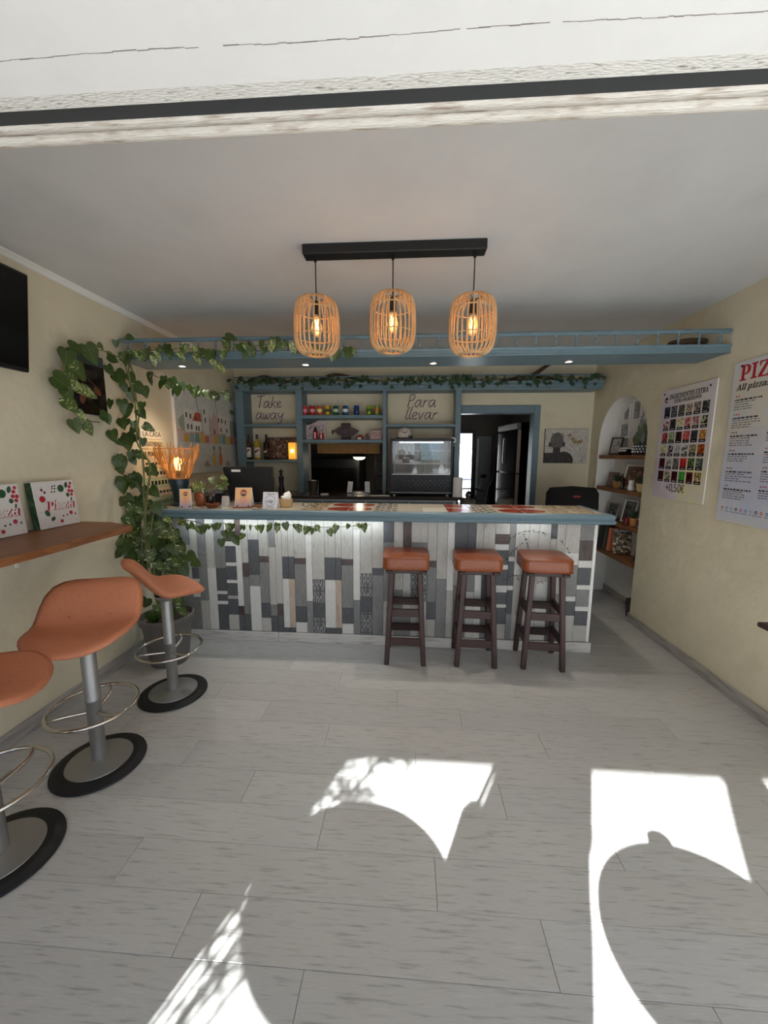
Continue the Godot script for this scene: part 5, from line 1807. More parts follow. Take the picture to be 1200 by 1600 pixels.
var sign_m: StandardMaterial3D
func sign_mat(k: int) -> StandardMaterial3D:
	if sign_m == null:
		sign_m = wood([C(206, 194, 164), C(228, 218, 192), C(236, 228, 206)], 95, Vector3(1, 6, 1), 0.7)
	var m: StandardMaterial3D = sign_m.duplicate()
	m.albedo_color = [Color(1, 1, 1), Color(1, 0.98, 0.9), Color(0.96, 0.92, 0.82), Color(1, 0.96, 0.88), Color(1, 0.98, 0.92), Color(0.86, 0.94, 0.84), Color(0.96, 0.94, 0.9), Color(0.82, 0.92, 0.84)][k]
	return m

func pizza_print() -> Image:
	var im := pic(200, 204, C(226, 220, 216))
	for k in 70:
		var p := Vector2(rng.randf() * 200, rng.randf() * 204)
		if p.x > 60 and p.y > 70 and p.y < 140:
			continue
		pic_line(im, p, p + Vector2(rng.randf_range(-16, 16), rng.randf_range(-10, 10)), 1, C(150, 140, 138))
	for q in [[34, 74, 14, C(176, 34, 48)], [186, 14, 7, C(186, 40, 56)], [178, 30, 8, C(186, 40, 56)], [172, 48, 8, C(186, 40, 56)], [188, 50, 8, C(186, 40, 56)], [182, 66, 8, C(186, 40, 56)], [38, 34, 6, C(110, 36, 40)], [50, 46, 6, C(120, 40, 44)], [106, 182, 8, C(176, 40, 50)], [160, 150, 9, C(186, 40, 56)]]:
		pic_circle(im, q[0], q[1], q[2], q[2], q[3])
	for q in [[132, 34, 16, 17, 0.2], [162, 20, 8, 14, 0.3], [44, 138, 11, 15, -0.5], [66, 166, 12, 8, -0.6], [162, 66, 9, 10, 0.0], [176, 88, 4, 10, 0.3], [182, 158, 3, 6, 0.3]]:
		pic_circle(im, q[0], q[1], q[2], q[3], C(38, 82, 52), q[4])
	for q in [[92, 22], [104, 20], [90, 32], [102, 33], [84, 46], [98, 46], [118, 160], [138, 158]]:
		pic_circle(im, q[0], q[1], 4, 4, C(50, 30, 32))
	return im

func village_print() -> Image:
	var im := pic(320, 220, C(196, 198, 192))
	pic_speck(im, Rect2i(0, 0, 320, 220), [C(202, 203, 198), C(190, 193, 188), C(206, 205, 198)], 900, 14)
	# hills, houses, trees
	for q in [[70, 96, 60, 26], [120, 92, 46, 34], [210, 96, 60, 22], [290, 96, 50, 26]]:
		pic_circle(im, q[0], q[1], q[2], q[3], C(150, 160, 142))
	for q in [[36, 62, 78, 60, C(214, 210, 202)], [118, 40, 36, 86, C(206, 204, 198)], [196, 60, 78, 62, C(212, 208, 200)], [76, 86, 34, 44, C(226, 222, 214)]]:
		im.fill_rect(Rect2i(q[0], q[1], q[2], q[3]), q[4])
	pic_poly(im, [Vector2(70, 88), Vector2(86, 66), Vector2(112, 66), Vector2(114, 88)], C(190, 88, 64))
	pic_poly(im, [Vector2(160, 84), Vector2(184, 52), Vector2(204, 82), Vector2(204, 130), Vector2(160, 130)], C(196, 168, 160))
	for q in [[42, 70], [60, 72], [84, 76], [126, 54], [130, 76], [204, 70], [222, 70], [244, 72], [46, 98], [62, 98], [84, 100], [96, 100], [214, 96], [250, 96], [176, 104]]:
		im.fill_rect(Rect2i(q[0], q[1], 7, 12), C(84, 84, 84))
	var wc := [C(196, 172, 166), C(206, 166, 70), C(150, 168, 176), C(120, 156, 140), C(206, 168, 80), C(196, 120, 96)]
	for k in 13:
		im.fill_rect(Rect2i(6 + k * 24, 116 + (k * 7) % 9, 22, 26 - (k * 7) % 9), wc[k % 6])
		im.fill_rect(Rect2i(6 + k * 24, 112 + (k * 7) % 9, 22, 4), C(196, 150, 140))
	for q in [[92, 16, 26, 10], [190, 8, 34, 14], [292, 44, 16, 8]]:
		pic_line(im, Vector2(q[0], q[1] + 4), Vector2(q[0] + 14, q[1] + 70), 2, C(92, 82, 74))
		pic_circle(im, q[0], q[1], q[2], q[3], C(106, 122, 88))
	# water and still life
	for k in 40:
		var x := rng.randf() * 320
		pic_line(im, Vector2(x, 144), Vector2(x + 3, 152 + rng.randf() * 16), 2, C(176, 184, 186))
	for q in [[170, C(206, 184, 110)], [206, C(206, 126, 88)]]:
		pic_circle(im, q[0], 186, 11, 18, q[1])
		im.fill_rect(Rect2i(q[0] - 3, 156, 6, 18), q[1].darkened(0.2))
		im.fill_rect(Rect2i(q[0] - 3, 150, 7, 8), C(84, 78, 72))
	for q in [130, 250]:
		pic_poly(im, [Vector2(q - 16, 204), Vector2(q, 188), Vector2(q + 16, 204)], C(160, 146, 120))
	return im


# ---------------------------------------------------------------- right wall
func build_right_wall() -> void:
	# ingredients board
	var w := 0.6
	var h := 0.9
	var im := pic(300, 450, C(214, 206, 208))
	wash(im, [C(204, 192, 206), C(222, 214, 182), C(226, 216, 160), C(206, 190, 204), C(214, 208, 196)], [Vector2(40, 90), Vector2(240, 330), Vector2(250, 410), Vector2(50, 380), Vector2(180, 40)])
	var pal := [[C(34, 36, 46), C(60, 62, 70)], [C(40, 42, 48), C(150, 152, 156)], [C(110, 104, 80), C(80, 76, 60)], [C(190, 170, 150), C(150, 130, 110)], [C(90, 70, 66), C(180, 160, 150)], [C(30, 34, 32), C(110, 112, 100)],
		[C(226, 220, 216), C(150, 30, 44)], [C(70, 74, 72), C(40, 44, 44)], [C(220, 216, 200), C(206, 186, 90)], [C(206, 150, 140), C(176, 80, 70)], [C(190, 180, 176), C(176, 80, 70)], [C(190, 190, 150), C(60, 66, 44)],
		[C(196, 100, 96), C(150, 50, 54)], [C(90, 130, 60), C(200, 206, 170)], [C(70, 40, 40), C(40, 30, 32)], [C(196, 40, 46), C(220, 130, 120)], [C(40, 44, 48), C(70, 76, 80)], [C(200, 150, 90), C(160, 104, 56)],
		[C(196, 190, 110), C(230, 226, 200)], [C(200, 190, 190), C(60, 50, 60)], [C(176, 178, 176), C(200, 202, 200)], [C(226, 222, 214), C(110, 106, 100)], [C(100, 90, 70), C(206, 196, 150)], [C(190, 96, 46), C(150, 66, 30)],
		[C(90, 20, 30), C(60, 14, 24)], [C(196, 190, 180), C(150, 146, 140)], [C(130, 130, 124), C(100, 100, 96)], [C(196, 30, 40), C(220, 60, 60)], [C(50, 66, 40), C(120, 140, 90)], [C(60, 76, 60), C(130, 146, 130)],
		[C(80, 30, 30), C(50, 22, 24)], [C(190, 184, 150), C(120, 120, 90)], [C(90, 30, 34), C(60, 20, 26)], [C(50, 140, 50), C(90, 180, 80)], [C(110, 40, 40), C(70, 26, 30)], [C(120, 90, 50), C(226, 210, 150)]]
	for r in 6:
		for k in 6:
			var x := 26 + k * 43
			var y := 70 + r * 53
			im.fill_rect(Rect2i(x, y, 35, 44), pal[r * 6 + k][0])
			pic_speck(im, Rect2i(x, y, 35, 34), pal[r * 6 + k] + [pal[r * 6 + k][1].darkened(0.3)], 60, 9)
			im.fill_rect(Rect2i(x + 1, y + 34, 33, 11), C(22, 20, 22))
			im.fill_rect(Rect2i(x + 7, y + 38, 20, 3), C(196, 190, 190))
	pic_circle(im, 30, 40, 11, 12, C(120, 60, 70))
	pic_circle(im, 30, 36, 8, 6, C(60, 40, 50))
	pic_circle(im, 32, 42, 6, 4, C(220, 190, 190))
	var t := thing("ingredients_board", "printed board of extra pizza ingredients in a grid of photos", "poster", Vector3(XR - 0.012, 1.7, -3.262))
	t.basis = ON_RIGHT
	var bd := card(t, "board", w, h, 0.008, im, M.white, Vector3.ZERO, Basis(), 0.12)
	words(bd, "INGREDIENTES EXTRA", Vector3(0.01, 0.385, 0.0012), 0.05, M.ink, "serif bold", false, 0.42)
	words(bd, "EXTRA INGREDIENTS", Vector3(0.01, 0.345, 0.0012), 0.036, M.ink, "serif bold", false, 0.3)
	words(bd, "+0,50€", Vector3(-0.02, -0.355, 0.0012), 0.085, M.ink, "sans", false, 0.22)
	for q in [[-0.27, 0.42], [0.24, 0.41], [-0.27, -0.42], [0.24, -0.42]]:
		var pm := MB.new()
		pm.lathe([Vector2(0, 0.004), Vector2(0.007, 0.003), Vector2(0.008, 0.0)], 14, Transform3D(Basis(Vector3.RIGHT, PI / 2), Vector3(q[0], q[1], 0.001)))
		if q[1] > 0:
			put("screw_cap", pm, M.black, bd)
	# pizza menu, most of it outside the picture
	var mi := pic(300, 420, C(206, 204, 206))
	wash(mi, [C(216, 206, 180), C(194, 198, 216), C(220, 212, 190), C(190, 194, 214), C(202, 198, 210)], [Vector2(90, 110), Vector2(60, 330), Vector2(220, 60), Vector2(200, 360), Vector2(140, 250)])
	var yy := 88.0
	while yy < 352:
		for cx in [14, 122, 216]:
			var y2 := yy + (-4 if cx > 100 else 0)
			for q in rng.randi_range(2, 3):
				pic_circle(mi, cx + 4 + q * 7, y2, 2, 2, C(110, 84, 84) if rng.randf() < 0.7 else C(190, 50, 50))
			squiggle(mi, cx, y2 + 8, rng.randf_range(66, 86), 4, C(66, 62, 64))
			var nl := rng.randi_range(3, 4)
			for q in nl:
				squiggle(mi, cx, y2 + 15 + q * 6, rng.randf_range(40, 88), 2, C(92, 88, 92))
		yy += 47
	for k in 14:
		var c: Color = [C(190, 80, 70), C(90, 130, 190), C(150, 150, 150), C(40, 40, 44)][k % 4]
		pic_circle(mi, 18 + k * 15, 384, 4, 4, c)
		pic_circle(mi, 18 + k * 15, 384, 2, 2, C(206, 208, 216))
		squiggle(mi, 13 + k * 15, 392, 10, 2, C(130, 130, 140))
	var mn := thing("pizza_menu", "tall printed pizza menu with a red title on the right wall", "menu", Vector3(XR - 0.012, 1.69, -2.455))
	mn.basis = ON_RIGHT
	var mo := card(mn, "board", 0.75, 1.05, 0.008, mi, M.white, Vector3.ZERO, Basis(), 0.15)
	words(mo, "PIZZAS", Vector3(-0.325, 0.445, 0.0012), 0.13, M.red_ink, "serif bold", true)
	words(mo, "All pizzas have tomato", Vector3(-0.335, 0.358, 0.0012), 0.05, M.ink, "serif bold italic", true)
	for q in [[-0.315, 0.495], [0.33, 0.495]]:
		var pm := MB.new()
		pm.lathe([Vector2(0, 0.004), Vector2(0.007, 0.003), Vector2(0.008, 0.0)], 14, Transform3D(Basis(Vector3.RIGHT, PI / 2), Vector3(q[0], q[1], 0.001)))
		put("screw_cap", pm, M.black, mo)
	# corner of a dark wooden side shelf
	var sh := thing("side_shelf", "dark edged wooden shelf corner low on the right wall", "shelf", Vector3.ZERO)
	put("board", BX(Vector3(1.82, 0.725, -2.03), Vector3(XR - 0.002, 0.75, -1.0), 0.004), M.dark_wood, sh)
	for zz in [-1.8, -1.2]:
		var bm := MB.new()
		bm.box(Vector3(XR - 0.008, 0.65, zz), Vector3(0.012, 0.15, 0.03), 0.002)
		bm.box(Vector3(XR - 0.12, 0.719, zz), Vector3(0.22, 0.012, 0.03), 0.002)
		put("bracket", bm, M.black, sh)
	# head seen from behind, on canvas, on the back wall
	var bi := pic(200, 160, C(186, 180, 170))
	pic_speck(bi, Rect2i(0, 0, 200, 160), [C(196, 190, 180), C(174, 168, 158), C(204, 198, 190)], 500, 12)
	pic_circle(bi, 92, 152, 44, 46, C(60, 56, 52))
	bi.fill_rect(Rect2i(0, 112, 110, 48), C(64, 60, 56))
	pic_circle(bi, 56, 56, 30, 40, C(96, 92, 86))
	pic_circle(bi, 24, 72, 7, 12, C(70, 66, 62))
	pic_circle(bi, 88, 72, 7, 12, C(70, 66, 62))
	bi.fill_rect(Rect2i(40, 84, 34, 32), C(70, 66, 62))
	pic_speck(bi, Rect2i(26, 20, 62, 70), [C(112, 108, 102), C(76, 72, 68), C(124, 118, 110)], 260, 5)
	pic_speck(bi, Rect2i(2, 114, 120, 44), [C(74, 70, 66), C(54, 50, 48), C(90, 86, 82)], 200, 6)
	for q in [[112, 30], [128, 46], [152, 62], [166, 58], [140, 60]]:
		for a in 4:
			pic_circle(bi, q[0] + cos(a * 1.7) * 6, q[1] + sin(a * 1.7) * 6, 7, 3, C(140, 112, 66), a * 1.7)
	for k in 30:
		var p := Vector2(rng.randf_range(156, 196), rng.randf_range(90, 150))
		pic_line(bi, p, p + Vector2(rng.randf_range(-8, 8), rng.randf_range(-8, 8)), 1, C(120, 116, 110))
	var bu := thing("head_canvas", "small canvas of a grey shaven head with ochre flowers by the door", "painting", Vector3(1.873, 1.72, ZB + 0.024))
	card(bu, "canvas", 0.505, 0.405, 0.022, bi, M.black, Vector3.ZERO, Basis(), 0.85)
	# black jacket over a chair back behind the bar
	var jk := thing("jacket_chair", "black jacket with a small red tag draped over a chair behind the bar", "chair", Vector3(1.655, 0, -4.02))
	var rows := []
	for r in 15:
		var row := []
		var f := r / 14.0
		var y := 0.55 + 0.75 * f
		var hw := lerpf(0.262, 0.252, f)
		var hd := lerpf(0.085, 0.05, f)
		if r == 14:
			hw *= 0.9
			hd *= 0.3
		for s in 36:
			var an := -TAU * s / 36.0
			var k := 1.0 / pow(pow(absf(cos(an)), 5.0) + pow(absf(sin(an)), 5.0), 0.2)
			var wr := 1.0 + 0.05 * sin(s * 1.7 + r * 0.9) + 0.03 * sin(r * 2.1)
			row.append(Vector3(cos(an) * k * hw * (0.96 + 0.04 * wr), y - (0.02 * absf(cos(an)) if r > 11 else 0.0), sin(an) * k * hd * wr))
		rows.append(row)
	var cap := []
	for s in 36:
		cap.append(Vector3(0, 1.295, 0))
	rows.append(cap)
	var jm := MB.new()
	jm.sheet(rows, true)
	put("jacket", jm, plain(C(9, 9, 10), 0.95), jk)
	put("tag", B1(Vector3(0.02, 1.2, 0.066), Vector3(0.07, 0.018, 0.004), 0.001), plain(C(150, 40, 40), 0.6), jk)
	put("seat", B1(Vector3(0, 0.47, -0.2), Vector3(0.4, 0.05, 0.4), 0.015), M.black, jk)
	for sx in [-1, 1]:
		for sz in [0.0, -0.36]:
			put("leg", B1(Vector3(sx * 0.17, 0.23, sz), Vector3(0.03, 0.46, 0.03), 0.004), M.black, jk)

# watercolour blotches with ragged rims
func wash(im: Image, cols: Array, at: Array) -> void:
	for k in cols.size():
		for q in 26:
			var p: Vector2 = at[k] + Vector2(rng.randf_range(-70, 70), rng.randf_range(-80, 80))
			var rx := rng.randf_range(14, 44)
			var ry := rng.randf_range(12, 40)
			for y in range(maxi(0, int(p.y - ry)), mini(im.get_height(), int(p.y + ry))):
				for x in range(maxi(0, int(p.x - rx)), mini(im.get_width(), int(p.x + rx))):
					if ((x - p.x) / rx) ** 2 + ((y - p.y) / ry) ** 2 < 1.0:
						im.set_pixel(x, y, im.get_pixel(x, y).lerp(cols[k], 0.3))

func squiggle(im: Image, x: float, y: float, l: float, h: int, c: Color) -> void:
	var p := x
	while p < x + l:
		var w := rng.randf_range(3, 12)
		im.fill_rect(Rect2i(int(p), int(y), int(w), h), c)
		p += w + 2


# ---------------------------------------------------------------- things on the bar
func logo(im: Image, cx: float, cy: float, r: float) -> void:
	pic_circle(im, cx, cy, r, r, C(52, 34, 38))
	pic_circle(im, cx - r * 0.1, cy - r * 0.35, r * 0.75, r * 0.4, C(196, 70, 60))
	pic_circle(im, cx, cy + r * 0.1, r * 0.85, r * 0.3, C(226, 190, 160))
	pic_circle(im, cx, cy + r * 0.15, r * 0.6, r * 0.14, C(120, 50, 46))

func flyer(w: int, h: int) -> Image:
	var im := pic(w, h, C(226, 176, 122))
	for k in 5:
		im.fill_rect(Rect2i(0, int(h * (0.5 + 0.1 * k)), w, h), [C(222, 170, 128), C(208, 162, 138), C(194, 158, 148), C(180, 156, 160), C(166, 154, 172)][k])
	logo(im, w * 0.5, h * 0.25, w * 0.2)
	im.fill_rect(Rect2i(int(w * 0.3), int(h * 0.47), int(w * 0.4), maxi(1, h / 40)), C(90, 60, 50))
	for k in 4:
		im.fill_rect(Rect2i(int(w * (0.28 + 0.03 * k)), int(h * (0.58 + 0.07 * k)), int(w * (0.44 - 0.06 * k)), maxi(1, h / 50)), C(196, 110, 96))
	for x in [0.15, 0.85]:
		pic_circle(im, w * x, h * 0.92, w * 0.07, h * 0.05, C(60, 50, 80))
	return im

func tent(t: Node3D, w: float, h: float, d: float, im: Image) -> void:
	# folded card: printed front, plain back
	var an := atan2(d * 0.5, h)
	card(t, "front_panel", w, h / cos(an), 0.0012, im, M.paper, Vector3(0, h / 2, d * 0.25), Basis(Vector3.RIGHT, -an))
	put("back_panel", B1(Vector3(0, 0, 0), Vector3(w, h / cos(an), 0.0012)), M.paper, t, Vector3(0, h / 2, -d * 0.25), Basis(Vector3.RIGHT, an))

func build_bar_items() -> void:
	var y := BAR_Y + 0.0008
	var t := thing("table_tent", "folded flyer tent with an orange sunset print at the bar's left end", "tent card", Vector3(-1.845, y, -3.06), 0.42)
	tent(t, 0.085, 0.155, 0.1, flyer(60, 110))
	t = thing("flyer_stand", "tall flyer with an orange sunset print leaning before the monitor", "flyer", Vector3(-1.375, y, -3.12), 0.12)
	tent(t, 0.135, 0.165, 0.1, flyer(90, 110))
	put("easel", B1(Vector3(0, 0.006, 0.05), Vector3(0.15, 0.012, 0.02), 0.003), M.niche_wood, t)
	var gi := pic(80, 88, C(226, 222, 228))
	pic_circle(gi, 40, 46, 29, 29, C(110, 108, 116))
	pic_circle(gi, 40, 46, 27, 27, C(228, 226, 232))
	squiggle(gi, 22, 8, 36, 4, C(90, 88, 96))
	squiggle(gi, 20, 78, 40, 3, C(120, 118, 126))
	squiggle(gi, 30, 40, 20, 2, C(110, 110, 118))
	t = thing("review_card", "square white review card with a circle printed on it", "card", Vector3(-1.13, y, -3.07), -0.05)
	tent(t, 0.125, 0.135, 0.06, gi)
	words(t, "Google", Vector3(0, 0.06, 0.0205), 0.024, M.ink, "sans", false, 0.06, Basis(Vector3.RIGHT, -0.22))
	var si := pic(40, 52, C(214, 204, 200))
	pic_circle(si, 20, 24, 10, 10, C(176, 150, 120))
	pic_circle(si, 20, 24, 8, 8, C(214, 204, 200))
	squiggle(si, 10, 42, 20, 2, C(150, 140, 136))
	t = thing("contactless_card", "tiny white card with a ring symbol beside the wooden bowl", "card", Vector3(-1.575, y, -3.2), 0.0)
	tent(t, 0.06, 0.085, 0.05, si)
	# copper pot with a cutting, straws in a dark cup, wooden bowl
	t = thing("copper_pot", "small copper coloured pot with a pothos cutting next to the lamp", "potted plant", Vector3(-1.79, y, -3.22))
	var m := MB.new()
	m.lathe([Vector2(0, 0), Vector2(0.05, 0), Vector2(0.055, 0.004), Vector2(0.066, 0.06), Vector2(0.064, 0.11), Vector2(0.058, 0.112), Vector2(0.056, 0.1), Vector2(0, 0.095)], 28)
	put("pot", m, plain(C(156, 88, 56), 0.35, 0.2), t)
	for q in [[0.02, 0.19, 0.02, 0.09, 1], [0.09, 0.24, 0.0, 0.08, 1], [-0.05, 0.2, 0.02, 0.09, 2], [0.15, 0.18, 0.01, 0.085, 1], [0.17, 0.25, -0.02, 0.075, 2], [0.05, 0.15, 0.05, 0.07, 1], [0.2, 0.2, 0.0, 0.06, 1], [-0.08, 0.15, 0.0, 0.07, 0]]:
		var tip := Vector3(q[0], q[1], q[2])
		var sm := MB.new()
		sm.tube(smooth_path([Vector3(0, 0.09, 0), Vector3(q[0] * 0.3, 0.15, q[2] * 0.3), tip], 4), 0.0022, 5, false)
		put("stalk", sm, M.stem, t)
		leaf_at(t, tip, Vector3(q[0] + rng.randf_range(-0.1, 0.1), -0.12, 0.1), Vector3(rng.randf_range(-0.4, 0.4), 0.4, 1), q[3], q[4])
	t = thing("straw_cup", "dark glass full of black and white spotted paper straws", "cup", Vector3(-1.672, y, -3.13))
	m = MB.new()
	m.lathe([Vector2(0, 0), Vector2(0.032, 0), Vector2(0.04, 0.09), Vector2(0.038, 0.09), Vector2(0.03, 0.006), Vector2(0, 0.006)], 22)
	put("glass", m, plain(C(26, 22, 22), 0.15), t)
	var dots := pic(32, 32, C(230, 226, 220))
	for k in 5:
		pic_circle(dots, rng.randf() * 32, rng.randf() * 32, 5, 5, C(30, 26, 26))
	dots.fill_rect(Rect2i(0, 14, 32, 8), C(30, 26, 26))
	var dm := print_mat(dots, 0.8)
	dm.texture_repeat = true
	dm.uv1_scale = Vector3(40, 40, 1)
	for k in 16:
		var a := rng.randf() * TAU
		m = MB.new()
		m.tube([Vector3(cos(a) * 0.018, 0.01, sin(a) * 0.018), Vector3(cos(a + 0.5) * rng.randf_range(0.02, 0.05), rng.randf_range(0.13, 0.16), sin(a + 0.5) * 0.035)], 0.0042, 7)
		put("straw", m, dm, t)
	t = thing("wooden_bowl", "shallow brown wooden bowl between the straws and the ring card", "bowl", Vector3(-1.62, y, -3.07))
	m = MB.new()
	m.lathe([Vector2(0, 0), Vector2(0.03, 0), Vector2(0.034, 0.006), Vector2(0.058, 0.036), Vector2(0.055, 0.038), Vector2(0.03, 0.012), Vector2(0, 0.01)], 26)
	put("bowl", m, plain(C(120, 62, 34), 0.45), t)
	t = thing("napkin_basket", "small woven basket filled with white paper napkins beside the review card", "basket", Vector3(-1.035, y, -3.17))
	m = MB.new()
	m.lathe([Vector2(0, 0), Vector2(0.045, 0), Vector2(0.05, 0.004), Vector2(0.055, 0.07), Vector2(0.05, 0.072), Vector2(0.046, 0.01), Vector2(0, 0.01)], 22)
	put("basket", m, plain(C(190, 160, 116), 0.85), t)
	put("napkin", B1(Vector3(0.0, 0.075, 0.0), Vector3(0.07, 0.05, 0.06), 0.006, Basis(Vector3(0.2, 1, 0.4).normalized(), 0.6)), M.paper, t)
	put("napkin", B1(Vector3(0.01, 0.1, -0.01), Vector3(0.055, 0.04, 0.05), 0.006, Basis(Vector3(0.7, 0.4, 0.4).normalized(), 0.8)), M.paper, t)
	# point of sale monitor, seen from behind
	t = thing("till_monitor", "black till screen seen from behind, on the bar", "monitor", Vector3(-1.4, y, -3.385))
	var tilt := Basis(Vector3.RIGHT, 0.2)
	var poly := PackedVector2Array([Vector2(-0.185, 0.0), Vector2(0.185, 0.0), Vector2(0.215, 0.29), Vector2(-0.215, 0.29)])
	m = MB.new()
	m.prism(poly, 0.05, Transform3D(tilt, Vector3(0, 0.05, 0.02)))
	put("housing", m, M.black, t)
	put("sticker", B1(Vector3(-0.1, 0.265, 0.052), Vector3(0.08, 0.02, 0.002)), M.paper, t, Vector3(0, 0.05, 0.02), tilt)
	put("stand", B1(Vector3(0, 0.05, 0.0), Vector3(0.12, 0.1, 0.06), 0.01), M.black, t)
	put("foot", B1(Vector3(0, 0.01, 0.0), Vector3(0.26, 0.02, 0.2), 0.006), M.black, t)
	t = thing("receipt_printer", "black receipt printer behind the cards on the bar", "printer", Vector3(-1.7, y, -3.36))
	put("case", B1(Vector3(0, 0.06, 0), Vector3(0.15, 0.12, 0.18), 0.02), M.black, t)
	put("paper_slot", B1(Vector3(0, 0.121, 0.02), Vector3(0.08, 0.004, 0.008)), M.satin, t)
	# flat menus on the bar
	single("wooden_board", B1(Vector3(0, 0.005, 0), Vector3(0.3, 0.01, 0.12), 0.003), M.niche_wood, "flat wooden board under the flyer on the bar", "board", Vector3(-1.3, y - 0.0005, -3.2), Basis(Vector3.UP, 0.05))
	var gl := thing("reading_glasses", "thin dark glasses lying on the bar beside the napkin basket", "glasses", Vector3(-0.84, y, -3.2), 0.2)
	for s in [-1, 1]:
		m = MB.new()
		var ring := []
		for k in 18:
			ring.append(Vector3(s * 0.033 + cos(TAU * k / 18.0) * 0.026, 0.02 + sin(TAU * k / 18.0) * 0.017, 0.0))
		m.tube(ring, 0.002, 5, false, true)
		m.tube([Vector3(s * 0.06, 0.025, 0), Vector3(s * 0.064, 0.02, -0.1), Vector3(s * 0.064, 0.002, -0.13)], 0.002, 5)
		put("rim", m, M.black, gl)


# ---------------------------------------------------------------- plants
var leaf_meshes := []
func make_leaves() -> void:
	for k in 3:
		var fold: float = [0.10, 0.2, 0.04][k]
		var wv: float = [0.03, 0.05, -0.04][k]
		var half := [[0.0, 0.02], [0.2, 0.13], [0.36, 0.1], [0.46, -0.06], [0.48, -0.24], [0.42, -0.44], [0.3, -0.64], [0.15, -0.84], [0.0, -1.0]]
		var mb := MB.new()
		for s in [-1.0, 1.0]:
			var rows := []
			for q in half:
				var row := []
				for c in 3:
					var x: float = q[0] * c / 2.0
					var yy: float = lerpf(minf(q[1], 0.02) if q[1] > 0 else q[1], q[1], c / 2.0)
					row.append(Vector3(s * x, yy, fold * (x * x * 2.0) + wv * sin(yy * 7.0) * x * 2.0 - 0.14 * yy * yy))
				if s < 0:
					row.reverse()
				rows.push_front(row)
			var base := mb.v.size()
			mb.sheet(rows)
			for q in range(base, mb.v.size()):
				mb.t[q] = Vector2(0.5 + mb.v[q].x, clampf(0.12 - mb.v[q].y * 0.88 / 1.0, 0.0, 1.0))
		leaf_meshes.append(mb.mesh())

# a leaf: base at p, tip along dir, face towards nor
func leaf_at(parent: Node3D, p: Vector3, dir: Vector3, nor: Vector3, size: float, kind: int, twist := 0) -> void:
	if leaf_meshes.is_empty():
		make_leaves()
	var y := -dir.normalized()
	var z := nor - y * nor.dot(y)
	if z.length() < 0.05:
		z = Vector3.RIGHT - y * y.x
	z = z.normalized()
	var x := y.cross(z)
	put("leaf", leaf_meshes[rng.randi() % 3], M.leaf[kind], parent, p, Basis(x, y, z).scaled_local(Vector3(size * [0.92, 0.8, 0.66][kind], size, size)))

func vine(parent: Node3D, pts: Array, count: int, size: float, spread: float, kinds: Array, nor: Vector3, rad := 0.003) -> void:
	var path := smooth_path(pts, 6)
	var mb := MB.new()
	mb.tube(path, rad, 6, false)
	put("stem", mb, M.stem, parent)
	for k in count:
		var f := (k + rng.randf()) / count * (path.size() - 1)
		var p: Vector3 = path[int(f)].lerp(path[mini(int(f) + 1, path.size() - 1)], f - int(f))
		var out := Vector3(rng.randf_range(-1, 1), rng.randf_range(-0.6, 0.5), rng.randf_range(-1, 1)) * spread + nor * spread * 0.7
		var q := p + out
		var st := MB.new()
		st.tube([p, p.lerp(q, 0.5) + Vector3(0, 0.012, 0), q], 0.0016, 4, false)
		put("leaf_stalk", st, M.stem, parent)
		var dir := Vector3(out.x * 4.0 + rng.randf_range(-0.4, 0.4), -1.0 + rng.randf_range(0, 0.5), out.z * 3.0 + rng.randf_range(-0.3, 0.3))
		leaf_at(parent, q, dir, nor + Vector3(rng.randf_range(-0.5, 0.5), rng.randf_range(0, 0.6), rng.randf_range(-0.5, 0.5)), size * rng.randf_range(0.75, 1.2), kinds[rng.randi() % kinds.size()])

# leaf placed from a picture point at distance plane z, with the picture angle of its tip
func leaf_px(parent: Node3D, u: float, w: float, z: float, size: float, ang: float, kind: int, nor := Vector3(0.25, 0.25, 1)) -> void:
	var p := px(u, w, 2, z)
	if p.x < XL + 0.06:
		p = px(u, w, 0, XL + 0.06)
	var dir := Vector3(sin(ang), -cos(ang), rng.randf_range(-0.2, 0.35))
	leaf_at(parent, p - dir.normalized() * size * 0.4, dir, nor + Vector3(rng.randf_range(-0.35, 0.35), rng.randf_range(-0.1, 0.3), 0), size, kind)

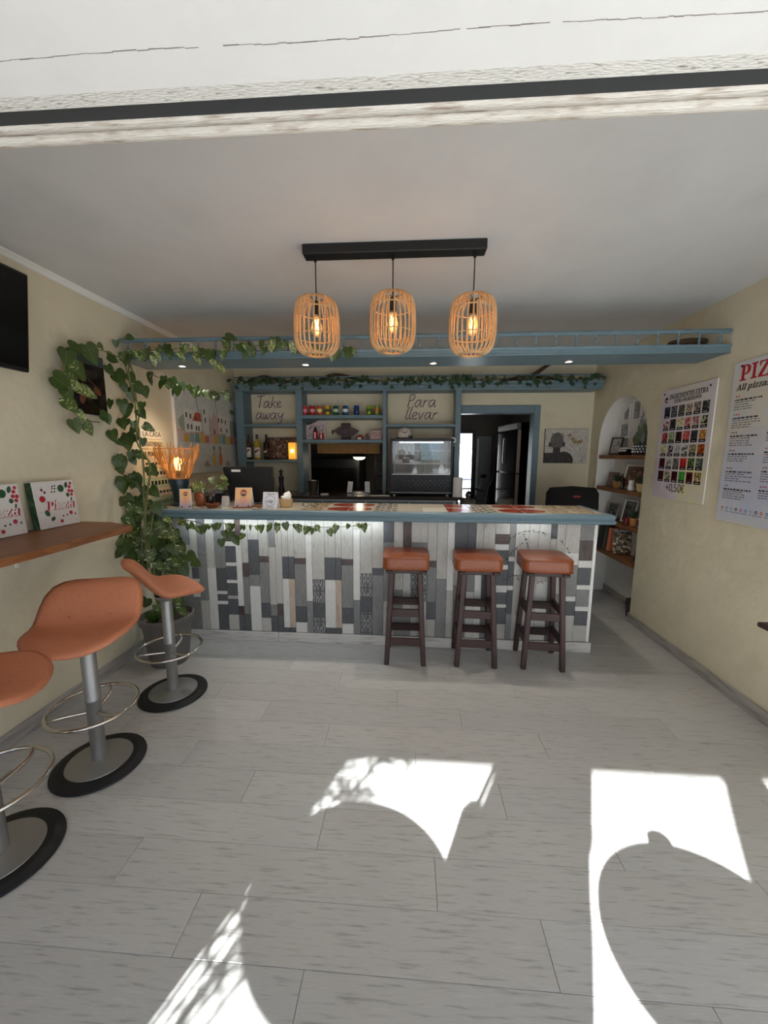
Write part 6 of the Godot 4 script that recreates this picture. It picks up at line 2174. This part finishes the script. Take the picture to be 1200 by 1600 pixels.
func build_plants() -> void:
	# big pothos in a grey pot, climbing the corner
	var t := thing("pothos_plant", "large pothos climbing the wall from a grey pot beside the bar", "potted plant", Vector3(-1.86, 0, -2.72))
	var m := MB.new()
	m.lathe([Vector2(0, 0), Vector2(0.13, 0), Vector2(0.135, 0.01), Vector2(0.175, 0.33), Vector2(0.19, 0.335), Vector2(0.195, 0.35), Vector2(0.195, 0.38), Vector2(0.18, 0.385), Vector2(0.172, 0.34), Vector2(0, 0.33)], 36)
	put("pot", m, plain(C(98, 94, 90), 0.6), t)
	m = MB.new()
	m.lathe([Vector2(0.17, 0.335), Vector2(0.08, 0.345), Vector2(0, 0.35)], 24)
	put("soil", m, plain(C(46, 36, 28), 1.0), t)
	var o := t.position
	var L := func(p): return p - o
	# main stems, from the pot up along the wall to the blue shelf
	var s1 := [Vector3(-1.9, 0.34, -2.75), Vector3(-1.98, 0.7, -2.78), px(232, 800, 2, -2.82), px(232, 730, 2, -2.84), px(215, 690, 2, -2.85), px(212, 640, 2, -2.86), px(205, 590, 2, -2.88), px(190, 560, 2, -2.9)]
	for k in 3:
		var pts := []
		for p in s1:
			p.x = maxf(p.x, XL + 0.06)
			pts.append(L.call(p + Vector3(rng.randf_range(-0.03, 0.03), 0, rng.randf_range(-0.03, 0.03))))
		m = MB.new()
		m.tube(smooth_path(pts, 6), 0.006 - 0.001 * k, 6, false)
		put("stem", m, M.stem, t)
	var holder := Node3D.new()
	holder.name = "climbing_shoot"
	t.add_child(holder)
	holder.position = -o
	# leaves read off the photograph: u, v, size, tip angle, kind
	var lv := [
		[197, 643, .11, -0.2, 0], [171, 578, .09, 0.3, 0], [186, 589, .14, 0.6, 0], [194, 606, .08, 0.2, 0], [181, 537, .06, -0.1, 0], [205, 590, .1, 0.5, 0], [217, 607, .12, 0.7, 0], [226, 612, .1, 0.3, 0],
		[206, 620, .09, 0.2, 0], [192, 632, .1, 0.2, 0], [221, 646, .1, 0.7, 0], [172, 631, .08, -0.3, 0], [167, 653, .07, 0.2, 0], [191, 661, .11, 0.4, 0], [176, 680, .11, 0.4, 0], [199, 692, .13, 0.1, 0],
		[210, 665, .09, 0.0, 1], [232, 668, .1, 1.0, 1], [188, 725, .14, 0.1, 0], [192, 757, .15, 0.1, 0], [213, 752, .14, 0.3, 0], [238, 735, .12, 0.8, 0], [222, 712, .09, 0.9, 1], [205, 712, .08, 0.0, 0],
		[190, 785, .1, -0.9, 0], [216, 782, .09, 0.2, 0], [240, 768, .12, 0.9, 0], [228, 790, .13, -0.3, 1], [214, 800, .12, 0.2, 1], [245, 795, .12, 0.6, 0],
		[202, 825, .12, -0.5, 1], [187, 845, .12, -1.1, 1], [212, 845, .13, 0.0, 1], [232, 830, .12, 0.5, 1], [250, 820, .11, 0.9, 1], [262, 812, .1, 1.1, 2], [285, 816, .1, 1.2, 1], [300, 822, .08, 0.9, 1], [255, 845, .13, 0.3, 2], [268, 860, .13, -0.2, 2],
		[185, 865, .1, -0.8, 0], [205, 872, .12, -0.3, 1], [236, 868, .12, 0.2, 1], [275, 878, .13, 0.7, 1], [298, 870, .12, 1.1, 0], [306, 880, .1, 1.2, 0], [220, 895, .1, 0.1, 1], [250, 885, .12, 0.6, 1], [262, 840, .1, 0.9, 2], [242, 858, .11, -0.4, 2],
		[227, 942, .12, -0.5, 0], [240, 965, .14, 0.0, 0], [280, 940, .12, 0.6, 1], [285, 955, .11, 0.4, 1], [268, 958, .1, 0.2, 0], [216, 945, .09, -0.7, 0], [248, 950, .11, 0.2, 1],
	]
	for q in lv:
		var z: float = -2.86 if q[1] < 800 else -2.80 + rng.randf_range(-0.12, 0.1)
		if q[1] > 930:
			z = -2.72 + rng.randf_range(-0.05, 0.1)
		leaf_px(holder, q[0], q[1], z, q[2] * 0.86, q[3], q[4])
	# fill between
	for k in 64:
		var v := rng.randf_range(790, 900)
		leaf_px(holder, rng.randf_range(192, 290) if v > 830 else rng.randf_range(200, 262), v, -2.86 + rng.randf_range(-0.1, 0.06), rng.randf_range(0.08, 0.12), rng.randf_range(-0.9, 1.0), rng.randi() % 2)
	for k in 34:
		leaf_px(holder, 205 + rng.randf_range(-20, 25), rng.randf_range(600, 790), -2.88 + rng.randf_range(-0.04, 0.02), rng.randf_range(0.05, 0.08), rng.randf_range(-0.8, 0.9), 0)
	for q in [[262, 812, 330, 822], [220, 870, 232, 760], [275, 860, 262, 812], [240, 800, 228, 870]]:
		m = MB.new()
		var a := px(q[0], q[1], 2, -2.78)
		var b := px(q[2], q[3], 2, -2.82)
		m.tube(smooth_path([a, (a + b) / 2 + Vector3(0.02, 0.02, 0.02), b], 5), 0.004, 6, false)
		put("stem", m, M.stem, holder)

	# trailing shoot around the dark picture
	var g := thing("pothos_vine", "pothos shoot with long variegated leaves looping round the dark picture", "vine", Vector3.ZERO)
	var loop := [px(190, 560, 0, XL + 0.12), px(160, 548, 0, XL + 0.1), px(125, 549, 0, XL + 0.08), px(100, 565, 0, XL + 0.08), px(103, 590, 0, XL + 0.08), px(110, 615, 0, XL + 0.08), px(114, 640, 0, XL + 0.08), px(130, 655, 0, XL + 0.08), px(155, 660, 0, XL + 0.08)]
	m = MB.new()
	m.tube(smooth_path(loop, 6), 0.004, 6, false)
	put("stem", m, M.stem, g)
	for q in [[119, 545, .1, 1.4, 0], [142, 552, .13, 0.4, 0], [157, 541, .05, 0.8, 1], [104, 556, .11, -0.5, 0], [113, 568, .12, 0.6, 1], [97, 598, .13, 1.0, 0], [118, 603, .13, 0.9, 2], [138, 613, .13, 1.2, 2], [122, 580, .12, 0.7, 0], [110, 632, .12, 0.8, 1], [118, 665, .09, 0.2, 0], [137, 668, .1, 0.4, 1], [128, 650, .08, 0.5, 2], [165, 651, .09, 1.2, 0], [168, 655, .07, 0.2, 0], [176, 560, .09, 1.3, 0], [112, 590, .1, 0.9, 1], [106, 615, .09, 0.5, 0]]:
		var p := px(q[0], q[1], 0, XL + 0.1)
		var ang: float = q[3]
		var dir := Vector3(0.25, -cos(ang), -sin(ang))
		leaf_at(g, p - dir.normalized() * q[2] * 0.4, dir, Vector3(1, 0.3, 0.7), q[2], q[4])

	# vine along the blue shelf
	g = thing("shelf_vine", "variegated pothos trailing along the rail of the blue shelf", "vine", Vector3.ZERO)
	vine(g, [px(190, 556, 2, -2.86), px(230, 548, 2, -2.86), px(290, 545, 2, -2.86), px(345, 548, 2, -2.86), px(400, 540, 2, -2.86), px(450, 540, 2, -2.86), px(520, 550, 2, -2.86), px(556, 546, 2, -2.86)], 48, 0.07, 0.035, [0, 1, 1, 2], Vector3(0, 0.2, 1))
	for q in [[359, 527, .1, 1.3, 0], [202, 527, .07, 1.3, 0], [430, 537, .1, 0.1, 0], [333, 566, .1, 0.5, 2], [346, 575, .09, 0.6, 2], [308, 561, .09, 0.5, 2], [385, 545, .1, 0.1, 0], [384, 553, .09, -0.2, 0], [458, 543, .09, 0.2, 0], [355, 540, .09, 0.2, 1], [290, 545, .08, 0.4, 2], [265, 553, .08, 0.1, 1], [240, 562, .09, 0.2, 2], [250, 545, .07, 0.9, 1], [318, 553, .1, 0.8, 1], [283, 556, .09, 0.6, 2], [395, 550, .08, 0.3, 1], [412, 548, .07, -0.4, 1], [230, 552, .08, -0.3, 1], [216, 555, .09, 0.3, 2]]:
		leaf_px(g, q[0], q[1], -2.86, q[2] * 0.95, q[3], q[4])
	# strand hanging behind the shelf, before the canvas
	g = thing("hanging_vine", "dark pothos strand hanging below the blue shelf before the village canvas", "vine", Vector3.ZERO)
	vine(g, [px(235, 585, 2, -2.98), px(265, 596, 2, -3.05), px(290, 606, 2, -3.1), px(330, 610, 2, -3.2), px(360, 622, 2, -3.3)], 24, 0.072, 0.05, [0, 0, 1], Vector3(0, 0.2, 1))
	g = thing("lip_vine", "leafy pothos strand hanging from the lip of the bar", "vine", Vector3.ZERO)
	vine(g, [px(300, 822, 2, -2.97), px(345, 818, 2, -2.98), px(395, 822, 2, -2.99), px(450, 820, 2, -2.99), px(510, 824, 2, -2.99), px(578, 820, 2, -2.99)], 34, 0.062, 0.03, [0, 1, 1, 2], Vector3(0, 0.2, 1))
	for q in [[352, 835, .08, 0.3, 0], [346, 848, .08, 0.0, 0], [369, 845, .09, 0.4, 0], [362, 838, .08, 0.1, 0], [378, 838, .07, -0.5, 1], [466, 826, .08, 0.2, 1], [480, 828, .07, -0.2, 1]]:
		leaf_px(g, q[0], q[1], -2.98, q[2] * 0.9, q[3], q[4])
	# ivy garland on the cornice
	g = thing("ivy_garland", "dark ivy garland along the cornice of the wall unit", "garland", Vector3.ZERO)
	var st := MB.new()
	var iv := MB.new()
	var path := []
	for k in 120:
		var f := k / 119.0
		path.append(Vector3(lerpf(-2.12, 2.1, f), 2.452 + 0.012 * sin(k * 0.6) + 0.008 * sin(k * 1.7), -4.555 + 0.01 * sin(k * 0.9)))
	st.tube(path, 0.004, 5, false)
	put("stem", st, M.twig, g)
	var shape := [Vector2(0, 0.12), Vector2(0.42, 0.3), Vector2(0.3, -0.1), Vector2(0.5, -0.3), Vector2(0.2, -0.4), Vector2(0, -0.9), Vector2(-0.2, -0.4), Vector2(-0.5, -0.3), Vector2(-0.3, -0.1), Vector2(-0.42, 0.3)]
	for k in 330:
		var p: Vector3 = path[rng.randi() % path.size()] + Vector3(rng.randf_range(-0.02, 0.02), rng.randf_range(-0.035, 0.035), rng.randf_range(-0.01, 0.025))
		if rng.randf() < 0.12:
			p.y -= 0.05
		var b := Basis(Vector3(rng.randf_range(-1, 1), rng.randf_range(-1, 1), rng.randf_range(-1, 1)).normalized(), rng.randf_range(0, 1.1)) * Basis(Vector3(0, 0, 1), rng.randf_range(-1.0, 1.0))
		var s := rng.randf_range(0.035, 0.06)
		var c := p + b * Vector3(0, 0, 0.1 * s)
		for q in shape.size():
			var a2: Vector2 = shape[q]
			var b2: Vector2 = shape[(q + 1) % shape.size()]
			iv.face(c, p + b * Vector3(b2.x, b2.y, 0) * s, p + b * Vector3(a2.x, a2.y, 0) * s)
	tag(put("foliage", iv, M.ivy, g), "", "", "", "stuff")


# ---------------------------------------------------------------- terrace behind the photographer
func build_terrace() -> void:
	struct("floor_terrace", BX(Vector3(-30, -0.25, -0.6), Vector3(30, -0.01, 40)), rough_mat([C(146, 144, 141), C(162, 160, 157), C(154, 152, 149)], 0.02, 101, Vector3(0.5, 0.5, 0.5), 0.85))
	struct("wall_pillar", BX(Vector3(-2.4, -0.01, 1.5), Vector3(-1.83, LINTEL_Y, 1.86)), M.soffit)
	struct("wall_porch_left", BX(Vector3(-2.4, -0.01, -0.6), Vector3(XL, LINTEL_Y + 0.25, 1.86)), M.soffit)
	# two round bistro tables whose tops shade the floor
	var lab := ["round white bistro table on the terrace, left of the entrance", "round white bistro table on the terrace, right of the entrance"]
	var pos := [Vector3(-0.666, 0, -0.035), Vector3(0.558, 0, 0.047)]
	for k in 2:
		var r: float = [0.378, 0.355][k]
		var t := thing("bistro_table", lab[k], "table", pos[k] + Vector3(0, -0.01, 0), 0.0, "bistro tables on the terrace")
		var m := MB.new()
		m.lathe([Vector2(0, 0.715), Vector2(r - 0.01, 0.715), Vector2(r, 0.722), Vector2(r, 0.735), Vector2(r - 0.006, 0.74), Vector2(0, 0.74)], 56)
		put("top", m, M.white, t)
		m = MB.new()
		m.lathe([Vector2(0, 0.0), Vector2(0.2, 0.0), Vector2(0.2, 0.012), Vector2(0.03, 0.035), Vector2(0.026, 0.715)], 28)
		put("pedestal", m, M.black, t)
	var a := thing("ashtray", "small dark ashtray on the right terrace table", "ashtray", Vector3(0.555, 0.73, -0.235))
	var am := MB.new()
	am.lathe([Vector2(0, 0), Vector2(0.04, 0), Vector2(0.045, 0.05), Vector2(0.04, 0.05), Vector2(0.036, 0.008), Vector2(0, 0.008)], 20)
	put("dish", am, M.black, a)
	# potted palm whose fronds rake the light
	var p := thing("potted_palm", "feathery potted palm on the terrace by the pillar", "potted plant", Vector3(-1.36, -0.01, 0.78))
	var m2 := MB.new()
	m2.lathe([Vector2(0, 0), Vector2(0.15, 0), Vector2(0.19, 0.36), Vector2(0.2, 0.38), Vector2(0.18, 0.38), Vector2(0.17, 0.34), Vector2(0, 0.33)], 28)
	put("pot", m2, plain(C(150, 90, 62), 0.8), p)
	var pr := RandomNumberGenerator.new()
	pr.seed = 5
	for k in 18:
		var an := TAU * k / 18.0 + pr.randf() * 0.3
		var h := pr.randf_range(1.0, 1.45) if k % 2 else pr.randf_range(1.5, 1.85)
		var reach := pr.randf_range(0.15, 0.42)
		var pts := smooth_path([Vector3(0, 0.34, 0), Vector3(cos(an) * reach * 0.3, h * 0.7, sin(an) * reach * 0.3), Vector3(cos(an) * reach * 0.75, h, sin(an) * reach * 0.75), Vector3(cos(an) * reach * 1.3, h - 0.12, sin(an) * reach * 1.3)], 8)
		var fr := MB.new()
		fr.tube(pts, 0.006, 5, false)
		for q in range(9, pts.size() - 1):
			var d: Vector3 = (pts[q + 1] - pts[q]).normalized()
			var sd := d.cross(Vector3.UP).normalized()
			for s in [-1, 1]:
				var e: Vector3 = pts[q] + sd * s * 0.16 + d * 0.1 - Vector3(0, 0.06, 0)
				var w := d * 0.009
				fr.face(pts[q] - w, e, pts[q] + w)
		put("frond", fr, M.ivy, p)
	# closed parasol
	var u := thing("closed_parasol", "closed cream parasol standing on the terrace", "parasol", Vector3(0.395, -0.01, 1.3))
	var um := MB.new()
	um.lathe([Vector2(0, 0), Vector2(0.24, 0), Vector2(0.24, 0.05), Vector2(0.04, 0.07), Vector2(0.04, 0.25), Vector2(0.0, 0.25)], 28)
	put("base", um, M.satin, u)
	um = MB.new()
	um.tube([Vector3(0, 0.2, 0), Vector3(0, 2.16, 0)], 0.019, 12)
	put("pole", um, M.white, u)
	var rows := []
	for r in 10:
		var f := r / 9.0
		var y := 1.0 + 1.1 * f
		var rad := lerpf(0.2, 0.05, pow(f, 1.6))
		var row := []
		for s in 32:
			var an := -TAU * s / 32.0
			var rr := rad * (1.0 + 0.22 * sin(s * TAU / 4.0 + r * 0.3))
			row.append(Vector3(cos(an) * rr, y, sin(an) * rr))
		rows.append(row)
	um = MB.new()
	um.sheet(rows, true)
	put("canopy", um, plain(C(214, 204, 182), 0.9), u)
	put("finial", sphere_mb(0.03), M.white, u, Vector3(0, 2.17, 0))
	photographer()


# ---------------------------------------------------------------- the photographer, whose body shades a strip of the floor
func field(p: Vector3, bones: Array) -> float:
	var d := 10.0
	for b in bones:
		var ab: Vector3 = b[1] - b[0]
		var h := clampf((p - b[0]).dot(ab) / maxf(ab.length_squared(), 1e-6), 0.0, 1.0)
		var q: Vector3 = p - b[0] - ab * h
		if b.size() > 5:
			q.z *= b[5]
		var e: float = q.length() - lerpf(b[2], b[3], h)
		var k: float = b[4]
		var mix_ := maxf(k - absf(d - e), 0.0) / k
		d = minf(d, e) - mix_ * mix_ * k * 0.25
	return d

func nets(mb: MB, bones: Array, cell: float, paint: Callable) -> void:
	var lo := Vector3(99, 99, 99)
	var hi := -lo
	for b in bones:
		for k in 2:
			var r: float = b[2 + k] + cell * 2
			lo = lo.min(b[k] - Vector3.ONE * r)
			hi = hi.max(b[k] + Vector3.ONE * r)
	var n := Vector3i(((hi - lo) / cell).ceil())
	var val := PackedFloat32Array()
	val.resize((n.x + 1) * (n.y + 1) * (n.z + 1))
	var id := func(x, y, z): return (z * (n.y + 1) + y) * (n.x + 1) + x
	for z in n.z + 1:
		for y in n.y + 1:
			for x in n.x + 1:
				val[id.call(x, y, z)] = field(lo + Vector3(x, y, z) * cell, bones)
	var cellv := {}
	var corner := [Vector3i(0, 0, 0), Vector3i(1, 0, 0), Vector3i(0, 1, 0), Vector3i(1, 1, 0), Vector3i(0, 0, 1), Vector3i(1, 0, 1), Vector3i(0, 1, 1), Vector3i(1, 1, 1)]
	var edges := [[0, 1], [2, 3], [4, 5], [6, 7], [0, 2], [1, 3], [4, 6], [5, 7], [0, 4], [1, 5], [2, 6], [3, 7]]
	for z in n.z:
		for y in n.y:
			for x in n.x:
				var f := []
				var neg := 0
				for c in corner:
					var fv: float = val[id.call(x + c.x, y + c.y, z + c.z)]
					f.append(fv)
					if fv < 0.0: neg += 1
				if neg == 0 or neg == 8:
					continue
				var s := Vector3.ZERO
				var cnt := 0
				for e in edges:
					if (f[e[0]] < 0.0) != (f[e[1]] < 0.0):
						var tt: float = f[e[0]] / (f[e[0]] - f[e[1]])
						s += Vector3(corner[e[0]]).lerp(Vector3(corner[e[1]]), tt)
						cnt += 1
				var p := lo + (Vector3(x, y, z) + s / cnt) * cell
				var h := cell * 0.5
				var nr := Vector3(field(p + Vector3(h, 0, 0), bones) - field(p - Vector3(h, 0, 0), bones), field(p + Vector3(0, h, 0), bones) - field(p - Vector3(0, h, 0), bones), field(p + Vector3(0, 0, h), bones) - field(p - Vector3(0, 0, h), bones)).normalized()
				cellv[Vector3i(x, y, z)] = mb.vert(p, nr, Vector2.ZERO)
				mb.c.append(paint.call(p))
	for key in cellv:
		var c: Vector3i = key
		for ax in 3:
			var st := Vector3i.ZERO
			st[ax] = 1
			var f0: float = val[id.call(c.x, c.y, c.z)]
			var f1: float = val[id.call(c.x + st.x, c.y + st.y, c.z + st.z)]
			if (f0 < 0.0) == (f1 < 0.0):
				continue
			var u := Vector3i.ZERO
			var w := Vector3i.ZERO
			u[(ax + 1) % 3] = 1
			w[(ax + 2) % 3] = 1
			var q := [c, c - u, c - u - w, c - w]
			if not (cellv.has(q[1]) and cellv.has(q[2]) and cellv.has(q[3])):
				continue
			var ix := [cellv[q[0]], cellv[q[1]], cellv[q[2]], cellv[q[3]]]
			if f0 < 0.0:
				mb.i.append_array([ix[0], ix[2], ix[1], ix[0], ix[3], ix[2]])
			else:
				mb.i.append_array([ix[0], ix[1], ix[2], ix[0], ix[2], ix[3]])

func photographer() -> void:
	var o := Vector3(-0.19, -0.01, 0.36)
	var t := thing("person", "person in a dark shirt and jeans holding up a phone with both hands", "person", o)
	var skin := Color(0.5, 0.3, 0.2)
	var shirt := Color(0.06, 0.07, 0.09)
	var jeans := Color(0.05, 0.07, 0.12)
	var shoe := Color(0.03, 0.03, 0.03)
	var wr := [Vector3(0.105, 1.47, -0.27), Vector3(0.275, 1.47, -0.27)]
	var bones := [
		[Vector3(-0.085, 0.8, 0), Vector3(-0.09, 1.36, 0.01), 0.115, 0.118, 0.06, 1.1],
		[Vector3(0, 0.8, 0), Vector3(0, 1.38, 0.01), 0.12, 0.125, 0.06, 1.1],
		[Vector3(0.085, 0.8, 0), Vector3(0.09, 1.36, 0.01), 0.115, 0.118, 0.06, 1.1],
		[Vector3(-0.13, 1.42, 0.01), Vector3(0.13, 1.42, 0.01), 0.07, 0.07, 0.05],
		[Vector3(0, 1.45, 0), Vector3(0, 1.55, -0.01), 0.055, 0.052, 0.04],
		[Vector3(0, 1.66, -0.02), Vector3(0, 1.6, -0.035), 0.098, 0.075, 0.03],
		[Vector3(0, 1.61, -0.11), Vector3(0, 1.635, -0.1), 0.014, 0.01, 0.02],
		[Vector3(-0.09, 1.63, -0.02), Vector3(-0.094, 1.65, -0.015), 0.018, 0.018, 0.01],
		[Vector3(0.09, 1.63, -0.02), Vector3(0.094, 1.65, -0.015), 0.018, 0.018, 0.01],
	]
	for s in [-1, 1]:
		bones.append([Vector3(s * 0.09, 0.95, 0), Vector3(s * 0.1, 0.52, -0.01), 0.095, 0.06, 0.05])
		bones.append([Vector3(s * 0.1, 0.52, -0.01), Vector3(s * 0.105, 0.1, 0.02), 0.062, 0.042, 0.03])
		bones.append([Vector3(s * 0.105, 0.05, 0.03), Vector3(s * 0.12, 0.04, -0.14), 0.045, 0.036, 0.03])
		var el := Vector3(s * 0.205, 1.12, -0.06)
		bones.append([Vector3(s * 0.17, 1.41, 0.01), el, 0.058, 0.045, 0.04])
		bones.append([el, wr[0 if s < 0 else 1], 0.043, 0.028, 0.02])
	var paint := func(p: Vector3) -> Color:
		if p.y < 0.085: return shoe
		if p.y < 0.72: return jeans
		if p.y > 1.67 or (p.y > 1.6 and p.z > 0.0): return Color(0.03, 0.02, 0.015)
		if p.y > 1.5 and p.z > -0.16: return skin
		if p.z < -0.1 and p.y > 1.14: return skin
		return shirt
	var mb := MB.new()
	nets(mb, bones, 0.024, paint)
	# hands: palm and five fingers each, closed on the phone's edges
	var phone := Vector3(0.19, 1.61, -0.335)
	for s in [-1, 1]:
		var w0: Vector3 = wr[0 if s < 0 else 1]
		var e := phone + Vector3(s * 0.04, -0.03, 0.0)
		var palm := w0.lerp(e, 0.55) + Vector3(s * 0.02, 0, 0)
		var hb := [[w0, palm, 0.027, 0.032, 0.015]]
		for f in 4:
			var k0 := palm + Vector3(s * 0.012, 0.04 - 0.02 * f + 0.01, -0.012)
			var k1 := e + Vector3(s * 0.012, 0.05 - 0.02 * f, -0.012)
			var k2 := e + Vector3(-s * (0.012 - 0.002 * f), 0.052 - 0.02 * f, -0.016)
			hb.append([k0, k1, 0.009, 0.0085, 0.006])
			hb.append([k1, k2, 0.0085, 0.007, 0.004])
		var th := e + Vector3(-s * 0.004, 0.0, 0.03)
		hb.append([palm + Vector3(-s * 0.012, -0.01, 0.012), th + Vector3(s * 0.012, -0.03, 0.005), 0.012, 0.01, 0.008])
		hb.append([th + Vector3(s * 0.012, -0.03, 0.005), th, 0.01, 0.0085, 0.005])
		nets(mb, hb, 0.006, func(_p): return skin)
	var m := plain(Color.WHITE, 0.8)
	m.vertex_color_use_as_albedo = true
	put("body", mb, m, t)
	var bg := thing("shoulder_bag", "dark canvas shoulder bag at the photographer's hip", "bag", o + Vector3(-0.255, 0.7, 0.0))
	put("pouch", B1(Vector3(0, 0.24, 0), Vector3(0.1, 0.48, 0.28), 0.03), plain(C(40, 42, 40), 0.9), bg)
	var sb := MB.new()
	sb.tube(smooth_path([Vector3(0.02, 0.46, -0.12), Vector3(0.07, 0.66, -0.11), Vector3(0.13, 0.79, 0.0), Vector3(0.07, 0.66, 0.12), Vector3(0.02, 0.46, 0.12)], 6), 0.012, 6)
	put("strap", sb, plain(C(40, 42, 40), 0.9), bg)
	var ph := thing("phone", "black phone held up by the photographer", "phone", Vector3(0.0, 1.6, 0.022))
	put("slab", B1(Vector3.ZERO, Vector3(0.076, 0.16, 0.008), 0.003), M.black_gloss, ph)
	put("screen", B1(Vector3(0, 0, 0.0041), Vector3(0.07, 0.15, 0.0006)), M.black, ph)
